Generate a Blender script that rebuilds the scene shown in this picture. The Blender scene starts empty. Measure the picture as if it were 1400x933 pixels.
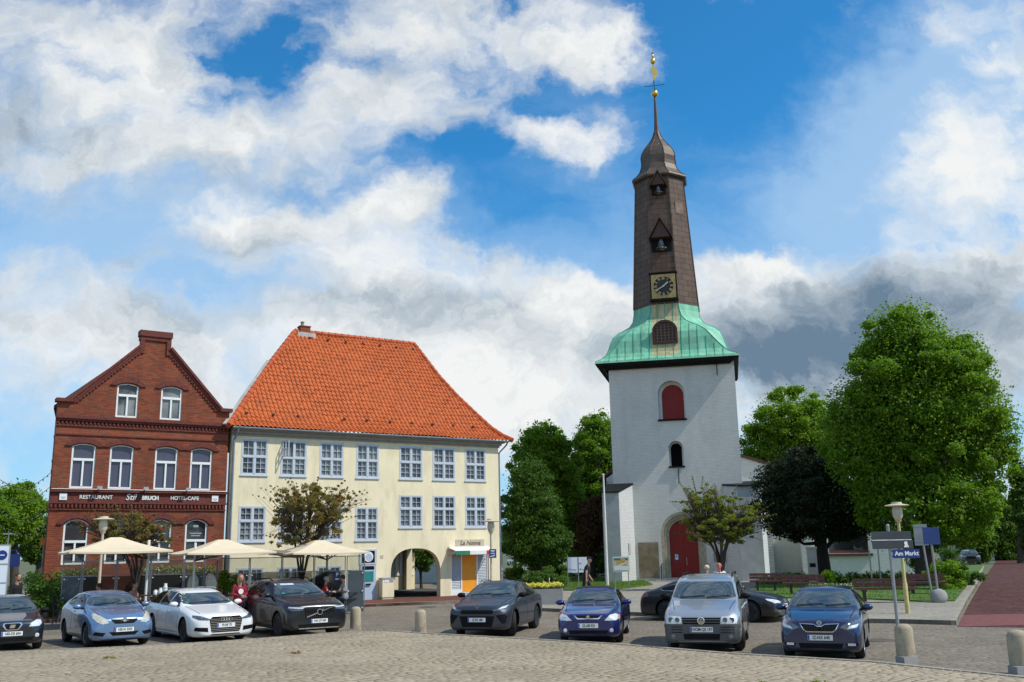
import bpy, bmesh, math, random
import numpy as np
from mathutils import Vector, Matrix
from mathutils.bvhtree import BVHTree
PI = math.pi
rad = math.radians
sc = bpy.context.scene
col = sc.collection
random.seed(7)
# ---------------------------------------------------------------- camera
FPX, TH, RO, EYE = 1300.0, rad(12.43), rad(1.1), 2.25
_F = Vector((0, math.cos(TH), math.sin(TH))); _U = Vector((0, -math.sin(TH), math.cos(TH))); _R = Vector((1, 0, 0))
_R2 = math.cos(RO) * _R - math.sin(RO) * _U
_U2 = math.cos(RO) * _U + math.sin(RO) * _R
cam_data = bpy.data.cameras.new('camera')
cam_data.sensor_width = 36.0
cam_data.lens = 36.0 * FPX / 1400.0
cam_data.clip_start = 0.1
cam_data.clip_end = 6000
cam = bpy.data.objects.new('camera', cam_data)
col.objects.link(cam)
mw = Matrix((_R2, _U2, -_F)).transposed().to_4x4()
mw.translation = (0, 0, EYE)
cam.matrix_world = mw
sc.camera = cam
# a survey helper: the point where a sight line through photo point (x, y) meets the ground or a depth
def ray(x, y):
    return _F + (x - 700) / FPX * _R2 + (466.5 - y) / FPX * _U2
def gp(x, y, z=0.0):
    r = ray(x, y); t = (z - EYE) / r.z
    return Vector((r.x * t, r.y * t, z))
def at(x, y, Y):
    r = ray(x, y); t = Y / r.y
    return Vector((r.x * t, Y, EYE + r.z * t))
# ---------------------------------------------------------------- object helpers
def tag(o, label=None, cat=None, group=None, kind=None):
    if label: o['label'] = label
    if cat: o['category'] = cat
    if group: o['group'] = group
    if kind: o['kind'] = kind
    return o
def empty(name, loc=(0, 0, 0), rz=0.0, label=None, cat=None, group=None):
    o = bpy.data.objects.new(name, None)
    col.objects.link(o)
    o.location = loc; o.rotation_euler = (0, 0, rz)
    return tag(o, label, cat, group)
def kids(o): return [c for c in col.objects if c.parent is o]
_children = {}
def par(o, p):
    o.parent = p
    _children.setdefault(p.name, []).append(o)
def link(name, me, mats, parent=None, loc=(0, 0, 0), rz=0.0, smooth=False, rot=None):
    o = bpy.data.objects.new(name, me)
    col.objects.link(o)
    if not isinstance(mats, (list, tuple)): mats = [mats]
    if len(me.materials) == 0:
        for m in mats: me.materials.append(m)
    o.location = loc
    o.rotation_euler = rot if rot else (0, 0, rz)
    if parent is not None: par(o, parent)
    if smooth:
        me.polygons.foreach_set('use_smooth', [True] * len(me.polygons))
        me.set_sharp_from_angle(angle=rad(40))
    return o
def copy_tree(o, parent=None, names=None):
    c = o.copy(); col.objects.link(c)
    if parent is not None: par(c, parent)
    for ch in list(_children.get(o.name, [])):
        copy_tree(ch, c)
    return c
class MB:
    """mesh builder"""
    def __init__(s): s.v = []; s.f = []; s.m = []
    def add(s, vs, fs, mi=0):
        n = len(s.v); s.v += [tuple(v) for v in vs]
        s.f += [tuple(i + n for i in f) for f in fs]; s.m += [mi] * len(fs); return s
    def box(s, x0, x1, y0, y1, z0, z1, mi=0):
        return s.add([(x0, y0, z0), (x1, y0, z0), (x1, y1, z0), (x0, y1, z0), (x0, y0, z1), (x1, y0, z1), (x1, y1, z1), (x0, y1, z1)],
                     [(0, 3, 2, 1), (4, 5, 6, 7), (0, 1, 5, 4), (1, 2, 6, 5), (2, 3, 7, 6), (3, 0, 4, 7)], mi)
    def bar(s, p, q, w, h, mi=0, up=(0, 0, 1)):
        p = Vector(p); q = Vector(q); d = (q - p).normalized(); u = Vector(up)
        if abs(d.dot(u)) > .98: u = Vector((1, 0, 0))
        a = d.cross(u).normalized() * w / 2; b = a.cross(d).normalized() * h / 2
        vs = [p - a - b, p + a - b, p + a + b, p - a + b, q - a - b, q + a - b, q + a + b, q - a + b]
        return s.add(vs, [(0, 3, 2, 1), (4, 5, 6, 7), (0, 1, 5, 4), (1, 2, 6, 5), (2, 3, 7, 6), (3, 0, 4, 7)][::1], mi)
    def tube(s, pts, rs, n=8, mi=0, cap=True):
        pts = [Vector(p) for p in pts]
        if not isinstance(rs, (list, tuple)): rs = [rs] * len(pts)
        rings = []
        t0 = (pts[1] - pts[0]).normalized()
        ref = Vector((0, 0, 1)) if abs(t0.z) < .9 else Vector((1, 0, 0))
        for i, p in enumerate(pts):
            if i == 0: t = pts[1] - p
            elif i == len(pts) - 1: t = p - pts[i - 1]
            else: t = pts[i + 1] - pts[i - 1]
            t.normalize()
            a = t.cross(ref)
            if a.length < 1e-3: a = t.cross(Vector((0, 1, 0)))
            a.normalize(); b = t.cross(a)
            rings.append([p + rs[i] * (math.cos(2 * PI * k / n) * a + math.sin(2 * PI * k / n) * b) for k in range(n)])
        vs = [v for r in rings for v in r]; fs = []
        for i in range(len(pts) - 1):
            for k in range(n):
                k2 = (k + 1) % n
                fs.append((i * n + k, i * n + k2, (i + 1) * n + k2, (i + 1) * n + k))
        if cap:
            fs.append(tuple(range(n - 1, -1, -1))); fs.append(tuple((len(pts) - 1) * n + k for k in range(n)))
        return s.add(vs, fs, mi)
    def lathe(s, prof, n=16, c=(0, 0, 0), mi=0, axis='z'):
        vs = []; fs = []
        for (r, z) in prof:
            for k in range(n):
                a = 2 * PI * k / n
                p = (r * math.cos(a), r * math.sin(a), z)
                if axis == 'y': p = (p[0], p[2], p[1])
                if axis == 'x': p = (p[2], p[0], p[1])
                vs.append((p[0] + c[0], p[1] + c[1], p[2] + c[2]))
        for i in range(len(prof) - 1):
            for k in range(n):
                k2 = (k + 1) % n
                fs.append((i * n + k, i * n + k2, (i + 1) * n + k2, (i + 1) * n + k))
        if prof[0][0] > 1e-4: fs.append(tuple(range(n - 1, -1, -1)))
        if prof[-1][0] > 1e-4: fs.append(tuple((len(prof) - 1) * n + k for k in range(n)))
        return s.add(vs, fs, mi)
    def ell(s, c, rx, ry, rz, n=12, m=8, mi=0):
        prof = [(math.cos(-PI / 2 + PI * j / m), math.sin(-PI / 2 + PI * j / m)) for j in range(m + 1)]
        prof[0] = (0.0, -1); prof[-1] = (0.0, 1)
        k0 = len(s.v); s.lathe(prof, n, (0, 0, 0), mi)
        for i in range(k0, len(s.v)):
            x, y, z = s.v[i]; s.v[i] = (c[0] + x * rx, c[1] + y * ry, c[2] + z * rz)
        return s
    def prism(s, poly, f0, f1, mi=0):
        """poly 2d; f0/f1 map (a,b) -> xyz for the two ends"""
        n = len(poly)
        vs = [f0(*p) for p in poly] + [f1(*p) for p in poly]
        fs = [tuple(range(n - 1, -1, -1)), tuple(range(n, 2 * n))] + [(i, (i + 1) % n, n + (i + 1) % n, n + i) for i in range(n)]
        return s.add(vs, fs, mi)
    def loft(s, rings, closed=True, cap=True, mi=0):
        n = len(rings[0]); vs = [p for r in rings for p in r]; fs = []
        for i in range(len(rings) - 1):
            for k in range(n if closed else n - 1):
                k2 = (k + 1) % n
                fs.append((i * n + k, i * n + k2, (i + 1) * n + k2, (i + 1) * n + k))
        if cap and closed:
            fs.append(tuple(range(n - 1, -1, -1))); fs.append(tuple((len(rings) - 1) * n + k for k in range(n)))
        return s.add(vs, fs, mi)
    def mesh(s, name='mesh', fix=True):
        me = bpy.data.meshes.new(name)
        me.from_pydata(s.v, [], s.f)
        if any(s.m): me.polygons.foreach_set('material_index', s.m)
        if fix:
            bm = bmesh.new(); bm.from_mesh(me)
            bmesh.ops.remove_doubles(bm, verts=bm.verts, dist=1e-6)
            bmesh.ops.recalc_face_normals(bm, faces=bm.faces)
            bm.to_mesh(me); bm.free()
        me.update()
        return me
    def build(s, name, mats, parent=None, loc=(0, 0, 0), rz=0.0, smooth=False, fix=True, rot=None):
        return link(name, s.mesh(name, fix), mats, parent, loc, rz, smooth, rot)
def fill_mesh(polys, ext=0.0, bevel=0.0):
    """2d polygons with holes (even-odd) -> mesh in xy, extruded by +-ext"""
    cu = bpy.data.curves.new('outline', 'CURVE'); cu.dimensions = '2D'; cu.fill_mode = 'BOTH'; cu.extrude = ext
    for p in polys:
        sp = cu.splines.new('POLY'); sp.points.add(len(p) - 1)
        for q, (x, y) in zip(sp.points, p): q.co = (x, y, 0, 1)
        sp.use_cyclic_u = True
    o = bpy.data.objects.new('outline', cu)
    me = bpy.data.meshes.new_from_object(o)
    bpy.data.objects.remove(o); bpy.data.curves.remove(cu)
    me.materials.clear()
    return me
def text_mesh(body, size, ext=.005, shear=0.0, align='CENTER', bold=0.0, sx=1.0):
    cu = bpy.data.curves.new('lettering', 'FONT'); cu.body = body; cu.size = size; cu.extrude = ext; cu.align_x = align
    cu.align_y = 'CENTER'; cu.shear = shear; cu.offset = bold; cu.resolution_u = 3
    o = bpy.data.objects.new('lettering', cu)
    me = bpy.data.meshes.new_from_object(o)
    bpy.data.objects.remove(o); bpy.data.curves.remove(cu)
    me.materials.clear()
    if sx != 1.0: me.transform(Matrix.Diagonal((sx, 1, 1, 1)))
    return me
XZ = Matrix(((1, 0, 0, 0), (0, 0, -1, 0), (0, 1, 0, 0), (0, 0, 0, 1)))   # xy drawing -> upright, facing -y
def upright(me, y=0.0, x=0.0, z=0.0):
    me.transform(Matrix.Translation((x, y, z)) @ XZ); return me
def join_mesh(parts, name='mesh'):
    bm = bmesh.new()
    for me, mi in parts:
        n = len(bm.faces); bm.from_mesh(me); bm.faces.ensure_lookup_table()
        for f in bm.faces[n:]: f.material_index = mi
        bpy.data.meshes.remove(me)
    out = bpy.data.meshes.new(name); bm.to_mesh(out); bm.free(); return out
def rect(x0, x1, y0, y1): return [(x0, y0), (x1, y0), (x1, y1), (x0, y1)]
def arch_poly(x0, x1, z0, zs, rise, n=12):
    """upright opening: springing at zs, segmental or round head of given rise"""
    c = (x0 + x1) / 2; h = (x1 - x0) / 2
    pts = [(x0, z0), (x1, z0), (x1, zs)]
    if rise >= h * .98:
        for k in range(1, n): a = PI * k / n; pts.append((c + h * math.cos(a), zs + rise * math.sin(a)))
    else:
        R = (h * h + rise * rise) / (2 * rise); a0 = math.asin(h / R)
        for k in range(1, n): a = a0 - 2 * a0 * k / n; pts.append((c + R * math.sin(a), zs + rise - R + R * math.cos(a)))
    pts.append((x0, zs)); return pts
# ---------------------------------------------------------------- materials
class NT:
    def __init__(s, nt): s.nt = nt
    def n(s, t, ins=None, **kw):
        nd = s.nt.nodes.new(t)
        for k, v in kw.items(): setattr(nd, k, v)
        for k, v in (ins or {}).items():
            if isinstance(v, bpy.types.NodeSocket): s.nt.links.new(v, nd.inputs[k])
            else: nd.inputs[k].default_value = v
        return nd
    def math(s, op, a, b=0.0, c=0.0, clamp=False):
        nd = s.n('ShaderNodeMath', {0: a, 1: b, 2: c}, operation=op); nd.use_clamp = clamp; return nd.outputs[0]
    def mix(s, f, a, b, blend='MIX'):
        nd = s.nt.nodes.new('ShaderNodeMix'); nd.data_type = 'RGBA'; nd.blend_type = blend
        for i, v in ((0, f), (6, a), (7, b)):
            if isinstance(v, bpy.types.NodeSocket): s.nt.links.new(v, nd.inputs[i])
            else: nd.inputs[i].default_value = v if i == 0 else (*v[:3], 1)
        return nd.outputs[2]
    def ramp(s, f, a, b, smooth=False):
        nd = s.n('ShaderNodeMapRange', {0: f, 1: a, 2: b, 3: 0.0, 4: 1.0})
        if smooth: nd.interpolation_type = 'SMOOTHSTEP'
        return nd.outputs[0]
    def noise(s, vec, scale, detail=4.0, rough=.55):
        return s.n('ShaderNodeTexNoise', {'Vector': vec, 'Scale': scale, 'Detail': detail, 'Roughness': rough})
def new_mat(name):
    m = bpy.data.materials.new(name); m.use_nodes = True
    nt = m.node_tree; nt.nodes.clear(); t = NT(nt)
    out = t.n('ShaderNodeOutputMaterial'); p = t.n('ShaderNodeBsdfPrincipled')
    nt.links.new(p.outputs[0], out.inputs[0])
    return m, t, p, out
def C(c): return (c[0], c[1], c[2], 1)
def shade(c, k): return tuple(min(1, max(0, v * k)) for v in c)
def mat(name, c, rough=.6, metal=0.0, var=.12, vs=3.0, bump=0.0, bs=40.0, spec=.5, coat=0.0, c2=None, c2amt=.5, c2s=1.2, rnd=0.0, stretch=None, fine=0.0):
    """plain surface with real colour variation: two noises, optional second stain colour, optional bump"""
    m, t, p, out = new_mat(name)
    tc = t.n('ShaderNodeTexCoord').outputs['Object']
    if stretch: tc = t.n('ShaderNodeMapping', {0: tc, 3: stretch}).outputs[0]
    n1 = t.noise(tc, vs, 5).outputs[0]
    colr = t.mix(t.ramp(n1, .3, .7), shade(c, 1 - var), shade(c, 1 + var))
    if c2:
        n2 = t.noise(tc, c2s, 6, .65).outputs[0]
        colr = t.mix(t.math('MULTIPLY', t.ramp(n2, .5, .72), c2amt), colr, c2)
    if fine:
        n3 = t.noise(tc, bs, 2).outputs[0]
        colr = t.mix(t.math('MULTIPLY', t.ramp(n3, .35, .65), fine), colr, shade(c, .55))
    if rnd:
        r = t.n('ShaderNodeObjectInfo').outputs['Random']
        colr = t.mix(t.math('MULTIPLY', r, rnd), colr, shade(c, .4))
    t.nt.links.new(colr, p.inputs['Base Color'])
    p.inputs['Roughness'].default_value = rough; p.inputs['Metallic'].default_value = metal
    p.inputs['Specular IOR Level'].default_value = spec
    p.inputs['Coat Weight'].default_value = coat; p.inputs['Coat Roughness'].default_value = .04
    if bump:
        b = t.n('ShaderNodeBump', {'Strength': bump, 'Distance': .02, 'Height': t.noise(tc, bs, 4).outputs[0]})
        t.nt.links.new(b.outputs[0], p.inputs['Normal'])
    return m
def brick_mat(name, c1, c2, mortar, w=.25, h=.077, gap=.012, rough=.85, axes='xz', bump=.5, stain=None, stain_s=.6, stain_amt=.4, warp=0.0, uv=False, freq=2, off=.5, dots=None):
    m, t, p, out = new_mat(name)
    tcn = t.n('ShaderNodeTexCoord')
    if uv: vec = tcn.outputs['UV']; src = tcn.outputs['Object']
    else:
        src = tcn.outputs['Object']
        s = t.n('ShaderNodeSeparateXYZ', {0: src}).outputs
        a, b = {'xz': (s[0], s[2]), 'yz': (s[1], s[2]), 'xy': (s[0], s[1])}[axes]
        vec = t.n('ShaderNodeCombineXYZ', {0: a, 1: b}).outputs[0]
    if warp:
        nz = t.noise(src, 3.0, 2).outputs['Color']
        wv = t.n('ShaderNodeVectorMath', {0: nz, 1: (.5, .5, .5)}, operation='SUBTRACT').outputs[0]
        wv = t.n('ShaderNodeVectorMath', {0: wv, 'Scale': warp}, operation='SCALE').outputs[0]
        vec = t.n('ShaderNodeVectorMath', {0: vec, 1: wv}, operation='ADD').outputs[0]
    br = t.n('ShaderNodeTexBrick', {'Vector': vec, 'Color1': C(c1), 'Color2': C(c2), 'Mortar': C(mortar), 'Scale': 1.0, 'Mortar Size': gap, 'Mortar Smooth': .3, 'Bias': 0.0, 'Brick Width': w, 'Row Height': h})
    br.offset = off; br.offset_frequency = freq
    colr = br.outputs[0]
    nb = t.noise(src, 14.0, 4).outputs[0]
    colr = t.mix(.5, colr, t.mix(nb, (.25, .25, .25), (1.0, 1.0, 1.0)), 'MULTIPLY')
    colr = t.mix(.5, colr, t.mix(1.0, colr, (1.45, 1.45, 1.45), 'MULTIPLY'))
    if stain:
        n2 = t.noise(t.n('ShaderNodeMapping', {0: src, 3: (1.5, 1.5, .5)}).outputs[0], stain_s, 6, .65).outputs[0]
        colr = t.mix(t.math('MULTIPLY', t.ramp(n2, .48, .7), stain_amt), colr, stain)
    t.nt.links.new(colr, p.inputs['Base Color'])
    p.inputs['Roughness'].default_value = rough; p.inputs['Specular IOR Level'].default_value = .22
    hgt = t.math('ADD', t.math('MULTIPLY', br.outputs[1], -1.0), t.math('MULTIPLY', nb, .5))
    bp = t.n('ShaderNodeBump', {'Strength': bump, 'Distance': .012, 'Height': hgt})
    t.nt.links.new(bp.outputs[0], p.inputs['Normal'])
    return m
def cobble_mat(name, ca, cb, joint, size=.17, bump=.9, moss=None, joint_w=.09, big=.25, aspect=1.35, rz=0.0):
    m, t, p, out = new_mat(name)
    tc = t.n('ShaderNodeTexCoord').outputs['Object']
    vec = t.n('ShaderNodeMapping', {0: tc, 2: (0, 0, rz), 3: (1 / size / aspect, 1 / size, 1)}).outputs[0]
    v1 = t.n('ShaderNodeTexVoronoi', {'Vector': vec, 'Scale': 1.0, 'Randomness': .78}); v1.voronoi_dimensions = '2D'
    v2 = t.n('ShaderNodeTexVoronoi', {'Vector': vec, 'Scale': 1.0, 'Randomness': .78}); v2.voronoi_dimensions = '2D'; v2.feature = 'DISTANCE_TO_EDGE'
    cell = t.n('ShaderNodeSeparateColor', {0: v1.outputs['Color']}).outputs[0]
    nbig = t.noise(tc, big, 6, .6).outputs[0]; nf = t.noise(tc, 30, 4).outputs[0]
    stone = t.mix(cell, ca, cb)
    stone = t.mix(.55, stone, t.mix(t.ramp(nbig, .3, .7), (.62, .60, .57), (1.25, 1.25, 1.25)), 'MULTIPLY')
    stone = t.mix(.6, stone, t.mix(nf, (.5, .5, .5), (1.3, 1.3, 1.3)), 'MULTIPLY')
    e = t.ramp(v2.outputs[0], joint_w * .35, joint_w * 1.7, True)
    jn = t.mix(t.math('MULTIPLY', t.ramp(t.noise(tc, 1.7, 5).outputs[0], .35, .62), .8), joint, stone)
    if moss:
        nm = t.noise(tc, .35, 5).outputs[0]
        jn = t.mix(t.math('MULTIPLY', t.ramp(nm, .48, .66), .6), jn, moss)
    t.nt.links.new(t.mix(e, jn, stone), p.inputs['Base Color'])
    p.inputs['Roughness'].default_value = .88
    p.inputs['Specular IOR Level'].default_value = .25
    h = t.math('ADD', t.math('MULTIPLY', t.ramp(v2.outputs[0], 0, .35, True), 1.0), t.math('MULTIPLY', nf, .35))
    h = t.math('ADD', h, t.math('MULTIPLY', cell, .35))
    t.nt.links.new(t.n('ShaderNodeBump', {'Strength': bump, 'Distance': .035, 'Height': h}).outputs[0], p.inputs['Normal'])
    return m
def leaf_mat(name, c, c2, trans=.35, rough=.55, hue=.0):
    m, t, p, out = new_mat(name)
    t.nt.nodes.remove(p)
    r = t.n('ShaderNodeNewGeometry').outputs['Random Per Island']
    tc = t.n('ShaderNodeTexCoord').outputs['Object']
    nb = t.noise(tc, .9, 3).outputs[0]
    f = t.math('ADD', t.math('MULTIPLY', r, .6), t.math('MULTIPLY', t.ramp(nb, .3, .7), .4))
    cc = t.mix(f, c, c2)
    p = t.n('ShaderNodeBsdfPrincipled', {'Base Color': cc, 'Roughness': rough})
    p.inputs['Specular IOR Level'].default_value = .3
    tr = t.n('ShaderNodeBsdfTranslucent', {'Color': t.mix(.5, cc, (c2[0] * 1.4, c2[1] * 1.5, c2[2] * .8))})
    mx = t.n('ShaderNodeMixShader', {0: trans, 1: p.outputs[0], 2: tr.outputs[0]})
    t.nt.links.new(mx.outputs[0], out.inputs[0])
    return m
def glass_mat(name, c=(.02, .025, .03), rough=.04, rnd=.0, c2=None, spec=.8, vs=.8, ior=1.5, stretch=None):
    """window glass seen from outside by day: dark room behind a glossy pane"""
    m, t, p, out = new_mat(name)
    tc = t.n('ShaderNodeTexCoord').outputs['Object']
    if stretch: tc = t.n('ShaderNodeMapping', {0: tc, 3: stretch}).outputs[0]
    n1 = t.noise(tc, vs, 3).outputs[0]
    cc = t.mix(t.ramp(n1, .35, .65), shade(c, .6), c2 or shade(c, 1.5))
    if rnd:
        r = t.n('ShaderNodeObjectInfo').outputs['Random']
        cc = t.mix(t.math('MULTIPLY', t.math('POWER', r, 2.5), rnd), cc, c2 or (.12, .12, .12))
    t.nt.links.new(cc, p.inputs['Base Color'])
    p.inputs['Roughness'].default_value = rough; p.inputs['Specular IOR Level'].default_value = spec; p.inputs['IOR'].default_value = ior
    wv = t.n('ShaderNodeBump', {'Strength': .02, 'Distance': .05, 'Height': t.noise(tc, 2.0, 1).outputs[0]})
    t.nt.links.new(wv.outputs[0], p.inputs['Normal'])
    return m
def clear_mat(name, tint=(.8, .85, .85), amt=.25):
    m, t, p, out = new_mat(name)
    t.nt.nodes.remove(p)
    tr = t.n('ShaderNodeBsdfTransparent', {'Color': C(tint)})
    gl = t.n('ShaderNodeBsdfPrincipled', {'Base Color': C((.25, .26, .25)), 'Roughness': .06})
    mx = t.n('ShaderNodeMixShader', {0: amt, 1: tr.outputs[0], 2: gl.outputs[0]})
    t.nt.links.new(mx.outputs[0], out.inputs[0]); return m
def paint_mat(name, c, metal=.0, rough=.28, flake=.0, coat=1.0):
    m, t, p, out = new_mat(name)
    tc = t.n('ShaderNodeTexCoord').outputs['Object']
    n1 = t.noise(tc, 2.2, 5, .7).outputs[0]
    dz = t.n('ShaderNodeSeparateXYZ', {0: tc}).outputs[2]
    dust = t.math('MULTIPLY', t.ramp(dz, .55, .2), t.math('MULTIPLY', t.ramp(n1, .3, .7), .35))   # road dirt along the sills
    cc = t.mix(dust, c, (.16, .15, .13))
    t.nt.links.new(cc, p.inputs['Base Color'])
    p.inputs['Metallic'].default_value = metal; p.inputs['Roughness'].default_value = rough
    p.inputs['Coat Weight'].default_value = coat; p.inputs['Coat Roughness'].default_value = .03
    return m
M = {}
M['render_yellow'] = mat('cream_render', (.85, .735, .495), .9, var=.07, vs=1.4, bump=.35, bs=22, c2=(.56, .47, .31), c2amt=.6, c2s=1.3, fine=.12, stretch=(1.3, 1.3, .4))
M['plinth'] = mat('stained_render', (.52, .44, .30), .9, var=.2, vs=4, bump=.2, c2=(.3, .26, .2))
M['win_blue'] = mat('pale_blue_paint', (.52, .56, .61), .5, var=.05, vs=6)
M['win_white'] = mat('white_window_paint', (.82, .82, .78), .4, var=.03, vs=6)
M['stone_sill'] = mat('grey_sill', (.42, .42, .40), .8, var=.15, bump=.2)
M['glass_dark'] = glass_mat('window_glass', (.014, .017, .024), .03, .9, (.26, .27, .26), spec=.42)
M['glass_curtain'] = glass_mat('curtained_glass', (.13, .095, .125), .05, .4, (.07, .075, .12), spec=.6, vs=1.0, stretch=(14, 14, .6))
M['glass_black'] = glass_mat('shop_glass', (.02, .02, .022), .03, .2, (.05, .05, .05))
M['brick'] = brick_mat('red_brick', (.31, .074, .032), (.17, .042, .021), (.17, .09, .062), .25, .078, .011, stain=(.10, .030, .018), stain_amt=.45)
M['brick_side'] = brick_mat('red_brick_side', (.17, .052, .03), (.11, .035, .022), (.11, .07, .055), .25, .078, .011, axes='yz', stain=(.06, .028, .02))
M['brick_trim'] = mat('dark_moulded_brick', (.135, .028, .018), .8, var=.35, vs=9, bump=.4, bs=30)
M['brick_flat'] = brick_mat('cleaned_brick_band', (.34, .085, .04), (.25, .062, .03), (.13, .08, .06), .25, .078, .011)
M['tile'] = mat('orange_pantile', (.50, .112, .022), .7, var=.26, vs=5, bump=.2, bs=25, c2=(.30, .070, .022), c2amt=.55, c2s=1.1)
M['tile_ridge'] = mat('ridge_tile', (.46, .085, .018), .75, var=.25, vs=5, c2=(.2, .05, .02))
M['tile_old'] = mat('brown_roof_tile', (.10, .05, .035), .8, var=.3, vs=5)
M['tile_tan'] = mat('tan_roof', (.45, .26, .13), .8, var=.15, vs=3)
M['lead'] = mat('lead_flashing', (.45, .42, .38), .6, var=.2, vs=3)
M['soffit'] = mat('cornice_grey_paint', (.30, .27, .22), .8, var=.12, vs=3)
M['zinc'] = mat('weathered_zinc', (.24, .26, .28), .5, .6, var=.2, vs=5)
M['pipe_blue'] = mat('grey_blue_pipe', (.20, .24, .30), .5, .3, var=.2)
M['dark_metal'] = mat('anthracite_metal', (.035, .042, .05), .45, .3, var=.15)
M['black'] = mat('black_plastic', (.008, .008, .009), .6, var=.2, spec=.12)
M['black_iron'] = mat('black_iron', (.015, .014, .014), .6, .5, var=.2)
M['white'] = mat('white_paint', (.82, .82, .80), .45, var=.04)
M['offwhite'] = mat('offwhite_paint', (.70, .69, .64), .6, var=.08)
M['grey_panel'] = mat('grey_coated_panel', (.075, .095, .11), .5, var=.12, vs=2)
M['grey'] = mat('mid_grey_paint', (.30, .31, .32), .5, var=.1)
M['alu'] = mat('aluminium', (.55, .56, .57), .4, .8, var=.12)
M['chrome'] = mat('chrome', (.75, .76, .78), .12, 1.0, var=.03)
M['galv'] = mat('galvanised_steel', (.30, .31, .31), .6, .3, var=.15, vs=12)
M['gold'] = mat('gilding', (.95, .62, .16), .28, 1.0, var=.15, vs=6)
M['gold_old'] = mat('old_gilding', (.46, .33, .13), .55, .55, var=.3, vs=9, bump=.5, bs=30)
M['clock_black'] = mat('clock_black', (.014, .014, .018), .5, var=.2)
M['orange'] = mat('orange_door_paint', (.80, .30, .015), .6, var=.08, vs=3, bump=.1)
M['red_door'] = mat('dark_red_boards', (.27, .009, .006), .6, var=.15, vs=2, stretch=(9, 9, .6))
M['red_dark'] = mat('dark_red_paint', (.27, .010, .007), .6, var=.15, vs=2)
M['green_awn'] = mat('green_cloth', (.02, .21, .12), .8, var=.1)
M['red_awn'] = mat('red_cloth', (.55, .02, .03), .8, var=.1)
M['white_awn'] = mat('white_cloth', (.80, .77, .70), .8, var=.05)
M['parasol'] = mat('beige_canvas', (.70, .575, .40), .85, var=.05, vs=2, bump=.1, bs=8)
M['parasol_under'] = mat('folded_grey_cloth', (.20, .17, .13), .9, var=.2)
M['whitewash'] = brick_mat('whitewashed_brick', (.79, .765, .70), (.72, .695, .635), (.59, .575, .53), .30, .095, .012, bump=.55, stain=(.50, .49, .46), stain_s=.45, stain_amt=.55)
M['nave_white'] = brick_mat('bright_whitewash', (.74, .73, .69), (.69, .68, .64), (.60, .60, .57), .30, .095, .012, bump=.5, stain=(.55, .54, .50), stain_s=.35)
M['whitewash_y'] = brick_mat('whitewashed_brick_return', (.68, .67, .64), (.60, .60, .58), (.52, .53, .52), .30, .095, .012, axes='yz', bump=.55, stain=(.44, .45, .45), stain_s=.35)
M['whitewash_shade'] = mat('shade_grey_whitewash', (.42, .43, .43), .9, var=.12, vs=1.5, bump=.4, bs=12, c2=(.30, .31, .32), c2s=.8)  # whitewash greyed down: shade on the buttress fronts put into the colour
M['copper_brown'] = brick_mat('brown_copper_shingle', (.160, .098, .066), (.120, .074, .050), (.035, .022, .016), .85, .42, .018, rough=.5, bump=.6, uv=True, stain=(.060, .043, .038), stain_s=.8, stain_amt=.5)
M['copper_dome'] = mat('brown_copper_dome', (.115, .080, .056), .45, .3, var=.25, vs=3, bump=.2, bs=6)
M['verdigris'] = mat('green_copper', (.165, .47, .30), .6, var=.25, vs=1.1, c2=(.40, .56, .38), c2amt=.7, c2s=.9, stretch=(2.0, 2.0, .5), bump=.12, bs=5)
M['verdigris_rib'] = mat('green_copper_seam', (.07, .29, .21), .6, var=.2)
M['verdigris_stain'] = mat('iron_stained_copper', (.42, .40, .22), .6, var=.2, vs=1.5, c2=(.36, .19, .06), c2amt=.8, c2s=1.3, stretch=(2.5, 2.5, .6))
M['louvre'] = mat('brown_louvre_wood', (.055, .030, .022), .7, var=.3, vs=8)
M['black_eave'] = mat('black_eave_boards', (.010, .010, .010), .7, var=.3, spec=.2)
M['bronze'] = mat('bell_bronze', (.16, .17, .15), .4, .7, var=.2)
M['sandstone'] = mat('sandstone', (.46, .40, .29), .85, var=.2, vs=4, bump=.3, c2=(.24, .19, .13))
M['slab'] = mat('weathered_stone_slab', (.22, .165, .10), .85, var=.25, vs=1.5, bump=.4, bs=12, c2=(.40, .35, .28), c2amt=.8, c2s=1.1)
M['concrete'] = mat('aggregate_concrete', (.32, .31, .29), .9, var=.12, vs=2, bump=.5, bs=45, fine=.35)
M['bollard'] = mat('bollard_stone', (.44, .36, .25), .9, var=.15, vs=2.5, bump=.5, bs=35, c2=(.10, .06, .045), c2amt=.85, c2s=3.0, fine=.15)
M['kerb'] = mat('granite_kerb', (.33, .29, .225), .85, var=.15, vs=3, bump=.3, fine=.2)
M['square'] = cobble_mat('tan_setts', (.46, .375, .262), (.37, .305, .215), (.16, .13, .088), .19, .6, moss=(.10, .10, .04), aspect=1.15, rz=rad(33))  # warm tan is the stone's own colour
M['parking'] = cobble_mat('grey_setts', (.27, .225, .168), (.20, .168, .128), (.10, .084, .064), .15, .35, rz=rad(-40))
M['paving'] = cobble_mat('beige_paving', (.36, .325, .265), (.30, .27, .22), (.16, .14, .11), .22, .35, joint_w=.05, aspect=1.6, rz=rad(-40))
M['brick_pave'] = brick_mat('red_brick_paving', (.19, .062, .036), (.13, .042, .028), (.075, .05, .04), .22, .11, .01, axes='xy', stain=(.13, .08, .06), stain_amt=.5)
M['street_brick'] = cobble_mat('red_street_brick', (.150, .050, .036), (.075, .032, .028), (.030, .022, .020), .26, .8, big=.5, aspect=1.6, rz=rad(25))
M['street_red'] = mat('red_crossing_strip', (.17, .05, .042), .85, var=.3, vs=4, bump=.3)
M['asphalt'] = mat('asphalt', (.06, .06, .058), .9, var=.2, vs=2, bump=.4)
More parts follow.
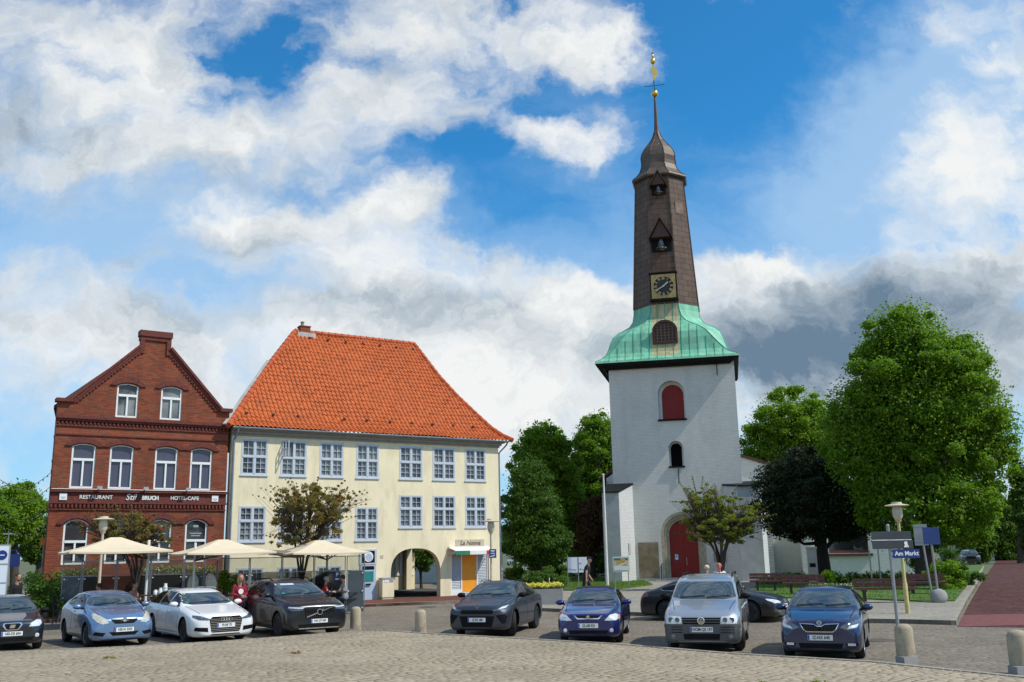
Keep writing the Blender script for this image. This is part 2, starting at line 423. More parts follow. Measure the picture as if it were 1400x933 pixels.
M['lawn'] = mat('lawn_soil_green', (.060, .125, .012), .95, var=.35, vs=1.2, bump=.8, bs=25, c2=(.13, .17, .04), c2s=.5)
M['grass'] = leaf_mat('grass_blades', (.075, .170, .012), (.17, .26, .03), .3, .7)
M['land'] = mat('far_land', (.10, .11, .05), .95, var=.2, vs=.05)
M['bark'] = mat('bark', (.060, .046, .034), .95, var=.35, vs=5, bump=.8, bs=18, stretch=(3, 3, .7))
M['bark_dark'] = mat('dark_bark', (.022, .018, .015), .95, var=.35, vs=5, bump=.8, bs=18)
M['leaf_lime'] = leaf_mat('lime_leaves', (.090, .185, .009), (.190, .320, .018), .48)
M['leaf_bright'] = leaf_mat('fresh_green_leaves', (.110, .215, .010), (.230, .360, .020), .48)
M['leaf_mid'] = leaf_mat('mid_green_leaves', (.060, .130, .014), (.125, .215, .024), .42)
M['leaf_deep'] = leaf_mat('deep_green_leaves', (.042, .105, .014), (.100, .185, .022), .42)
M['leaf_black'] = leaf_mat('black_green_leaves', (.014, .024, .009), (.032, .048, .014), .25)
M['leaf_copper'] = leaf_mat('copper_leaves', (.085, .050, .022), (.160, .090, .036), .4)
M['leaf_haw'] = leaf_mat('hawthorn_leaves', (.15, .205, .024), (.27, .30, .045), .5)
M['leaf_haw_dark'] = leaf_mat('olive_russet_hawthorn_leaves', (.180, .165, .036), (.300, .240, .070), .5)  # olive-russet is the leaves' own colour
M['leaf_russet'] = leaf_mat('russet_leaves', (.24, .110, .042), (.34, .17, .06), .45)
M['blossom'] = leaf_mat('crimson_blossom', (.32, .014, .040), (.46, .05, .07), .2)
M['flower_y'] = leaf_mat('yellow_flowers', (.72, .60, .03), (.85, .78, .20), .2)
M['flower_w'] = leaf_mat('pale_flowers', (.55, .50, .36), (.75, .70, .55), .2)
M['flower_p'] = leaf_mat('pink_flowers', (.60, .20, .18), (.70, .35, .30), .2)
M['soil'] = mat('soil', (.05, .035, .025), .95, var=.3, vs=10)
M['wood_red'] = mat('red_brown_slats', (.115, .042, .034), .65, var=.25, vs=6)
M['wood_dark'] = mat('dark_wood', (.045, .032, .025), .7, var=.25, vs=6)
M['sign_blue'] = mat('sign_blue', (.010, .036, .20), .4, var=.05)
M['sign_blue_faded'] = mat('faded_sign_blue', (.008, .026, .125), .5, var=.12)
M['sign_dark'] = mat('sign_anthracite', (.045, .050, .058), .5, var=.1)
M['sign_back'] = mat('sign_back_grey', (.42, .43, .42), .5, .4, var=.12)
M['lamp_yellow'] = mat('old_yellow_paint', (.55, .46, .17), .6, var=.15, vs=6, c2=(.42, .36, .22))
M['lamp_cream'] = mat('cream_lamp_paint', (.56, .50, .36), .55, var=.12)
M['lamp_glass'] = mat('milky_lamp_glass', (.55, .50, .38), .25, var=.1)
M['plate'] = mat('plate_white', (.80, .80, .78), .4, var=.03)
M['plate_blue'] = mat('plate_blue', (.01, .07, .45), .4, var=.03)
M['plate_ink'] = mat('plate_ink', (.015, .015, .02), .5, var=.03)
M['tyre'] = mat('tyre_rubber', (.014, .014, .014), .85, var=.25, bump=.2)
M['rim'] = mat('alloy_rim', (.50, .51, .53), .3, .85, var=.08)
M['rim_dark'] = mat('dark_alloy_rim', (.07, .07, .075), .35, .7, var=.1)
M['rim_grey'] = mat('grey_hubcap', (.26, .26, .27), .45, .4, var=.1)
M['car_glass'] = glass_mat('car_glass', (.030, .042, .042), .02, 0, (.055, .080, .076), spec=.6, vs=1.4, ior=2.3)
M['side_glass'] = glass_mat('tinted_side_glass', (.008, .009, .011), .04, 0, (.018, .014, .014), spec=.16, vs=2.0)
M['lens'] = mat('headlamp_lens', (.74, .75, .74), .10, .15, var=.25, vs=14, coat=1)
M['lens_yellow'] = mat('aged_headlamp_lens', (.62, .60, .48), .15, .2, var=.25, vs=12, coat=1)
M['lens_dark'] = mat('smoked_headlamp_lens', (.13, .14, .16), .06, .5, var=.35, vs=12, coat=1)
M['tail_red'] = mat('tail_lamp_red', (.30, .012, .015), .2, var=.2, coat=1)
M['black_hole'] = mat('unlit_opening', (.006, .006, .007), .9, var=.1, spec=.05)
M['bulb'] = mat('dull_bulb', (.12, .12, .11), .3)
M['amber'] = mat('amber_lens', (.6, .2, .03), .2, var=.1, coat=1)
M['bumper_grey'] = mat('grey_plastic_bumper', (.075, .080, .085), .6, var=.12, bump=.1)
M['skin'] = mat('skin', (.50, .26, .18), .6, var=.08)
M['skin_red'] = mat('sunburnt_skin', (.55, .17, .12), .6, var=.08)
M['hair_red'] = mat('reddish_brown_hair', (.19, .085, .04), .7, var=.3, vs=20)
M['hair_grey'] = mat('grey_hair', (.34, .33, .32), .7, var=.2, vs=20)
M['hair_dark'] = mat('dark_hair', (.025, .018, .013), .6, var=.3, vs=20)
M['hair_blond'] = mat('blond_hair', (.62, .52, .36), .65, var=.2, vs=20)
M['cloth_crimson'] = mat('crimson_sweatshirt', (.26, .012, .035), .9, var=.2, vs=7, bump=.3, bs=25)
M['cloth_black'] = mat('black_cloth', (.012, .012, .014), .9, var=.3, vs=7, bump=.3, bs=25)
M['cloth_grey'] = mat('grey_cloth', (.24, .24, .24), .9, var=.2, vs=7, bump=.3, bs=25)
M['cloth_white'] = mat('white_shirt', (.75, .75, .76), .9, var=.06, vs=7, bump=.2, bs=25)
M['cloth_red'] = mat('red_vest', (.40, .025, .03), .9, var=.2, vs=7, bump=.3, bs=25)
M['cloth_blue'] = mat('dark_jeans', (.03, .04, .075), .9, var=.2, vs=7)
M['cloth_pink'] = mat('pinkish_shirt', (.40, .20, .17), .9, var=.2, vs=7)
M['fur'] = mat('pale_throw', (.55, .51, .43), .95, var=.2, vs=9, bump=1.0, bs=30)
M['rattan'] = mat('dark_rattan', (.022, .018, .016), .7, var=.3, vs=25, bump=.6, bs=60)
M['clear'] = clear_mat('windscreen_panel_glass', (.88, .90, .88), .09)
M['smoked'] = clear_mat('smoked_panel_glass', (.42, .43, .42), .07)
M['poster'] = mat('poster_cream', (.70, .55, .34), .6, var=.5, vs=7, c2=(.45, .12, .04), c2amt=.9, c2s=6)
M['paper'] = mat('paper', (.72, .76, .82), .7, var=.04)
M['teal'] = mat('teal_screen', (.02, .20, .19), .3, var=.2)
M['atm_blue'] = mat('cash_machine_blue', (.42, .50, .62), .5, var=.06)
M['grey_shutter'] = mat('grey_roller_shutter', (.36, .39, .43), .55, .2, var=.12, vs=3)
M['white_wall'] = mat('pale_wall', (.62, .62, .60), .9, var=.08, vs=1)
M['red_far'] = brick_mat('far_red_brick', (.22, .055, .035), (.16, .04, .03), (.12, .08, .06), .25, .08, .01)
M['yellow_car'] = paint_mat('yellow_paint', (.75, .42, .02))
# ---------------------------------------------------------------- daylight
SUN_AZ, SUN_EL = rad(109), rad(50)
sv = Vector((math.sin(SUN_AZ) * math.cos(SUN_EL), math.cos(SUN_AZ) * math.cos(SUN_EL), math.sin(SUN_EL)))
sl = bpy.data.lights.new('sun', 'SUN'); sl.energy = 3.6; sl.angle = rad(.55); sl.color = (1.0, .955, .88)
so = bpy.data.objects.new('sun', sl); col.objects.link(so)
so.rotation_euler = (-sv).to_track_quat('-Z', 'Y').to_euler(); so.location = (40, -20, 60)
w = bpy.data.worlds.new('World'); sc.world = w; w.use_nodes = True
nt = w.node_tree; nt.nodes.clear(); t = NT(nt)
wout = t.n('ShaderNodeOutputWorld')
sky = t.n('ShaderNodeTexSky'); sky.sky_type = 'NISHITA'; sky.sun_disc = False
sky.sun_elevation = SUN_EL; sky.sun_rotation = SUN_AZ; sky.air_density = 1.0; sky.dust_density = .6; sky.ozone_density = 3.0
gen = t.n('ShaderNodeTexCoord').outputs['Generated']
sep = t.n('ShaderNodeSeparateXYZ', {0: gen}).outputs
ay = t.math('MAXIMUM', t.math('ABSOLUTE', sep[1]), .12)
px = t.math('DIVIDE', sep[0], ay); pz = t.math('DIVIDE', sep[2], ay)
P0v = t.n('ShaderNodeCombineXYZ', {0: px, 1: pz, 2: t.math('MULTIPLY', t.math('LESS_THAN', sep[1], 0.0), 7.0)}).outputs[0]
# clouds: perspective-stretched noise gives them flat, layered shapes near the horizon
def vsub(a, b): return t.n('ShaderNodeVectorMath', {0: a, 1: b}, operation='SUBTRACT').outputs[0]
def vadd(a, b): return t.n('ShaderNodeVectorMath', {0: a, 1: b}, operation='ADD').outputs[0]
def vscl(a, k): return t.n('ShaderNodeVectorMath', {0: a, 'Scale': k}, operation='SCALE').outputs[0]
def vmul(a, b): return t.n('ShaderNodeVectorMath', {0: a, 1: b}, operation='MULTIPLY').outputs[0]
wn = t.noise(P0v, 5.5, 6, .62).outputs['Color']
wn2 = t.noise(P0v, 16.0, 5, .6).outputs['Color']
warp = vadd(vscl(vsub(wn, (.5, .5, .5)), .22), vscl(vsub(wn2, (.5, .5, .5)), .07))
PW = vadd(P0v, vmul(warp, (1, .7, 0)))
def blob_field(blobs, start):
    acc = start
    for (x, y, rx, ry, a) in blobs:
        r = ray(x, y); c = (r.x / r.y, r.z / r.y, 0)
        k = 1.0 / FPX
        d = vmul(vsub(PW, c), (1 / (rx * k * 1.05), 1 / (ry * k * 1.05), 0))
        q = t.n('ShaderNodeVectorMath', {0: d, 1: d}, operation='DOT_PRODUCT').outputs['Value']
        e = t.math('EXPONENT', t.math('MULTIPLY', q, -1.0))
        acc = t.math('MULTIPLY_ADD', e, a, acc)
    return acc
n_big = t.noise(vmul(vadd(P0v, vscl(warp, .5)), (1, 1.6, 1)), 6.5, 7, .58).outputs[0]
n_fine = t.noise(vmul(PW, (1, 1.35, 1)), 11.0, 7, .62).outputs[0]
cover0 = t.math('MULTIPLY_ADD', t.math('SUBTRACT', n_big, .5), 1.9, .53)
cover0 = t.math('MULTIPLY_ADD', t.math('SUBTRACT', n_fine, .5), 1.15, cover0)
COVER = [  # where the cloud is thick (+) and where blue shows (-)
    (90, 90, 200, 90, .45), (250, 180, 150, 45, .5), (330, 195, 90, 40, .3), (560, 120, 130, 90, .45), (560, 30, 150, 50, .35),
    (830, 50, 90, 55, .55), (720, 70, 60, 40, .35), (790, 180, 85, 38, .6), (700, 230, 60, 40, .1), (520, 285, 80, 45, .45), (310, 305, 75, 40, .45), (520, 365, 150, 50, .45),
    (690, 350, 60, 50, .3), (60, 215, 120, 35, .3), (300, 470, 450, 50, .38), (720, 560, 900, 70, .35), (310, 300, 70, 34, .35), (215, 355, 40, 28, .3), (450, 300, 60, 30, .2), (60, 370, 90, 40, .2), (600, 420, 200, 60, .3), (640, 530, 160, 70, .45),
    (1050, 375, 110, 45, .75), (1120, 450, 230, 75, .8), (815, 400, 60, 50, .6), (1330, 370, 80, 40, .6), (1360, 260, 140, 90, .25), (1330, 70, 120, 90, .05), (1180, 230, 150, 60, .16),
    (760, 470, 120, 60, .35), (120, 440, 140, 60, .3), (1300, 480, 180, 60, .4), (200, 60, 120, 60, .2), (440, 180, 60, 60, .25),
    (385, 70, 42, 36, -.7), (320, 62, 50, 24, -.4), (275, 70, 36, 26, -.35), (520, 75, 55, 28, -.35), (395, 30, 60, 20, -.3), (645, 215, 65, 38, -1.0), (650, 280, 60, 30, -.5), (700, 10, 30, 22, -.5),
    (745, 130, 55, 24, -.6), (740, 155, 30, 18, -.45), (1010, 110, 170, 130, -.85), (960, 270, 110, 90, -.75), (1130, 60, 110, 90, -.45), (1080, 200, 130, 90, -.4), (740, 300, 110, 55, -.95), (860, 330, 60, 40, -.5),
    (410, 260, 50, 25, -.3), (160, 310, 150, 40, -.35), (330, 385, 130, 28, -.28), (30, 590, 50, 40, -.55), (1370, 330, 50, 22, -.45), (1385, 575, 50, 35, -.6), (1000, 320, 70, 25, -.3),
    (850, 10, 40, 20, -.3), (210, 345, 90, 25, -.2)]
cov = blob_field(COVER, cover0)
mask = t.math('MULTIPLY', t.ramp(cov, .22, 1.15, True), .98)
DARK = [(1060, 475, 170, 45, .95), (1250, 425, 190, 45, .75), (1040, 520, 110, 40, .75), (1330, 365, 60, 22, .40), (1180, 400, 110, 40, .4), (1350, 470, 140, 50, .4), (60, 180, 130, 30, .28), (250, 250, 150, 30, .25), (520, 410, 220, 25, .22),
        (330, 335, 90, 18, .3), (590, 400, 120, 18, .2), (60, 430, 170, 45, .12), (110, 345, 120, 22, .12), (30, 150, 80, 60, .2), (280, 440, 120, 18, .25), (600, 440, 120, 22, .25), (1300, 520, 120, 40, .4), (30, 270, 90, 25, .25), (730, 475, 110, 30, .2), (210, 360, 40, 18, .3),
        (1050, 355, 90, 22, -.4), (810, 380, 50, 25, -.3), (300, 290, 50, 18, -.3), (1350, 230, 140, 110, -.5), (780, 180, 80, 40, -.3), (1300, 100, 160, 110, -.4), (830, 50, 90, 40, -.35), (150, 100, 120, 40, -.25), (500, 345, 90, 22, -.3), (640, 540, 120, 50, -.3), (540, 275, 40, 20, -.2)]
dk0 = t.math('MULTIPLY_ADD', t.math('SUBTRACT', n_fine, .5), 1.3, .16)
dk0 = t.math('MULTIPLY_ADD', t.math('SUBTRACT', n_big, .5), .5, dk0)
n_puff = t.noise(PW, 24.0, 5, .6).outputs[0]
dark = t.ramp(t.math('MULTIPLY_ADD', t.math('SUBTRACT', n_puff, .5), .9, blob_field(DARK, dk0)), -.05, 1.3)
cloud = t.mix(t.ramp(dark, 0, .42), (8.4, 8.5, 8.4), (5.0, 5.6, 6.1))
cloud = t.mix(t.ramp(dark, .38, 1.0), cloud, (1.35, 2.05, 2.85))
blue_zen = t.mix(1.0, sky.outputs[0], (.28, 1.14, 1.56), 'MULTIPLY')
# thin high veil: pale blue-white towards the horizon and in drifting patches
veil = t.math('ADD', t.ramp(pz, .75, .05, True), t.math('MULTIPLY', t.math('SUBTRACT', t.noise(vmul(PW, (1, 2.2, 1)), 2.6, 6, .6).outputs[0], .42), 1.6))
veil = blob_field([(150, 380, 260, 150, .55), (1200, 200, 200, 120, .5), (1360, 80, 200, 150, .8), (1330, 230, 220, 120, .7), (900, 300, 160, 90, .2), (645, 215, 90, 50, -.5), (730, 300, 90, 50, -.4), (370, 60, 90, 50, -.4), (1010, 120, 200, 150, -.6), (960, 280, 90, 60, -.3)], veil)
blue_zen = t.mix(t.math('MULTIPLY', t.ramp(veil, .10, 1.2, True), .66), blue_zen, (4.6, 6.4, 8.4))
skymix = t.mix(mask, blue_zen, cloud)
bg = t.n('ShaderNodeBackground', {'Color': skymix, 'Strength': .1})
nt.links.new(bg.outputs[0], wout.inputs[0])
sc.view_settings.view_transform = 'Standard'; sc.view_settings.look = 'None'
sc.view_settings.exposure = 0.12; sc.view_settings.gamma = 1.0; sc.view_settings.use_curve_mapping = False
sc.render.engine = 'CYCLES'
sc.cycles.max_bounces = 6; sc.cycles.diffuse_bounces = 3; sc.cycles.glossy_bounces = 3; sc.cycles.transparent_max_bounces = 12; sc.cycles.transmission_bounces = 3
sc.cycles.use_denoising = True
# ---------------------------------------------------------------- ground
def sheet(name, pts, z, m, kind='structure', thick=0.0):
    b = MB()
    pts = [(p[0], p[1]) for p in pts]
    if thick: b.prism(pts, lambda x, y: (x, y, z - thick), lambda x, y: (x, y, z))
    else: b.add([(x, y, z) for x, y in pts], [tuple(range(len(pts)))])
    o = b.build(name, m)
    if not thick:
        if o.data.polygons[0].normal.z < 0: o.data.flip_normals()
    return tag(o, kind=kind)
g = sheet('ground', [(-1500, -300), (1500, -300), (1500, 2500), (-1500, 2500)], -.02, M['land'])
sheet('parking_area', [(-60, -20), (60, -20), (60, 34), (24, 75), (-60, 75)], 0.0, M['parking'])
# raised market square: its far corner points away from the camera, kerb all round
ek = [gp(-400, 912, .12), gp(0, 891, .12), gp(150, 885, .12), gp(300, 877, .12), gp(420, 868, .12), gp(485, 862.5, .12), gp(530, 862, .12), gp(590, 866, .12), gp(700, 872, .12), gp(850, 880.5, .12),
      gp(1000, 893, .12), gp(1200, 904.5, .12), gp(1300, 915, .12), gp(1400, 925, .12), gp(1700, 958, .12)]
def square_z(x, y):
    d = min((Vector((x, y, 0)) - Vector((e.x, e.y, 0))).length for e in ek_dense)
    return .12 + .022 * max(0, d - 1.0) ** .9 + .012 * math.sin(x * .9) * min(1, d / 4)
ek_dense = []
for a, b in zip(ek, ek[1:]):
    for k in range(8): ek_dense.append(a.lerp(b, k / 8))
ek_dense.append(ek[-1])
bmq = MB(); rows = []
NR = 26
for e in ek_dense:
    r = []
    for k in range(NR):
        f = k / (NR - 1)
        p = Vector((e.x * (1 - f) + (e.x * .75) * f, e.y * (1 - f) + (-6.0) * f, 0))
        r.append((p.x, p.y, square_z(p.x, p.y)))
    rows.append(r)
bmq.loft(rows, closed=False, cap=False)
bmq.add([(e.x, e.y, .12) for e in ek_dense] + [(e.x, e.y, -.02) for e in ek_dense], [(i, i + 1, len(ek_dense) + i + 1, len(ek_dense) + i) for i in range(len(ek_dense) - 1)])
o = bmq.build('market_square', M['square'], smooth=True); tag(o, kind='structure')
if o.data.polygons[5].normal.z < 0: o.data.flip_normals()
# kerbstones along the rim of the square
kb = MB()
for a, b in zip(ek_dense, ek_dense[1:]):
    d = (b - a); L = d.length; n = max(1, int(L / .9)); dn = d.normalized(); nn = Vector((-dn.y, dn.x, 0))
    for k in range(n):
        p = a + d * (k / n) + dn * .012; q = a + d * ((k + 1) / n) - dn * .012
        kb.add([p + nn * .02 + Vector((0, 0, -.13)), q + nn * .02 + Vector((0, 0, -.13)), q + nn * .02 + Vector((0, 0, .008)), p + nn * .02 + Vector((0, 0, .008)),
                p - nn * .2 + Vector((0, 0, -.13)), q - nn * .2 + Vector((0, 0, -.13)), q - nn * .2 + Vector((0, 0, .018)), p - nn * .2 + Vector((0, 0, .018))],
               [(0, 1, 2, 3), (7, 6, 5, 4), (0, 4, 5, 1), (1, 5, 6, 2), (2, 6, 7, 3), (3, 7, 4, 0)])
tag(kb.build('square_kerb', M['kerb']), kind='structure')
FA = rad(32.73); FO = Vector((-12.68, 42.69, 0)); FD = Vector((math.cos(FA), math.sin(FA), 0)); FN = Vector((math.sin(FA), -math.cos(FA), 0))
def fpt(u, v, z=0): return FO + FD * u - FN * v + Vector((0, 0, z))      # v: into the building
# red brick pavement in front of the two houses
bp = [fpt(-12, -3.2), fpt(5.5, -3.6), fpt(9.5, -4.6), fpt(12.8, -4.2), fpt(15.2, -2.4), fpt(15.2, .2), fpt(-12, .2)]
sheet('brick_pavement', bp, .12, M['brick_pave'], thick=.14)
sheet('passage_floor', [fpt(7.0, .2), fpt(15.2, .2), fpt(15.2, 12), fpt(7.0, 12)], .10, M['asphalt'], thick=.12)  # dark asphalt puts the passage's shadow into the floor colour
def kerb_line(name, pts, w=.16, z=.125):
    b = MB()
    for a, c in zip(pts, pts[1:]):
        a = Vector((a[0], a[1], 0)); c = Vector((c[0], c[1], 0)); d = c - a; n = max(1, int(d.length / 1.0)); dn = d.normalized(); nn = Vector((-dn.y, dn.x, 0)) * w
        for k in range(n):
            p = a + d * (k / n) + dn * .006; q = a + d * ((k + 1) / n) - dn * .006
            hz = Vector((0, 0, z + random.uniform(-.004, .006)))
            b.add([p, q, q + nn, p + nn, p + hz, q + hz, q + nn + hz, p + nn + hz], [(0, 3, 2, 1), (4, 5, 6, 7), (0, 1, 5, 4), (1, 2, 6, 5), (2, 3, 7, 6), (3, 0, 4, 7)])
    return tag(b.build(name, M['kerb']), kind='structure')
kerb_line('pavement_kerb', [fpt(15.2, -2.4), fpt(12.8, -4.2), fpt(9.5, -4.6), fpt(5.5, -3.6), fpt(-12, -3.2)], w=-.16)
# pavement in front of the church and round to the brick street
K = [gp(690, 833), gp(742, 836), gp(885, 843), gp(1050, 850), gp(1240, 853), gp(1308, 855)]
far = [gp(1345, 790, 0), gp(1352, 770, 0)]
pv = [K[0], K[1], K[2], K[3], K[4], K[5], gp(1322, 825), gp(1340, 795), (44.0, 92.0), (30, 95), (-2, 95), (4.5, 62), (0.6, 47)]
sheet('church_pavement', pv, .12, M['paving'], thick=.13)
kerb_line('church_kerb', [K[0], K[1], K[2], K[3], K[4], K[5], gp(1322, 825), gp(1340, 795), (44, 92)], w=.14)
# lawns round the church, each with a few blades of grass
def lawn(name, pts, z=.17):
    return sheet(name, pts, z, M['lawn'], thick=.07)
LA = [gp(704, 812), gp(790, 811), gp(845, 810), gp(893, 803), gp(880, 797), gp(862, 795), (7.5, 68), (4, 90), (-2, 90), (1.2, 64)]
LB = [gp(1020, 822), gp(1110, 823), gp(1180, 824), gp(1262, 828), gp(1306, 827), gp(1330, 795), (43, 90), (30, 96), (18, 68), gp(1040, 797)]
lawn('lawn', LA); lawn('lawn', LB)
def in_poly(x, y, poly):
    c = False; n = len(poly)
    for i in range(n):
        x1, y1 = poly[i][0], poly[i][1]; x2, y2 = poly[i - 1][0], poly[i - 1][1]
        if (y1 > y) != (y2 > y) and x < (x2 - x1) * (y - y1) / (y2 - y1) + x1: c = not c
    return c
rg = random.Random(5); gb = MB()
for poly in (LA, LB):
    xs = [p[0] for p in poly]; ys = [p[1] for p in poly]; cnt = 0
    while cnt < 9000:
        x = rg.uniform(min(xs), max(xs)); y = rg.uniform(min(ys), min(max(ys), 72))
        if not in_poly(x, y, poly): 
            continue
        cnt += 1
        h = rg.uniform(.03, .10); a = rg.uniform(0, 6.28); w_ = .02; lx, ly = rg.uniform(-.05, .05), rg.uniform(-.05, .05)
        gb.add([(x - w_ * math.cos(a), y - w_ * math.sin(a), .165), (x + w_ * math.cos(a), y + w_ * math.sin(a), .165), (x + lx, y + ly, .17 + h)], [(0, 1, 2)])
tag(gb.build('grass', M['grass'], fix=False), 'short tufted grass over the church lawns', 'grass', kind='stuff')
# streets
S = [gp(1309, 857), gp(1325, 826), gp(1343, 795), (60, 122), (74, 156), (90, 156), (76, 122), (50, 75), (33, 40), (26, 27), (17, 24.5)]
sheet('brick_street', S, .006, M['street_brick'])
sheet('crossing_strip', [gp(1309, 857, .01), gp(1317, 841, .01), gp(1480, 838, .01), gp(1480, 853, .01)], .011, M['street_red'])
sheet('back_lane', [(-.4, 47), (.9, 47), (1.6, 64), (-3, 125), (-9, 125)], .008, M['asphalt'])
# round manhole cover
mh = MB(); c = gp(1200, 876); mh.lathe([(.0, .016), (.33, .016), (.34, .008), (.42, .012), (.43, .0)], 24, (c.x, c.y, 0))
tag(mh.build('manhole_cover', mat('rusty_iron', (.10, .075, .055), .8, var=.3, vs=8)), 'round rusty manhole cover in the setts by the signpost bollard', 'manhole cover')
# ---------------------------------------------------------------- houses
def window_unit(parent, x0, x1, z0, z1, zt, y, frame_m, glass_m, lights, fw=.07, depth=.07, arch=0.0, mun=.019, centre=.10, sill=None, name='window', open_leaf=False):
    """casing, mullion, transom, glazing bars in one frame mesh; the panes of the window are its child"""
    b = MB(); c = (x0 + x1) / 2
    yf, yb = y, y + depth
    if arch:
        outer = arch_poly(x0, x1, z0, z1 - arch, arch); inner = arch_poly(x0 + fw, x1 - fw, z0 + fw, z1 - arch, arch - fw * .6)
        me = fill_mesh([outer, inner], depth / 2); upright(me, (yf + yb) / 2)
        parts = [(me, 0)]
    else:
        b.box(x0, x1, yf, yb, z0, z0 + fw); b.box(x0, x1, yf, yb, z1 - fw, z1)
        b.box(x0, x0 + fw, yf, yb, z0 + fw, z1 - fw); b.box(x1 - fw, x1, yf, yb, z0 + fw, z1 - fw); parts = []
    b.box(x0 + fw, x1 - fw, yf - .02, yb - .003, zt - fw * .6, zt + fw * .6)
    b.box(c - centre / 2, c + centre / 2, yf - .012, yb - .006, z0 + fw, zt - fw * .6)
    if lights != 'plain':
        b.box(c - centre / 2, c + centre / 2, yf - .012, yb - .006, zt + fw * .6, z1 - fw)
        nlo, nhi = lights
        for (xa, xb) in ((x0 + fw, c - centre / 2), (c + centre / 2, x1 - fw)):
            for (za, zb, n) in ((z0 + fw, zt - fw * .6, nlo), (zt + fw * .6, z1 - fw, nhi)):
                if open_leaf and n == nhi and xa < c: continue
                sw = .028                                     # sash frame
                b.box(xa, xa + sw, yf + .012, yb - .01, za, zb); b.box(xb - sw, xb, yf + .012, yb - .01, za, zb)
                b.box(xa + sw, xb - sw, yf + .012, yb - .01, za, za + sw); b.box(xa + sw, xb - sw, yf + .012, yb - .01, zb - sw, zb)
                b.box((xa + xb) / 2 - mun / 2, (xa + xb) / 2 + mun / 2, yf + .02, yb - .012, za + sw, zb - sw)
                for k in range(1, n):
                    zz = za + (zb - za) * k / n
                    b.box(xa + sw, xb - sw, yf + .022, yb - .014, zz - mun / 2, zz + mun / 2)
    parts.append((b.mesh(), 0))
    fr = link(name, join_mesh(parts, 'window'), frame_m, parent)
    if arch: gm = fill_mesh([arch_poly(x0 + fw * .6, x1 - fw * .6, z0 + fw * .5, z1 - arch, arch - fw * .4)], .004); upright(gm, yb - .02)
    else: gm = fill_mesh([rect(x0 + fw * .6, x1 - fw * .6, z0 + fw * .5, z1 - fw * .5)], .004); upright(gm, yb - .02)
    link('pane', gm, glass_m, fr)
    if sill is not None:
        s = MB(); s.box(x0 - .03, x1 + .03, yf - .045, yf + .04, z0 - .045, z0 - .003)
        s.build('sill', sill, fr)
    if open_leaf:
        s = MB(); za, zb, w_ = zt + fw * .6, z1 - fw, (c - centre / 2) - (x0 + fw)
        hx = x0 + fw
        for (p, q) in (((0, za), (w_, za)), ((0, zb), (w_, zb)), ((0, za), (0, zb)), ((w_, za), (w_, zb)), ((w_ / 2, za), (w_ / 2, zb)), ((0, (za + zb) / 2), (w_, (za + zb) / 2))):
            f = lambda u: (hx + u * .22, yf - .02 - u * .97)
            s.bar((*f(p[0]), p[1]), (*f(q[0]), q[1]), .035, .035)
        s.build('open_casement', frame_m, fr)
    return fr
# ---- cream house
YH = empty('cream_house', FO, FA, 'cream rendered house with steep orange tiled roof and arched passage', 'house')
WT = 14.07
cols = [(.44, 1.67), (2.28, 3.53), (4.17, 5.37), (6.02, 7.21), (8.31, 9.60), (10.17, 11.47), (12.04, 13.29)]
holes = []; wins = []
for i, (a, b) in enumerate(cols):
    wins.append((a, b, 5.80, 7.44, 6.64, (3, 2)))
    if i < 4: wins.append((a, b, 2.85, 4.42, 3.76, (3, 2)))
    else: wins.append((a, b, 3.44, 5.02, 4.36, (3, 2)))
    if i < 3: wins.append((a, b, .55, 1.72, 1.10, (1, 1)))
holes = [rect(a + .015, b - .015, z0 + .015, z1 - .015) for a, b, z0, z1, zt, l in wins]
passage = arch_poly(7.9, 10.6, .0, 1.38, 1.06, 16)
def ellipse_arch(x0, x1, z0, zs, top, n=18, pw=2.5):
    c, h = (x0 + x1) / 2, (x1 - x0) / 2; pts = [(x0, z0), (x1, z0)]
    for k in range(n + 1):
        a = PI * k / n; ca, sa = math.cos(a), math.sin(a)
        pts.append((c + h * math.copysign(abs(ca) ** (2 / pw), ca), zs + (top - zs) * abs(sa) ** (2 / pw)))
    return pts
passage = ellipse_arch(7.9, 10.6, -.02, 1.25, 2.45)
holes.append(passage)
holes.append(rect(11.2, 13.4, .1, 2.2)); holes.append(rect(6.32, 7.08, .12, 2.42))
me = fill_mesh([rect(0, WT, 0.0, 7.80)] + holes, .19); upright(me, .19)
link('front_wall', me, M['render_yellow'], YH)
b = MB(); DEP = 10.4
b.prism([(0, .382), (.3, .382), (3.3, DEP), (3.0, DEP)], lambda x, y: (x, y, 0), lambda x, y: (x, y, 7.8)); b.box(WT - .3, WT, .382, 5.6, 0, 7.8); b.box(WT - .3, WT, 5.6, DEP, 2.5, 7.8)
b.box(3.303, 10.0, DEP - .3, DEP, 0, 7.8); b.box(10.0, WT - .3, DEP - .3, DEP, 2.5, 7.8); b.box(WT - .35, WT, DEP - .35, DEP, 0, 2.5)
b.build('wall', M['render_yellow'], YH)
b = MB()                                                                 # passage walls and ceiling, skewed towards the yard
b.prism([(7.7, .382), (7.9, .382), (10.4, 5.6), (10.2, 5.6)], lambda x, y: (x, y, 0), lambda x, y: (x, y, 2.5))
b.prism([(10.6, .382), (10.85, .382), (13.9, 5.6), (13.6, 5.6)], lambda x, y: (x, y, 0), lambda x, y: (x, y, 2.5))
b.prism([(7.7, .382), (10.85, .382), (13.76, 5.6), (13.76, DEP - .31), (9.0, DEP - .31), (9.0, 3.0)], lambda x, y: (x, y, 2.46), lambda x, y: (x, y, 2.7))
b.build('passage', mat('passage_wall_shade', (.10, .085, .065), .9, var=.3, vs=2), YH)  # dark base colour paints in the shade inside the archway
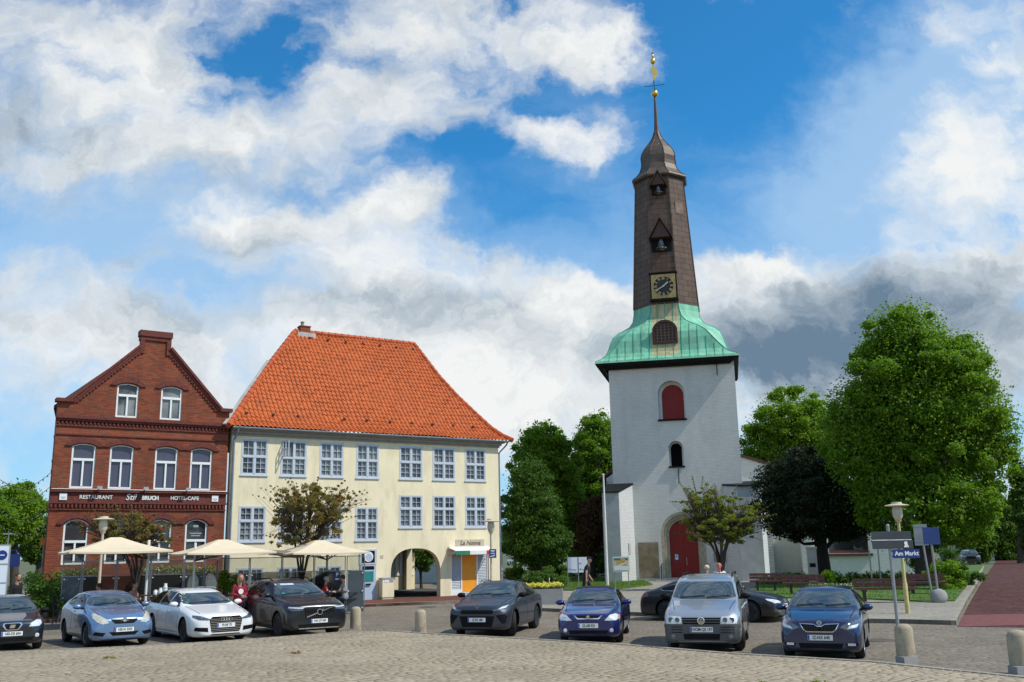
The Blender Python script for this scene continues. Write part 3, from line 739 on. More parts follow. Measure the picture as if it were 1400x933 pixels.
for i, (a, c2, z0, z1, zt, l) in enumerate(wins):
    window_unit(YH, a, c2, z0, z1, zt, -.012, M['win_blue'], M['glass_dark'], l, fw=.075, depth=.11, sill=M['win_blue'], open_leaf=(i == 3))
# eaves cornice, gutter, downpipe
b = MB()
for k, (z0, z1, pr) in enumerate([(7.56, 7.66, .06), (7.66, 7.78, .14), (7.78, 7.90, .26)]):
    b.box(-.05, WT + pr, -pr, -.003 if k < 2 else .4, z0, z1 - .003)
    b.box(WT + .003, WT + pr - .003, -.003, DEP, z0 + .002, z1 - .006)
b.build('cornice', M['soffit'], YH)
b = MB()
b.tube([(-.1, -.36, 7.90), (WT + .45, -.36, 7.90)], .065, 8); b.build('gutter', M['zinc'], YH)
b = MB()
b.tube([(.16, -.36, 7.9), (.16, -.30, 7.70), (.07, -.09, 7.35), (.07, -.09, .15)], .048, 8); b.build('downpipe', M['pipe_blue'], YH); b = MB()
b.tube([(WT + .42, -.33, 7.9), (WT + .36, -.25, 7.7), (WT + .08, .05, 7.3), (WT + .08, .05, .2)], .045, 8)
b.build('downpipe', M['pipe_blue'], YH)
# roof: slope profile with a kicked eave, hips traced in the house's own plane
PROF = [(-.42, 7.90), (.1, 8.22), (.6, 8.66), (1.3, 9.45), (2.2, 10.50), (3.2, 11.70), (4.2, 12.85), (5.2, 13.90)]
def prof_z(y):
    for (a, za), (b_, zb) in zip(PROF, PROF[1:]):
        if y <= b_: return za + (zb - za) * (y - a) / (b_ - a)
    return PROF[-1][1]
HR = [(7.90, 14.72), (8.22, 14.35), (8.66, 13.98), (9.45, 13.48), (10.50, 12.85), (11.70, 12.28), (12.85, 11.95), (13.90, 11.72)]
HL = [(7.90, -.32), (8.22, .0), (8.66, .35), (9.45, .95), (10.50, 1.78), (11.70, 2.72), (12.85, 3.70), (13.90, 4.62)]
def ip(tab, z):
    for (a, ua), (b_, ub) in zip(tab, tab[1:]):
        if z <= b_: return ua + (ub - ua) * max(0, (z - a)) / (b_ - a)
    return tab[-1][1]
def slope_len():
    s = [0.0]
    for (a, za), (b_, zb) in zip(PROF, PROF[1:]): s.append(s[-1] + math.hypot(b_ - a, zb - za))
    return s
SL = slope_len()
def slope_pt(s):
    for i in range(len(PROF) - 1):
        if s <= SL[i + 1] or i == len(PROF) - 2:
            f = (s - SL[i]) / (SL[i + 1] - SL[i]); (a, za), (b_, zb) = PROF[i], PROF[i + 1]
            dy, dz = (b_ - a), (zb - za); L = math.hypot(dy, dz)
            return a + f * dy, za + f * dz, (-dz / L, dy / L)
pitch, course = .215, .30
rows = []; nrow = int(SL[-1] / course)
us = []; u = -.4
while u < 14.9:
    for f, h in ((0, 0.0), (.22, .055), (.45, .062), (.7, .012)): us.append((u + f * pitch, h))
    u += pitch
rr = random.Random(3); jit = {}
for k in range(nrow):
    for e, lift in ((0.0, .035), (.97, .004)):
        s = (k + e) * SL[-1] / nrow
        y, z, n = slope_pt(min(s, SL[-1])); ring = []
        ul, ur = ip(HL, z), ip(HR, z)
        for j, (uu, h) in enumerate(us):
            cx = min(max(uu, ul), ur)
            tj = jit.setdefault((k, j // 4), rr.uniform(-.010, .014))
            hh = h + lift + tj + .022 * math.sin(uu * .83 + k * .21) + .015 * math.sin(uu * 2.1 - k * .13)
            ring.append((cx, y + n[0] * hh, z + n[1] * hh))
        rows.append(ring)
b = MB(); b.loft(rows, closed=False, cap=False)
roof = b.build('roof', M['tile'], YH)
def hip_back(tab, y, z):                                                # the party-wall end runs askew
    u_ = ip(tab, z)
    return u_ if tab is HR else u_ + .315 * (DEP - 2 * y) - .45 * (1 - (z - 7.9) / 6.0)
b = MB()                                                                # end slopes and back slope
def ends(tab, sgn):
    rw = []
    for (y, z) in PROF:
        e = ip(tab, z); rw.append([(e, y, z), (e, DEP - y, z)])
    return rw
for tab in (HL, HR):
    rw = []
    n2 = 26
    for k in range(n2):
        for e, lf in ((0, .03), (.96, 0)):
            y, z, n = slope_pt((k + e) * SL[-1] / n2); u_ = ip(tab, z); sg = -1 if tab is HL else 1
            rw.append([(u_ + sg * lf, y, z), (hip_back(tab, y, z) + sg * lf, DEP - y, z)])
    b.loft(rw, closed=False, cap=False)
b.loft([[(hip_back(HL, y, z), DEP - y, z), (ip(HR, z), DEP - y, z)] for y, z in PROF], closed=False, cap=False)
b.build('hip_slope', M['tile'], roof)
b = MB()
def ridge_tiles(p, q, r=.12):
    p, q = Vector(p), Vector(q); n = max(1, int((q - p).length / .36))
    for k in range(n):
        a = p.lerp(q, k / n); c_ = p.lerp(q, (k + 1.12) / n)
        b.tube([a, c_], [r * 1.12, r * .9], 8)
for tab in (HL, HR):
    for (z0, u0), (z1, u1) in zip(tab, tab[1:]):
        y0 = [y for y, z in PROF if z == z0][0]; y1 = [y for y, z in PROF if z == z1][0]
        ridge_tiles((u0, y0, z0 + .05), (u1, y1, z1 + .05)); ridge_tiles((hip_back(tab, y0, z0), DEP - y0, z0 + .05), (hip_back(tab, y1, z1), DEP - y1, z1 + .05))
ridge_tiles((4.62, 5.2, 13.94), (11.72, 5.2, 13.94), .14)
b.build('ridge_tiles', M['tile_ridge'], roof)
b = MB()
for (z0, u0), (z1, u1) in list(zip(HL, HL[1:]))[:5]:
    y0 = [y for y, z in PROF if z == z0][0]; y1 = [y for y, z in PROF if z == z1][0]
    b.bar((u0 - .16, y0 + .02, z0 + .10), (u1 - .16, y1 + .02, z1 + .10), .16, .05)
b.build('flashing', M['lead'], roof)
b = MB(); b.box(4.86, 5.40, 5.0, 5.45, 13.6, 14.20); b.box(4.83, 5.43, 4.97, 5.48, 14.20, 14.26)
ch = b.build('chimney', M['brick_flat'], roof)
b = MB(); b.lathe([(.10, 14.26), (.08, 14.42), (.11, 14.44), (.11, 14.49), (.02, 14.54)], 10, (5.02, 5.2, 0)); b.build('chimney_pot', M['soffit'], ch)
b = MB(); b.box(4.66, 5.66, 4.86, 4.95, 13.58, 13.86); b.build('flashing', M['lead'], ch)
b = MB(); rr = random.Random(8)                                         # vent tiles: two rows
for uu in np.linspace(5.3, 11.4, 7): b = MB(); b.ell((uu, 4.72, 13.55), .085, .08, .07, 8, 5); b.build('vent_tile', M['tile_old'], roof)
for uu in (.75, 2.0, 3.2, 5.55, 6.75, 8.0, 9.2, 10.4, 11.6, 12.8): b = MB(); b.ell((uu, .42, 8.68), .085, .08, .07, 8, 5); b.build('vent_tile', M['tile_old'], roof)
# shop front in the right-hand opening
b = MB(); b.box(11.22, 11.27, .05, .12, .1, 2.2); b.box(13.33, 13.38, .05, .12, .1, 2.2); b.box(11.80, 11.86, .05, .12, .1, 2.2); b.box(12.71, 12.77, .05, .12, .1, 2.2); b.box(11.27, 13.33, .052, .118, 2.13, 2.2); b.box(11.22, 13.38, .12, .3, .02, .12)
sf = b.build('shop_front', M['win_white'], YH)
b = MB(); b.box(11.863, 12.707, .07, .11, .27, 2.127)
dr = b.build('door', M['orange'], YH)
b = MB(); b.box(11.863, 12.707, .072, .10, .125, .265); b.build('threshold', M['white'], dr)
b = MB(); b.box(12.62, 12.65, .03, .07, 1.05, 1.3); b.build('handle', M['alu'], dr)
for (a, c2) in ((11.275, 11.795), (12.775, 13.325)):
    b = MB(); n = 22
    for k in range(n): z = .42 + k * 1.70 / n; b.add([(a, .085, z), (c2, .085, z), (c2, .07, z + .04), (a, .07, z + .04), (c2, .085, z + 1.70 / n), (a, .085, z + 1.70 / n)], [(0, 1, 2, 3), (3, 2, 4, 5)])
    sh = b.build('roller_shutter', M['grey_shutter'], YH)
    b = MB(); b.box(a, c2, .06, .11, .125, .42); b.build('stall_riser', M['white'], sh)
b = MB(); b.box(11.55, 13.1, -.75, -.02, .005, .12 - .0); b.box(11.75, 12.9, -.42, -.02, .12, .25); b.build('step', M['stone_sill'], YH)
# painted name over the shop
b = MB(); b.box(11.45, 13.15, -.012, -.001, 2.50, 2.84); sg = b.build('painted_sign', mat('faded_sign_field', (.50, .42, .31), .9, var=.2, vs=3), YH)
link('lettering', upright(text_mesh('La Nonna', .30, .004, shear=.35, bold=.004), -.018, 12.3, 2.665), mat('brown_lettering', (.10, .07, .05), .8), sg)
# shop awning with a green, white and red valance
aw = empty('awning', fpt(12.2, 0, 0), FA, 'narrow white shop awning with green and red ends above the orange door', 'awning')
b = MB(); b.prism([(-.05, 2.46), (-.75, 2.30), (-.75, 2.27), (-.05, 2.42)], lambda y, z: (-1.15, y, z), lambda y, z: (1.15, y, z)); b.box(-1.17, 1.17, -.14, -.02, 2.40, 2.50); b.build('canopy', M['white_awn'], aw)
b = MB(); b.box(-.33, .62, -.765, -.745, 2.10, 2.29); b.build('valance', M['white_awn'], aw)
b = MB(); b.box(-1.15, -.333, -.765, -.745, 2.10, 2.29); b.build('valance', M['green_awn'], aw)
b = MB(); b.box(.623, 1.15, -.765, -.745, 2.10, 2.29); b.build('valance', M['red_awn'], aw)
b = MB()
for s in (-1.1, 1.1): b.bar((s, -.03, 2.05), (s, -.7, 2.28), .03, .03)
b.build('arm', M['alu'], aw)
# cash machine set in the wall
am = empty('cash_machine', fpt(6.7, 0, 0), FA, 'pale blue cash machine cabinet with a round white emblem above it', 'cash machine')
b = MB(); b.box(-.40, .40, -.06, .25, .12, 1.72); b.build('cabinet', M['atm_blue'], am)
b = MB(); b.box(-.22, .27, -.075, -.062, .95, 1.42); b.box(-.3, .3, -.072, -.062, 1.50, 1.66, 1); b.box(-.12, .12, -.14, -.062, .80, .86, 1); b.build('screen', [M['teal'], M['black']], am)
b = MB(); b.box(-.44, .44, -.05, .2, 1.74, 2.44); hd = b.build('header', M['win_blue'], am)
b = MB(); b.box(-.33, .33, -.062, -.052, 1.82, 2.37); b.build('panel', M['black'], hd)
em = fill_mesh([[(math.cos(a) * .24, math.sin(a) * .24) for a in np.linspace(0, 2 * PI, 24, endpoint=False)], [(.02 + math.cos(a) * .165, -.04 + math.sin(a) * .165) for a in np.linspace(0, 2 * PI, 20, endpoint=False)]], .006)
link('emblem', upright(em, -.07, 0, 2.10), M['white'], hd)
pk = MB(); pk.lathe([(.0, -.004), (.16, -.004), (.16, .004), (0, .004)], 18, (.02, -.069, 2.06), axis='y'); pk.build('emblem_disc', M['atm_blue'], hd)
b = MB(); b.box(7.36, 7.50, -.02, -.002, 2.02, 2.16); b.build('wall_box', M['plinth'], YH)
# utility cabinet by the arch
uc = empty('utility_cabinet', fpt(7.55, -.28, .12), FA, 'cream utility cabinet against the wall left of the archway', 'cabinet')
b = MB(); b.box(-.30, .30, -.2, .2, .10, .92); b.build('body', M['render_yellow'], uc)
b = MB(); b.box(-.32, .32, -.22, .22, .92, .98); b.build('lid', M['grey'], uc)
b = MB(); b.box(-.28, .28, -.18, .18, 0, .10); b.build('plinth', M['plinth'], uc)
b = MB(); b.box(-.2, .02, -.212, -.202, .78, .88); b.box(.06, .26, -.212, -.202, .78, .88, 1); b.build('sticker', [M['paper'], M['grey']], uc)
# ---- yard seen through the arch
_q = at(567, 800, 59)
yb = empty('yard_house', (_q.x - .5, _q.y, 0), FA - rad(3), 'cream back house with white slatted window seen through the archway', 'house')
b = MB(); b.box(-4.5, .55, 0, 6, 0, 5); b.build('wall', M['render_yellow'], yb)
b = MB()
for k in range(4): b.box(-.75 + k * .30, -.61 + k * .30, -.05, -.003, 1.0, 2.6)
b.box(-.80, .45, -.052, -.002, 2.6, 2.7); b.box(-.8, .45, -.052, -.002, .92, 1.0); b.build('window', M['white'], yb)
b = MB(); b.prism([(-4.8, 4.95), (.85, 4.95), (-2, 7.5)], lambda x, z: (x, -.3, z), lambda x, z: (x, 6.3, z)); b.build('roof', M['tile_old'], yb)
_q = at(580, 800, 74)
yw = empty('yard_wall', (_q.x, _q.y, 0), FA, 'pale grey rear building closing the yard behind the archway', 'house')
b = MB(); b.box(-4, 7, 0, 5, 0, 5.5); b.build('wall', M['white_wall'], yw)
b = MB(); b.prism([(-.3, 5.5), (5.3, 5.5), (2.5, 8)], lambda y, z: (-4.2, y, z), lambda y, z: (7.2, y, z)); b.build('roof', M['tile_old'], yw)
b = MB(); b.box(2.2, 3.1, -.03, .02, 0, 2.1); b.build('door', M['red_dark'], yw)
# ---- red brick restaurant
RA = rad(33.25); RO_ = Vector((-18.78, 38.8, 0)); RDv = Vector((math.cos(RA), math.sin(RA), 0))
RH = empty('brick_restaurant', RO_, RA, 'dark red brick gabled restaurant with white arched windows', 'house')
RW = 7.09
gable = [(0, 0), (RW, 0), (RW, 8.66), (6.66, 8.68), (4.31, 11.25), (4.31, 11.9), (3.10, 11.9), (3.10, 11.22), (.52, 8.70), (0, 8.68)]
W1 = [(.66, 1.61), (2.14, 3.11), (3.97, 4.94), (5.47, 6.43)]
rw = [(a, c2, 5.08, 6.93, 6.27, .12) for a, c2 in W1] + [(a, c2, 2.02, 3.84, 2.94, .22) for a, c2 in ((.58, 1.55), (2.2, 3.12), (3.89, 4.86), (5.40, 6.37))] + [(2.24, 3.15, 8.10, 9.58, 9.06, .12), (4.06, 4.98, 8.10, 9.58, 9.06, .12)]
me = fill_mesh([gable] + [arch_poly(a + .01, c2 - .01, z0 + .01, z1 - r, r - .01) for a, c2, z0, z1, zt, r in rw], .18); upright(me, .18)
link('front_wall', me, M['brick'], RH)
b = MB(); RDP = 11.0
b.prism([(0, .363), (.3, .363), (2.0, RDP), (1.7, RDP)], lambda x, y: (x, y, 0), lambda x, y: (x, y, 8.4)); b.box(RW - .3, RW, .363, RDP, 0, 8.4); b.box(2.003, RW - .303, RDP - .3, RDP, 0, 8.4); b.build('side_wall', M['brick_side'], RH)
b = MB(); b.prism([(-.1, 8.35), (3.6, 11.55), (3.6, 11.70), (-.1, 8.5)], lambda x, z: (x, .37, z), lambda x, z: (x + (3.6 - x) / 3.7 * 1.75, RDP, z))
b.prism([(RW + .1, 8.35), (3.6, 11.55), (3.6, 11.70), (RW + .1, 8.5)], lambda x, z: (x, .37, z), lambda x, z: (x, RDP, z))
b.build('roof', M['tile_old'], RH)
for i, (a, c2, z0, z1, zt, r) in enumerate(rw):
    gl = M['glass_curtain'] if i < 4 else (M['glass_black'] if i < 8 else M['glass_dark'])
    window_unit(RH, a, c2, z0, z1, zt, .05, M['win_white'], gl, 'plain', fw=.085, depth=.09, arch=r, centre=.07 if i != 7 else .02, sill=M['offwhite'])
    c_ = (a + c2) / 2; h = (c2 - a) / 2 + .05
    ou = arch_poly(a - .28, c2 + .28, z1 - r - .02, z1 - r + .02, r + .24, 14); inn = arch_poly(a - .06, c2 + .06, z1 - r - .1, z1 - r, r + .03, 14)
    hood = [p for p in ou[2:]] + [p for p in reversed(inn[2:])]
    hm = fill_mesh([hood], .035); upright(hm, -.032)
    link('arch_hood', hm, M['brick_trim'], RH)
b = MB()                                                                # string courses, cornice, dentils, raking coping
for z0, z1, p in ((7.93, 8.06, .20), (7.84, 7.93, .14), (7.62, 7.72, .07)): b.box(-.04, RW + .04, -p, -.002, z0, z1 - .002)
for k in range(46): b.box(.02 + k * .154, .10 + k * .154, -.105, -.002, 7.722, 7.838)
b.box(-.02, RW + .02, -.05, -.002, 7.26, 7.31)
for z0, z1, p in ((4.93, 5.02, .16), (4.46, 4.54, .12)): b.box(-.05, RW + .02, -p, -.002, z0, z1)
b.box(-.03, RW + .01, -.05, -.002, 4.542, 4.928); b.box(-.03, RW + .01, -.06, -.002, 4.20, 4.26)
for k in range(46): b.box(.02 + k * .154, .10 + k * .154, -.10, -.002, 4.30, 4.458)
for s, pts in ((1, [(.52, 8.70), (3.10, 11.22)]), (-1, [(6.66, 8.68), (4.31, 11.25)])):
    (x0, z0), (x1, z1) = pts; d = Vector((x1 - x0, 0, z1 - z0)).normalized(); n = Vector((-d.z, 0, d.x)) * s
    A, B = Vector((x0, 0, z0)), Vector((x1, 0, z1))
    for o1, o2, p in ((.02, .12, .16), (-.16, -.08, .06), (-.08, .02, .10)):
        b.add([A + n * o1 + Vector((0, -p, 0)), B + n * o1 + Vector((0, -p, 0)), B + n * o2 + Vector((0, -p, 0)), A + n * o2 + Vector((0, -p, 0)),
               A + n * o1 + Vector((0, .36, 0)), B + n * o1 + Vector((0, .36, 0)), B + n * o2 + Vector((0, .36, 0)), A + n * o2 + Vector((0, .36, 0))],
              [(0, 1, 2, 3), (7, 6, 5, 4), (0, 4, 5, 1), (1, 5, 6, 2), (2, 6, 7, 3), (3, 7, 4, 0)])
    L = (B - A).length
    for k in range(int(L / .16)):
        q = A + d * (.1 + k * .16) - n * .22; q2 = q + d * .08
        b.add([q + Vector((0, -.055, 0)), q2 + Vector((0, -.055, 0)), q2 + n * .06 + Vector((0, -.055, 0)), q + n * .06 + Vector((0, -.055, 0)), q + Vector((0, -.002, 0)), q2 + Vector((0, -.002, 0)), q2 + n * .06 + Vector((0, -.002, 0)), q + n * .06 + Vector((0, -.002, 0))],
              [(0, 1, 2, 3), (0, 4, 5, 1), (1, 5, 6, 2), (2, 6, 7, 3), (3, 7, 4, 0)])
b.box(-.09, .54, -.17, .36, 8.62, 8.76); b.box(6.64, RW + .1, -.17, .36, 8.60, 8.75)
b.box(3.02, 4.40, -.12, .38, 11.72, 11.98); b.box(3.06, 4.36, -.07, .365, 11.55, 11.718)
b.box(3.06, 3.24, -.07, -.002, 10.95, 11.548); b.box(4.18, 4.36, -.07, -.002, 10.95, 11.548)
b.build('brick_cornice', M['brick_trim'], RH)
b = MB(); b.box(0.0, RW, -.012, -.001, 7.312, 7.61); b.build('brick_band', M['brick_flat'], RH)
# lettering on the sign band
for txt, u, s, shr, sx in (('RESTAURANT', 1.72, .225, 0, .92), ('HOTEL-CAFE', 5.30, .225, 0, .92)):
    link('lettering', upright(text_mesh(txt, s, .012, shr, bold=.005, sx=sx), -.065, u, 4.725), M['offwhite'], RH)
link('lettering', upright(text_mesh('Stil', .36, .012, .25, bold=.004, sx=.95), -.067, 3.08, 4.74), M['offwhite'], RH)
link('lettering', upright(text_mesh('BRUCH', .235, .012, 0, bold=.014, sx=.88), -.067, 3.87, 4.72), M['offwhite'], RH)
for u in (.47, 6.60):
    b = MB(); b.box(u - .14, u + .14, -.10, -.052, 4.60, 4.87); sb = b.build('sign_box', M['white'], RH)
    b = MB(); b.box(u - .09, u + .09, -.104, -.1005, 4.70, 4.73); b.box(u - .06, u + .06, -.104, -.1005, 4.65, 4.67); b.build('sign_mark', M['grey'], sb)
for u in (1.78, 3.6, 5.35):
    b = MB(); b.bar((u, -.05, 5.03), (u, -.34, 5.12), .03, .03); b.box(u - .1, u + .1, -.42, -.28, 5.05, 5.16); b.build('floodlight', M['sign_back'], RH)
b = MB(); b.tube([(0, -.17, 5.04), (RW, -.17, 5.04)], .02, 6); b.build('cable_rail', M['sign_back'], RH)
# window lettering on the ground floor panes
for u in (4.37, 5.885):
    for k, (w_, z) in enumerate(((.22, 3.50), (.5, 3.22), (.38, 3.12))):
        b = MB(); b.box(u - w_ / 2, u + w_ / 2, .098, .104, z, z + (.10 if k == 0 else .045)); b.build('window_decal', M['sign_back'], RH)
# iron wall anchors on the left edge
b = MB()
for z in (3.2, 3.6, 5.6, 6.0, 7.0): b.bar((-.02, -.03, z), (-.06, -.03, z + .2), .03, .03)
b.build('wall_anchor', M['black_iron'], RH)
# a neighbour's tan roof between the two
nb = empty('tan_roofed_house', fpt(.4, 12.0, 0), FA, 'house with a tan roof showing between the brick gable and the orange roof', 'house')
b = MB(); b.box(-1.6, 1.6, 0, 8, 0, 8.2); b.build('wall', M['white_wall'], nb)
b = MB(); b.prism([(-.3, 8.2), (8.3, 8.2), (4, 10.2)], lambda y, z: (-1.8, y, z), lambda y, z: (1.8, y, z)); b.build('roof', M['tile_tan'], nb)
# ---------------------------------------------------------------- church
TA = rad(-12.5); TO = Vector((6.67, 65.0, .1)); TD = Vector((math.cos(TA), math.sin(TA), 0)); TI = Vector((-math.sin(TA), math.cos(TA), 0))
def tpt(u, v, z=0): return TO + TD * u + TI * v + Vector((0, 0, z))
CH = empty('church', TO, TA, 'whitewashed church with square tower, green copper hood and tall dark spire', 'church')
TWd = 8.5
w1 = arch_poly(3.52, 5.0, 10.72, 12.35, .74, 14); w2 = arch_poly(3.93, 4.68, 7.52, 8.68, .375, 14); dr_o = arch_poly(3.02, 5.92, .0, 3.0, 1.45, 18)
w1o = arch_poly(3.30, 5.10, 10.66, 12.40, .90, 14); w2o = arch_poly(3.82, 4.80, 7.48, 8.68, .49, 14)
me = fill_mesh([rect(0, TWd, -.2, 14.5), w1o, w2o, dr_o], .25); upright(me, .25)
link('tower_wall', me, M['whitewash'], CH)
me = fill_mesh([rect(2.8, 6.2, 7.0, 13.6), w1, w2], .15); upright(me, .655); link('tower_wall', me, M['whitewash'], CH)
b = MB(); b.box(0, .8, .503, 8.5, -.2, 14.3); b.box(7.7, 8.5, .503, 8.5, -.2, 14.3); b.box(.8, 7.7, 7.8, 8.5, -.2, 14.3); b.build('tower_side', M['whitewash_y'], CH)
# blind red louvre, slit window, cills
b = MB(); me = fill_mesh([w1], .02); upright(me, .62); lv = link('window', me, M['red_dark'], CH)
b = MB()
for k in range(13): b.box(3.56, 4.97, .575, .60, 10.8 + k * .16, 10.83 + k * .16)
b.build('louvre', M['red_dark'], lv)
b = MB(); b.box(3.22, 5.16, -.12, .45, 10.54, 10.655); b.build('sill', M['black_eave'], lv)
me = fill_mesh([w2], .02); upright(me, .62); sw = link('window', me, M['black_hole'], CH)
b = MB(); b.box(3.76, 4.86, -.10, .45, 7.37, 7.475); b.build('sill', M['black_eave'], sw)
b = MB()
for (u, z, h) in ((7.35, 13.5, .95), (4.40, 6.35, .95)):
    b.bar((u, -.05, z), (u, -.05, z + h), .05, .05); b.bar((u, -.05, z), (u, .05, z), .05, .05)
b.build('wall_anchor', M['black_iron'], CH)
# portal: stepped sandstone orders and red boarded doors
orders = []
for k, (x0, x1, y0) in enumerate(((3.02, 5.92, .02), (3.20, 5.74, .18), (3.36, 5.58, .34))):
    o_ = arch_poly(x0 + .002, x1 - .002, .0, 3.0, (x1 - x0) / 2 - .002, 18); i_ = arch_poly(x0 + .18, x1 - .18, .0, 3.0, (x1 - x0) / 2 - .18, 18)
    shape = o_[1:] + [o_[0]] + list(reversed(i_[1:] + [i_[0]]))
    hm = fill_mesh([shape], .075); upright(hm, y0 + .08); orders.append((hm, 0))
link('portal', join_mesh(orders, 'portal'), M['sandstone'], CH)
b = MB()
me = fill_mesh([arch_poly(3.50, 5.44, .22, 3.0, .96, 16)], .03); upright(me, .52)
dd = link('door', me, M['red_door'], CH)
b = MB()
for k in range(1, 11): b.box(3.50 + k * .176 - .006, 3.50 + k * .176 + .006, .472, .489, .24, 3.2)
b.box(4.455, 4.485, .465, .489, .24, 3.8); b.build('board_joint', M['red_dark'], dd)
b = MB(); b.bar((4.60, .45, 1.0), (4.60, .45, 1.5), .04, .04); b.build('handle', M['sandstone'], dd)
b = MB(); b.box(3.82, 4.08, .462, .472, 1.30, 1.75, 0); b.box(3.85, 4.05, .458, .4615, 1.36, 1.70, 1); b.box(3.91, 3.98, .455, .4575, 1.52, 1.63, 0); b.build('notice', [M['sign_blue'], M['paper']], dd)
b = MB(); b.box(2.9, 6.0, -.75, .5, .0, .22); b.box(2.6, 6.3, -1.2, -.752, .0, .12); b.build('step', M['stone_sill'], CH)
for u in (3.0, 5.95):
    b = MB(); b.tube([(u, -1.0, .1), (u, -1.0, 1.0), (u, -.2, 1.12), (u, -.05, 1.12)], .022, 6); b.tube([(u, -.55, .2), (u, -.55, 1.06)], .018, 6); b.build('handrail', M['black_iron'], CH)
b = MB(); b.box(1.48, 2.82, -.04, -.003, .22, 2.52); b.build('stone_slab', M['slab'], CH)
b = MB(); b.box(6.35, 7.15, -.04, -.003, 1.18, 1.75); b.build('stone_plaque', mat('grey_plaque', (.30, .29, .27), .8, var=.2), CH)
# buttresses at the tower's feet
def buttress(poly, h0, h1, mats, nm='buttress'):
    bt = MB(); n = len(poly); ys = [p[1] for p in poly]; y0, y1 = min(ys), max(ys)
    hz = lambda y: h0 + (h1 - h0) * (y - y0) / (y1 - y0)
    vs = [(x, y, -.2) for x, y in poly] + [(x, y, hz(y)) for x, y in poly]
    bt.add(vs, [tuple(range(n - 1, -1, -1)), tuple(range(n, 2 * n))])
    for i in range(n):
        j = (i + 1) % n; dx, dy = abs(poly[j][0] - poly[i][0]), abs(poly[j][1] - poly[i][1])
        bt.add([vs[i], vs[j], vs[n + j], vs[n + i]], [(0, 1, 2, 3)], 0 if dx >= dy else 1)  # front faces get the painted shade tone, side faces the lit white
    o_ = bt.build(nm, mats, CH)
    cx = sum(p[0] for p in poly) / n; cy = sum(p[1] for p in poly) / n
    c_ = MB(); ex = [(cx + (x - cx) * 1.07, cy + (y - cy) * 1.04 - .04) for x, y in poly]
    c_.add([(x, y, hz(y) + .012) for x, y in ex] + [(x, y, hz(y) + .09) for x, y in ex], [tuple(range(n - 1, -1, -1)), tuple(range(n, 2 * n))] + [(i, (i + 1) % n, n + (i + 1) % n, n + i) for i in range(n)])
    c_.build('coping', M['black_eave'], o_)
    return o_
bl = buttress([(-.55, -1.9), (.55, -1.9), (1.28, -.003), (-.35, -.003)], 5.75, 6.35, [M['whitewash_shade'], M['whitewash_y']])
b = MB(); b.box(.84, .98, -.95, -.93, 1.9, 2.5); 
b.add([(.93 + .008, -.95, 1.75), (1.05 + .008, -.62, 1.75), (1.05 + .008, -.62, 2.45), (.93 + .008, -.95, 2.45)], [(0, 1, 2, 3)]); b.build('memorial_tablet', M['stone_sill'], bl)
buttress([(7.25, -.5), (8.1, -1.6), (9.5, -1.5), (9.9, 1.9), (8.503, 1.9), (8.503, -.003), (7.25, -.003)], 5.9, 6.35, [M['whitewash_shade'], M['whitewash_y']])
# copper hood: square at the eave, octagon at the top
HC = Vector((4.0, 4.05))
hood = [(14.62, 4.85, .0), (14.78, 4.80, .0), (15.02, 4.40, .06), (15.35, 4.14, .2), (15.8, 4.00, .45), (16.3, 3.90, .75), (16.8, 3.72, .95), (17.2, 3.38, 1.08), (17.5, 2.98, 1.15), (17.8, 2.64, 1.2), (18.2, 2.42, 1.28), (18.7, 2.34, 1.33), (19.25, 2.31, 1.353)]
def octo(r, c_, z, cx=HC.x, cy=HC.y):
    c_ = max(c_, .004); q = r - c_
    return [(cx - q, cy - r, z), (cx + q, cy - r, z), (cx + r, cy - q, z), (cx + r, cy + q, z), (cx + q, cy + r, z), (cx - q, cy + r, z), (cx - r, cy + q, z), (cx - r, cy - q, z)]
b = MB(); b.loft([octo(r, c_, z) for z, r, c_ in hood], cap=False)
def seam(pts):
    for p, q in zip(pts, pts[1:]): b.bar(p, q, .035, .05, 1)
for off in np.arange(-4.4, 4.5, .55):
    for face in range(4):
        pts = []
        for z, r, c_ in hood[1:]:
            if abs(off) < r - c_ - .03:
                p = [(HC.x + off, HC.y - r - .012), (HC.x + r + .012, HC.y + off), (HC.x + off, HC.y + r + .012), (HC.x - r - .012, HC.y + off)][face]; pts.append((*p, z))
        if len(pts) > 1: seam(pts)
for k in range(8):
    seam([octo(r, c_, z)[k] for z, r, c_ in hood[1:]])
hd = b.build('copper_hood', [M['verdigris'], M['verdigris_rib']], CH)
b = MB(); e = 4.78                                                     # black boarded eave
for s in (0, 1):
    pass
b.loft([[(HC.x + sx * rr_, HC.y + sy * rr_, z) for sx, sy in ((-1, -1), (1, -1), (1, 1), (-1, 1))] for rr_, z in ((4.22, 14.22), (4.42, 14.42), (4.78, 14.49), (4.82, 14.64), (4.0, 14.65))], cap=False)
b.build('eave', M['black_eave'], CH)
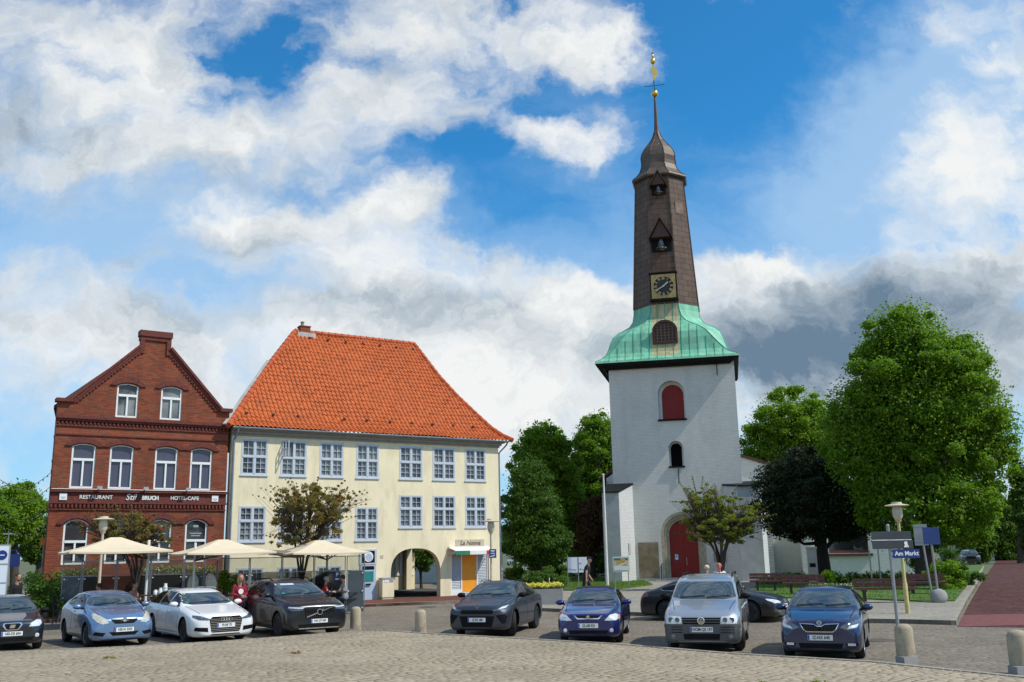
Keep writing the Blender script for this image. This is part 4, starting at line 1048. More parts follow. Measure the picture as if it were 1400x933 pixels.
# iron-stained strip below the clock and the arched louvre dormer
b = MB()
seg = [(z, r) for z, r, c_ in hood if 14.9 < z < 19.3]
for (z0, r0), (z1, r1) in zip(seg, seg[1:]):
    b.add([(HC.x - .95, HC.y - r0 - .008, z0), (HC.x + .95, HC.y - r0 - .008, z0), (HC.x + .95, HC.y - r1 - .008, z1), (HC.x - .95, HC.y - r1 - .008, z1)], [(0, 1, 2, 3)])
b.build('stained_panel', M['verdigris_stain'], hd)
dp = arch_poly(-.78, .78, 15.95, 16.95, .55, 12)
b = MB(); b.prism(dp, lambda x, z: (HC.x + x, HC.y - 4.02, z), lambda x, z: (HC.x + x, HC.y - 2.4, z)); do = b.build('dormer', M['louvre'], CH)
b = MB(); ou = arch_poly(-.86, .86, 15.9, 16.95, .64, 12)
hm = fill_mesh([ou, arch_poly(-.70, .70, 16.04, 16.95, .47, 12)], .05); upright(hm, HC.y - 4.05, HC.x, 0); link('frame', hm, M['louvre'], do)
b = MB()
for k in range(7): b.box(HC.x - .70, HC.x + .70, HC.y - 4.05, HC.y - 4.023, 16.06 + k * .2, 16.10 + k * .2)
for k in range(-2, 3): b.box(HC.x + k * .26 - .025, HC.x + k * .26 + .025, HC.y - 4.062, HC.y - 4.052, 16.0, 17.25)
b.build('slats', mat('brown_slat_edge', (.17, .095, .07), .7, var=.2), do)
# shaft with real uv so the shingle courses run level
def oct_shaft(z0, r0, z1, r1, name, m, parent):
    o0 = octo(r0, r0 * .5858, z0); o1 = octo(r1, r1 * .5858, z1)
    me = bpy.data.meshes.new(name); me.from_pydata(o0 + o1, [], [(k, (k + 1) % 8, 8 + (k + 1) % 8, 8 + k) for k in range(8)] + [tuple(range(8, 16))])
    uv = me.uv_layers.new(name='UVMap')
    for f in me.polygons:
        for li in f.loop_indices:
            v = me.vertices[me.loops[li].vertex_index].co
            if f.index < 8:
                k = f.index; a = Vector(o0[k]); d = (Vector(o0[(k + 1) % 8]) - a).normalized(); uv.data[li].uv = ((v - a).dot(d) + k * 3.17, v.z)
            else: uv.data[li].uv = (v.x, v.y)
    return link(name, me, m, parent)
shf = oct_shaft(19.15, 2.33, 29.25, 1.76, 'spire_shaft', M['copper_brown'], CH)
b = MB()
for k in range(8): b.bar(octo(2.345, 2.345 * .5858, 19.2)[k], octo(1.775, 1.775 * .5858, 29.2)[k], .07, .07)
b.build('arris_roll', M['copper_dome'], shf)
onion = [(29.10, 1.93), (29.22, 2.02), (29.36, 1.96), (29.62, 1.66), (29.95, 1.42), (30.4, 1.27), (30.7, 1.25), (31.1, 1.28), (31.5, 1.20), (31.9, 1.00), (32.3, .72), (32.65, .47), (33.0, .30), (33.4, .20), (34.3, .145), (36.4, .075)]
b = MB(); b.loft([octo(r, r * .5858, z) for z, r in onion]); on = b.build('spire_hood', M['copper_dome'], CH)
b = MB()
for k in range(8):
    for (z0, r0), (z1, r1) in zip(onion[2:13], onion[3:14]): b.bar(octo(r0 + .01, (r0 + .01) * .5858, z0)[k], octo(r1 + .01, (r1 + .01) * .5858, z1)[k], .05, .05)
b.build('arris_roll', M['copper_dome'], on)
M['gable_brown'] = mat('rusty_gable', (.085, .036, .024), .6, var=.25, vs=4)
# bell gables on the front facet
def facet_y(z): return HC.y - (2.33 + (1.76 - 2.33) * (z - 19.15) / 10.1)
for zc, s in ((24.05, 1.15), (28.25, .85)):
    y = facet_y(zc); b = MB()
    b.prism([(-.60 * s, zc), (.60 * s, zc), (0, zc + 1.15 * s)], lambda x, z: (HC.x + x, y - .62 * s, z), lambda x, z: (HC.x + x, y + .4, z))
    for sg in (-1, 1): b.prism([(0, zc + 1.20 * s), (sg * .74 * s, zc - .12), (sg * .74 * s, zc - .02), (0, zc + 1.34 * s)], lambda x, z: (HC.x + x, y - .80 * s, z), lambda x, z: (HC.x + x, y + .4, z))
    gb_ = b.build('bell_gable', M['gable_brown'], CH)
    b = MB(); b.box(HC.x - .62 * s, HC.x + .62 * s, y - .09, y + .02, zc - .80 * s, zc - .01); b.build('bell_recess', M['black_eave'], gb_)
    b = MB(); b.lathe([(.02, .62), (.10, .60), (.14, .5), (.16, .3), (.2, .16), (.30, .06), (.33, 0), (.29, 0), (.1, .3), (0.0, .4)], 14, (0, 0, 0))
    b.v = [(x * 1.1 * s + HC.x, y_ * 1.1 * s + y - .42 * s, z * 1.0 * s + zc - .74 * s) for x, y_, z in b.v]
    b.build('bell', M['bronze'], gb_)
# hatch on the right-hand facet, clock
b = MB(); q = 2.33 * .41
zc = 26.6; r = 2.33 - .057 * (zc - 19.15); p1 = Vector(octo(r, r * .5858, zc)[1]); p2 = Vector(octo(r, r * .5858, zc)[2]); d = (p2 - p1).normalized(); n_ = Vector((d.y, -d.x, 0)); c_ = p1.lerp(p2, .52)
hv = [c_ + d * sx * .38 + n_ * .05 + Vector((0, 0, sz * .42)) for sx, sz in ((-1, -1), (1, -1), (1, 1), (-1, 1))]; hv2 = [v - n_ * .2 for v in hv]
b.add(hv + hv2, [(0, 1, 2, 3), (0, 4, 5, 1), (1, 5, 6, 2), (2, 6, 7, 3), (3, 7, 4, 0)]); b.build('hatch', mat('copper_hatch', (.20, .13, .08), .6, var=.3, vs=4), CH)
yc = HC.y - 2.36; zc = 20.42
ck = MB(); ck.box(HC.x - .95, HC.x + .95, yc - .16, yc + .3, zc - .97, zc + .97); ck.box(HC.x - 1.02, HC.x + 1.02, yc - .30, yc + .3, zc - 1.06, zc - .972); ck.box(HC.x - 1.0, HC.x + 1.0, yc - .24, yc + .3, zc + .972, zc + 1.05)
cl = ck.build('clock', M['black_eave'], CH)
b = MB(); b.box(HC.x - .86, HC.x + .86, yc - .19, yc - .162, zc - .88, zc + .88); b.build('clock_plate', M['gold_old'], cl)
b = MB(); b.lathe([(0, -.005), (.74, -.005), (.74, .005), (0, .005)], 36, (HC.x, yc - .197, zc), axis='y'); b.build('clock_dial', M['clock_black'], cl)
parts = []
for k, s in enumerate(('XII', 'I', 'II', 'III', 'IIII', 'V', 'VI', 'VII', 'VIII', 'IX', 'X', 'XI')):
    a = -2 * PI * k / 12
    tm = text_mesh(s, .27, .006, bold=.016, sx=.62); tm.transform(Matrix.Translation((0, .575, 0))); tm.transform(Matrix.Rotation(a, 4, 'Z')); upright(tm, yc - .21, HC.x, zc); parts.append((tm, 0))
rg_ = fill_mesh([[(math.cos(a) * .75, math.sin(a) * .75) for a in np.linspace(0, 2 * PI, 40, endpoint=False)], [(math.cos(a) * .715, math.sin(a) * .715) for a in np.linspace(0, 2 * PI, 40, endpoint=False)]], .01)
upright(rg_, yc - .208, HC.x, zc); parts.append((rg_, 0))
link('numerals', join_mesh(parts, 'numerals'), M['gold_old'], cl)
b = MB()
for ang, L, w_ in ((rad(50), .44, .085), (rad(240), .62, .06)):
    dv = Vector((math.sin(ang), 0, math.cos(ang))); p = Vector((HC.x, yc - .235, zc)); b.bar(p - dv * .12, p + dv * L, w_, .012, up=(0, 1, 0))
b.lathe([(0, -.01), (.06, -.01), (.06, .01), (0, .01)], 12, (HC.x, yc - .235, zc), axis='y')
b.build('clock_hand', mat('gilt_hand', (.62, .56, .42), .4, .4, var=.1), cl)
# finial: ball, cross bar, gilded vane, crown ball
b = MB(); cx, cy = HC.x, HC.y
b.tube([(cx, cy, 36.3), (cx, cy, 40.15)], .028, 6); b.bar((cx - .75, cy, 37.3), (cx + .75, cy, 37.3), .03, .03); b.bar((cx, cy - .75, 37.3), (cx, cy + .75, 37.3), .03, .03)
b.tube([(cx - .12, cy, 40.05), (cx - .05, cy, 40.15), (cx, cy, 40.0), (cx + .06, cy, 40.15), (cx + .12, cy, 40.05)], .018, 5)
fi = b.build('finial_rod', M['black_iron'], CH)
b = MB(); b.ell((cx, cy, 36.62), .29, .29, .27, 16, 10); b.ell((cx, cy, 39.38), .21, .21, .24, 14, 8); b.ell((cx, cy, 39.85), .10, .10, .11, 10, 6); fb = b.build('gilded_ball', M['gold'], fi, smooth=True)
vane = [(-.06, 37.75), (.05, 37.72), (.10, 38.0), (.26, 38.15), (.33, 38.42), (.22, 38.72), (.06, 38.92), (.0, 39.06), (-.08, 39.0), (-.10, 38.85), (-.20, 38.80), (-.12, 38.55), (-.05, 38.3), (-.10, 38.05)]
hm = fill_mesh([[(x, z - 38) for x, z in vane]], .05); upright(hm, cy, cx, 38); link('vane', hm, M['gold'], fi)
# nave: west wall behind the tower and its roof
nave = [(-1.05, -.2), (19.6, -.2), (19.6, 4.6), (8.6, 8.35), (8.5, 8.4), (0, 7.85), (-1.05, 7.15)]
nwin = rect(13.95, 16.3, 1.55, 4.6)
me = fill_mesh([nave, arch_poly(14.0, 16.6, 1.55, 3.3, .6, 10)], .3); upright(me, 5.0); nv = link('nave_wall', me, M['nave_white'], CH)
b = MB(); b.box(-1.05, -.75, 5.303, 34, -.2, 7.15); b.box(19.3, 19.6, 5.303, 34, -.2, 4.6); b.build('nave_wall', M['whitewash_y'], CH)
me = fill_mesh([arch_poly(14.0, 16.6, 1.55, 3.3, .6, 10)], .03); upright(me, 5.1); nw_ = link('window', me, M['glass_black'], CH)
b = MB(); b.box(13.8, 16.8, 4.5, 4.9, 1.36, 1.52); b.box(14.0, 16.6, 4.86, 5.0, 1.523, 1.75); b.build('sill', M['wood_red'], nw_)
b = MB(); b.prism([(20.2, 4.35), (8.3, 8.42), (4.2, 10.4), (-1.6, 7.0), (-1.6, 7.18), (4.2, 10.6), (8.3, 8.62), (20.2, 4.55)], lambda x, z: (x, 4.6, z), lambda x, z: (x, 34, z)); b.build('nave_roof', M['tile_old'], CH)
b = MB(); b.prism([(9.95, 3.6), (10.3, 3.6), (10.3, 4.69), (9.95, 4.69)], lambda x, y: (x, y, -.2), lambda x, y: (x, y, 4.2))
b.prism([(12.1, 2.9), (12.7, 2.9), (12.7, 4.69), (12.1, 4.69)], lambda x, y: (x, y, -.2), lambda x, y: (x, y, 4.4)); b.build('buttress', M['whitewash_y'], CH)
b = MB(); b.box(-1.25, -1.07, 4.3, 5.3, -.2, 7.0); b.build('downpipe', M['black_eave'], CH)
# ---------------------------------------------------------------- trees and plants
def leaf_cloud(centres, radii, n_each, size, seed, up=.35, shell=.55, aspect=.62):
    """leaf blades scattered through a set of clump ellipsoids -> one mesh; each blade an island of its own"""
    rs = np.random.RandomState(seed); P = []; Nn = []
    for c, r, n in zip(centres, radii, n_each):
        d = rs.normal(size=(n, 3)); d /= np.linalg.norm(d, axis=1)[:, None]
        rr = np.where(rs.rand(n) < .75, shell + (1 - shell) * rs.rand(n), rs.rand(n) ** .5)[:, None]
        P.append(np.array(c) + d * rr * np.array(r) + rs.normal(size=(n, 3)) * np.array(r) * .10)
        Nn.append(d)
    P = np.concatenate(P); Nn = np.concatenate(Nn); N = len(P)
    nrm = Nn * .7 + rs.normal(size=(N, 3)) * .75 + np.array([0, 0, up]); nrm /= np.linalg.norm(nrm, axis=1)[:, None]
    t1 = np.cross(nrm, rs.normal(size=(N, 3))); t1 /= np.linalg.norm(t1, axis=1)[:, None]; t2 = np.cross(nrm, t1)
    s = size * (.65 + .7 * rs.rand(N))[:, None]
    V = np.stack([P - t1 * s * .5, P + t2 * s * .5 * aspect - t1 * s * .08 + nrm * s * .08, P + t1 * s * .55, P - t2 * s * .5 * aspect - t1 * s * .08 + nrm * s * .08], 1).reshape(-1, 3)
    me = bpy.data.meshes.new('leaves')
    me.vertices.add(4 * N); me.vertices.foreach_set('co', V.astype(np.float32).ravel())
    me.loops.add(4 * N); me.loops.foreach_set('vertex_index', np.arange(4 * N, dtype=np.int32))
    me.polygons.add(N); me.polygons.foreach_set('loop_start', np.arange(0, 4 * N, 4, dtype=np.int32)); me.polygons.foreach_set('loop_total', np.full(N, 4, dtype=np.int32))
    me.update(calc_edges=True); return me
def crown_clumps(ells, n, seed, rc=(.16, .30), inner=.45, flat=.7):
    rs = random.Random(seed); C_, R_ = [], []
    wts = [e[3] * e[4] * e[5] for e in ells]
    for k in range(n):
        e = rs.choices(ells, wts)[0]
        z = rs.uniform(-1, 1); a = rs.uniform(0, 2 * PI); q = math.sqrt(1 - z * z)
        f = inner + (1 - inner) * rs.random() ** .55
        m = (e[3] * e[4] * e[5]) ** (1 / 3)
        r = m * rs.uniform(*rc)
        C_.append((e[0] + q * math.cos(a) * e[3] * f, e[1] + q * math.sin(a) * e[4] * f, e[2] + z * e[5] * f)); R_.append((r * rs.uniform(.9, 1.3), r * rs.uniform(.9, 1.3), r * flat * rs.uniform(.8, 1.2)))
    return C_, R_
def limbs(b, base, top, targets, r0, seed, n=6):
    rs = random.Random(seed)
    base = Vector(base); top = Vector(top)
    pts = [base + Vector((0, 0, -.1)), base + Vector((0, 0, .25)), base.lerp(top, .35) + Vector((rs.uniform(-.1, .1), rs.uniform(-.1, .1), 0)), base.lerp(top, .7) + Vector((rs.uniform(-.15, .15), rs.uniform(-.15, .15), 0)), top]
    b.tube(pts, [r0 * 1.35, r0 * 1.05, r0 * .85, r0 * .55, r0 * .18], 9)
    for tg in targets:
        tg = Vector(tg); f = rs.uniform(.3, .75); s = base.lerp(top, f)
        rr = r0 * (.42 - .25 * f); m1 = s.lerp(tg, .4) + Vector((0, 0, -.12 * (tg - s).length + rs.uniform(0, .3))); 
        b.tube([s, m1, s.lerp(tg, .75), tg], [rr, rr * .7, rr * .42, rr * .12], 6)
        for j in range(2):
            e = tg + Vector((rs.uniform(-1, 1), rs.uniform(-1, 1), rs.uniform(-.6, .1))) * (.10 * (tg - s).length)
            b.tube([m1.lerp(tg, .5), e], [rr * .35, rr * .08], 5)
def tree(name, label, cat, base, ells, nclump, nleaf, size, lm, r0, seed, bark='bark', rc=(.16, .3), group=None, topz=None, inner=.45, flat=.7, fill=.45, up=.35):
    base = Vector(base); root = empty(name, base, 0, label, cat, group)
    E_ = [tuple(e) for e in ells]
    C_, R_ = crown_clumps(E_, nclump, seed, rc, inner, flat)
    vol = [r[0] * r[1] + r[0] * r[2] for r in R_]; tv = sum(vol); ne = [max(8, int(nleaf * v / tv)) for v in vol]
    for e in E_:                                                       # fill between the clumps
        C_.append(e[:3]); R_.append((e[3] * .93, e[4] * .93, e[5] * .93)); ne.append(int(fill * nleaf * e[3] * e[5] / sum(q[3] * q[5] for q in E_)))
    me = leaf_cloud(C_, R_, ne, size, seed, up, shell=.5)
    C_ = C_[:nclump]
    link('crown', me, M[lm], root)
    zc = max(e[2] for e in E_); rs = random.Random(seed + 1)
    b = MB(); top = topz or (E_[0][0], E_[0][1], E_[0][2] + E_[0][5] * .5)
    limbs(b, (0, 0, 0), top, rs.sample(C_, min(len(C_), 16)), r0, seed)
    b.build('trunk', M[bark], root, smooth=True)
    return root
def px_ell(cx, cy, rx, ry, Y, base, depth=None):
    """an ellipsoid of the crown surveyed from the photo at the tree's distance"""
    p = at(cx, cy, Y); k = Y / FPX
    return (p.x - base[0], p.y - base[1], p.z - base[2], rx * k, (depth or rx * .9) * k, ry * k)
# limes left of the church
bA = gp(733, 806); bA = Vector((bA.x, bA.y, .12))
YA = bA.y
tree('conifer', 'dark broad cone-shaped tree with a bare trunk standing between cream house and church', 'tree', bA, [px_ell(732, 742, 48, 34, YA, bA), px_ell(728, 705, 43, 46, YA, bA), px_ell(726, 668, 30, 44, YA, bA)], 220, 62000, .125, 'leaf_deep', .34, 11, 'bark_dark', (.11, .22), inner=.2, up=.0)
bB = (at(748, 800, 74).x, 74, .1)
tree('lime_tree', 'tall fresh green tree rising behind the dark cone-shaped tree', 'tree', bB, [px_ell(744, 650, 50, 66, 74, bB), px_ell(742, 608, 34, 34, 74, bB), px_ell(770, 700, 36, 60, 74, bB)], 260, 60000, .20, 'leaf_lime', .5, 12, rc=(.09, .19), inner=.2)
bC = (at(826, 800, 90).x, 90, .1)
tree('lime_tree', 'green tree directly left of the church tower, partly hidden by it', 'tree', bC, [px_ell(826, 640, 52, 72, 90, bC), px_ell(822, 604, 40, 42, 90, bC), px_ell(790, 690, 34, 60, 90, bC)], 240, 56000, .23, 'leaf_lime', .5, 13, rc=(.09, .19), inner=.2)
bD = (at(812, 795, 72).x, 72, .1)
tree('copper_beech', 'small dark russet tree near the flagpole', 'tree', bD, [px_ell(812, 715, 24, 34, 72, bD), px_ell(800, 740, 20, 24, 72, bD)], 50, 13000, .18, 'leaf_copper', .22, 14, 'bark_dark')
# right of the church
bE = (at(1265, 805, 50).x, 50, .1)
tree('lime_tree', 'largest round lime tree of full green leaves right of the church, behind the blue board', 'tree', bE,
     [px_ell(1258, 560, 106, 118, 50, bE), px_ell(1238, 472, 66, 66, 50, bE), px_ell(1172, 596, 54, 84, 50, bE), px_ell(1342, 592, 54, 86, 50, bE), px_ell(1310, 500, 50, 50, 50, bE), px_ell(1268, 690, 98, 62, 50, bE), px_ell(1318, 700, 40, 50, 50, bE), px_ell(1215, 650, 60, 60, 50, bE)], 580, 185000, .155, 'leaf_lime', .45, 15, rc=(.075, .17), inner=.25)
bF = (at(1128, 800, 55).x, 55, .1)
tree('yew_tree', 'dark green spreading tree with thick trunk in front of the nave wall', 'tree', bF,
     [px_ell(1118, 688, 84, 52, 55, bF), px_ell(1100, 650, 56, 40, 55, bF), px_ell(1180, 700, 44, 40, 55, bF), px_ell(1080, 712, 46, 26, 55, bF), px_ell(1060, 668, 34, 40, 55, bF)], 220, 70000, .145, 'leaf_black', .42, 16, 'bark_dark', (.10, .20), inner=.2)
bG = (at(1085, 790, 92).x, 92, .1)
tree('lime_tree', 'bright yellow-green tree rising above the nave roof between tower and largest lime', 'tree', bG,
     [px_ell(1085, 590, 60, 62, 92, bG), px_ell(1052, 625, 42, 62, 92, bG), px_ell(1120, 600, 40, 64, 92, bG), px_ell(1026, 645, 24, 50, 92, bG)], 260, 60000, .22, 'leaf_bright', .5, 17, rc=(.09, .19), inner=.2)
for (cx, cy, rx, ry, Y, m_, lab, sd) in ((1362, 722, 34, 46, 118, 'leaf_mid', 'pale green tree at the far end of the brick street', 18), (1398, 690, 14, 72, 100, 'leaf_deep', 'narrow dark tree at the right edge of the photo', 19), (1330, 735, 26, 30, 105, 'leaf_mid', 'low leafy tree over the cars parked down the brick street', 20)):
    bb = (at(cx, 790, Y).x, Y, 0)
    tree('street_tree', lab, 'tree', bb, [px_ell(cx, cy, rx, ry, Y, bb), px_ell(cx + rx * .3, cy + ry * .4, rx * .8, ry * .6, Y, bb)], 90, 20000, .30, m_, .3, sd, inner=.2)
for (cx, cy, rx, ry, Y, m_, lab, sd) in ((20, 700, 40, 42, 80, 'leaf_bright', 'fresh green rounded tree left of the brick restaurant', 21), (-20, 720, 40, 50, 74, 'leaf_lime', 'green tree cut off by the left edge of the photo', 22), (52, 735, 22, 32, 86, 'leaf_mid', 'smaller green tree close to the corner of the brick restaurant', 23)):
    bb = (at(cx, 800, Y).x, Y, 0)
    tree('lime_tree', lab, 'tree', bb, [px_ell(cx, cy, rx, ry, Y, bb), px_ell(cx - rx * .2, cy + ry * .5, rx * .9, ry * .6, Y, bb)], 130, 30000, .20, m_, .35, sd, rc=(.12, .22), inner=.2)
# far trees closing the gaps low between the buildings
rs = random.Random(30)
for (cx, cy, rx, ry, Y) in ((704, 735, 20, 26, 132), (1015, 690, 16, 40, 120), (1290, 730, 26, 30, 126), (1240, 735, 28, 34, 118)):
    bb = (at(cx, 775, Y).x, Y, 0)
    tree('background_tree', {704: 'small far tree at the end of the lane behind the cream house', 1015: 'far green tree peeping out right beside the church tower', 1290: 'far dark tree behind the hedge bushes by the brick street', 1240: 'far dark tree behind the right end of the nave wall'}[cx], 'tree', bb, [px_ell(cx, cy, rx, ry, Y, bb)], 30, 6000, .35, 'leaf_mid', .25, int(cx), group='far trees behind the church')
# hawthorns: thin forked stems, open sprays of small leaves with crimson blossom
def hawthorn(label, base, ells, sprays, leaves, mats, seed, stem_r, forks, blossom=160, size=.085):
    base = Vector(base); root = empty('hawthorn_tree', base, 0, label, 'tree')
    C_, R_ = crown_clumps(ells, sprays, seed, (.07, .16), .15, .6)
    rq = random.Random(seed + 9)
    for k in range(46):                                                 # sprays reaching out past the crown
        e = rq.choice(ells); a = rq.uniform(0, 2 * PI); zz = rq.uniform(-.25, .95); q = math.sqrt(max(0, 1 - zz * zz)); m = (e[3] * e[4] * e[5]) ** (1 / 3)
        for f in (.75, .9, 1.05, 1.18, 1.3):
            C_.append((e[0] + q * math.cos(a) * e[3] * f, e[1] + q * math.sin(a) * e[4] * f, e[2] + zz * e[5] * f + .12 * (f - .75) * m)); rr = m * .10 * (1.45 - f); R_.append((rr, rr, rr * .7))
    nsp = len(C_)
    vol = [r[0] * r[1] for r in R_]; tv = sum(vol)
    link('crown', leaf_cloud(C_, R_, [max(6, int(leaves * v / tv)) for v in vol], size, seed, .3, .2), M[mats[0]], root)
    rs = random.Random(seed); pick = rs.sample(range(len(C_)), max(4, len(C_) // 3))
    link('crown', leaf_cloud([C_[i] for i in pick], [R_[i] for i in pick], [int(leaves * .35 / len(pick))] * len(pick), size * .9, seed + 1, .3, .2), M[mats[1]], root)
    bl = rs.sample(range(len(C_)), 60)
    link('blossom', leaf_cloud([C_[i] for i in bl], [tuple(v * 1.1 for v in R_[i]) for i in bl], [max(2, blossom // 60)] * 60, size * .85, seed + 2, .3, .2), M['blossom'], root)
    b = MB(); e0 = ells[0]
    zf = forks
    b.tube([(0, 0, -.1), (0, 0, .2), (0, 0, zf)], [stem_r * 1.3, stem_r, stem_r * .9], 8)
    mains = []
    for k in range(7):
        a = 2 * PI * k / 7 + rs.uniform(-.3, .3)
        tp = Vector((e0[0] + math.cos(a) * e0[3] * .55, e0[1] + math.sin(a) * e0[4] * .55, e0[2] + rs.uniform(-.1, .6) * e0[5]))
        m1 = Vector((math.cos(a) * .22, math.sin(a) * .22, zf + .35 * (tp.z - zf)))
        b.tube([(0, 0, zf - .1), m1, m1.lerp(tp, .55), tp], [stem_r * .55, stem_r * .42, stem_r * .26, stem_r * .06], 6); mains.append((m1, tp))
    for c in C_:
        m1, tp = min(mains, key=lambda mt: (mt[1] - Vector(c)).length)
        s = m1.lerp(tp, rs.uniform(.2, .8)); b.tube([s, s.lerp(Vector(c), .55) + Vector((0, 0, .05)), Vector(c)], [stem_r * .14, stem_r * .09, stem_r * .03], 5)
    for k in range(9):
        c = Vector(rs.choice(C_)); o_ = (c - Vector(e0[:3])); b.tube([c, c + o_ * .35 + Vector((0, 0, .1))], [.012, .004], 4)
    b.build('trunk', M['bark'], root, smooth=True)
    return root
bh = gp(405, 822); bh = Vector((at(412, 800, 38.5).x, 38.5, .12))
hawthorn('russet and green hawthorn standing before the cream house behind the parasols', bh, [px_ell(420, 705, 50, 46, 38.5, bh), px_ell(425, 690, 62, 26, 38.5, bh), px_ell(410, 740, 40, 20, 38.5, bh)], 190, 12500, ('leaf_haw_dark', 'leaf_russet'), 41, .085, 1.0, 260)
bh2 = Vector((at(185, 800, 36.3).x, 36.3, .12))
hawthorn('dark hawthorn with crimson blossom in front of the brick restaurant', bh2, [px_ell(180, 726, 52, 28, 36.3, bh2), px_ell(200, 736, 40, 28, 36.3, bh2), px_ell(132, 722, 24, 18, 36.3, bh2)], 170, 12000, ('leaf_haw_dark', 'leaf_copper'), 42, .08, 1.0, 900, .07)
bh3 = Vector((at(988, 800, 50).x, 50, .12))
hawthorn('spreading olive green hawthorn before the red church door', bh3, [px_ell(980, 708, 52, 34, 50, bh3), px_ell(955, 685, 30, 26, 50, bh3), px_ell(1015, 712, 40, 30, 50, bh3), px_ell(985, 730, 48, 16, 50, bh3)], 240, 24000, ('leaf_haw', 'leaf_haw_dark'), 43, .16, .7, 220, .09)
# yard tree, bushes, hedge, planters
yt = fpt(11.4, 14.5, 0)
pt = at(577, 780, 60)
tree('yard_tree', 'small round-topped tree in the yard behind the archway', 'tree', (at(576, 790, 60).x, 60, .1), [(0, 0, 2.0, 1.0, 1.0, .95)], 30, 8000, .12, 'leaf_mid', .09, 45)
def bush(label, pos, rx, ry, rz, n, lm, seed, size=.10, name='bush', cat='bush', group=None):
    root = empty(name, pos, 0, label, cat, group)
    C_, R_ = crown_clumps([(0, 0, rz * .8, rx, ry, rz)], max(10, int(16 * rx)), seed, (.28, .42), .3)
    C_ = [(c[0], c[1], max(.12, c[2])) for c in C_]
    link('foliage', leaf_cloud(C_, R_, [n // len(C_)] * len(C_), size, seed), M[lm], root)
    b = MB(); rs_ = random.Random(seed)
    for k in range(6):
        a = rs_.uniform(0, 6.28); b.tube([(.06 * math.cos(a), .06 * math.sin(a), -.05), (rx * .5 * math.cos(a), ry * .5 * math.sin(a), rz)], [.025, .008], 5)
    b.build('stem', M['bark'], root); return root
p = at(1125, 797, 49); bush('round light green shrub between the benches before the dark spreading tree', (p.x, p.y, .1), .62, .6, .5, 3200, 'leaf_bright', 51)
p = at(1296, 812, 45); bush('fresh green bush beside the stone foot of the blue board', (p.x, p.y, .1), 1.0, .9, .7, 4200, 'leaf_bright', 52, .12)
p = at(1322, 806, 50); bush('dark bush at the corner of the brick street', (p.x, p.y, .1), .9, .9, .6, 3200, 'leaf_deep', 53, .12)
p = at(1276, 790, 56); bush('dark tall bushes beneath the largest lime tree', (p.x, p.y, .1), 1.6, 1.2, 1.5, 5200, 'leaf_deep', 54, .14)
p = at(742, 812, 54); bush('low dark bush at the trunk of the cone-shaped tree', (p.x, p.y, .1), 1.5, .8, .55, 4200, 'leaf_deep', 55, .12)
p = at(762, 808, 56); bush('round green bush on the lawn left of the white notice board', (p.x, p.y, .1), .9, .8, .7, 3200, 'leaf_mid', 56, .12)
p = at(715, 806, 58); bush('green bank of shrubs by the corner of the cream house', (p.x, p.y, .1), .9, 1.2, .8, 3200, 'leaf_mid', 57, .12)
p = at(790, 790, 80); bush('dark shrubs in the shade at the back of the churchyard', (p.x, p.y, .1), 5.0, 1.2, 1.3, 9000, 'leaf_deep', 58, .2)
p = at(45, 815, 36); bush('dark shrub with a few pink flowers left of the brick restaurant', (p.x, p.y, .0), 1.1, 1.0, 1.05, 5200, 'leaf_deep', 59, .10)
p = at(70, 822, 38); bush('dark bush against the side of the brick restaurant', (p.x, p.y, .0), .8, .8, .9, 3200, 'leaf_deep', 60, .10)
p = at(20, 765, 42); bush('yellow flowering shrub behind the blue bag', (p.x, p.y, .0), .8, .8, .75, 3000, 'leaf_haw', 61, .10)
he = empty('hedge', at(1180, 797, 53.5) * 1.0, rad(-15), 'low clipped dark hedge along the foot of the nave wall', 'hedge'); he.location.z = .1
C_ = [(x, rs.uniform(-.2, .2), rs.uniform(.15, .5)) for x in np.linspace(-5.2, 5.2, 44)]
link('foliage', leaf_cloud(C_, [(.34, .3, .26)] * 44, [190] * 44, .09, 62), M['leaf_deep'], he)
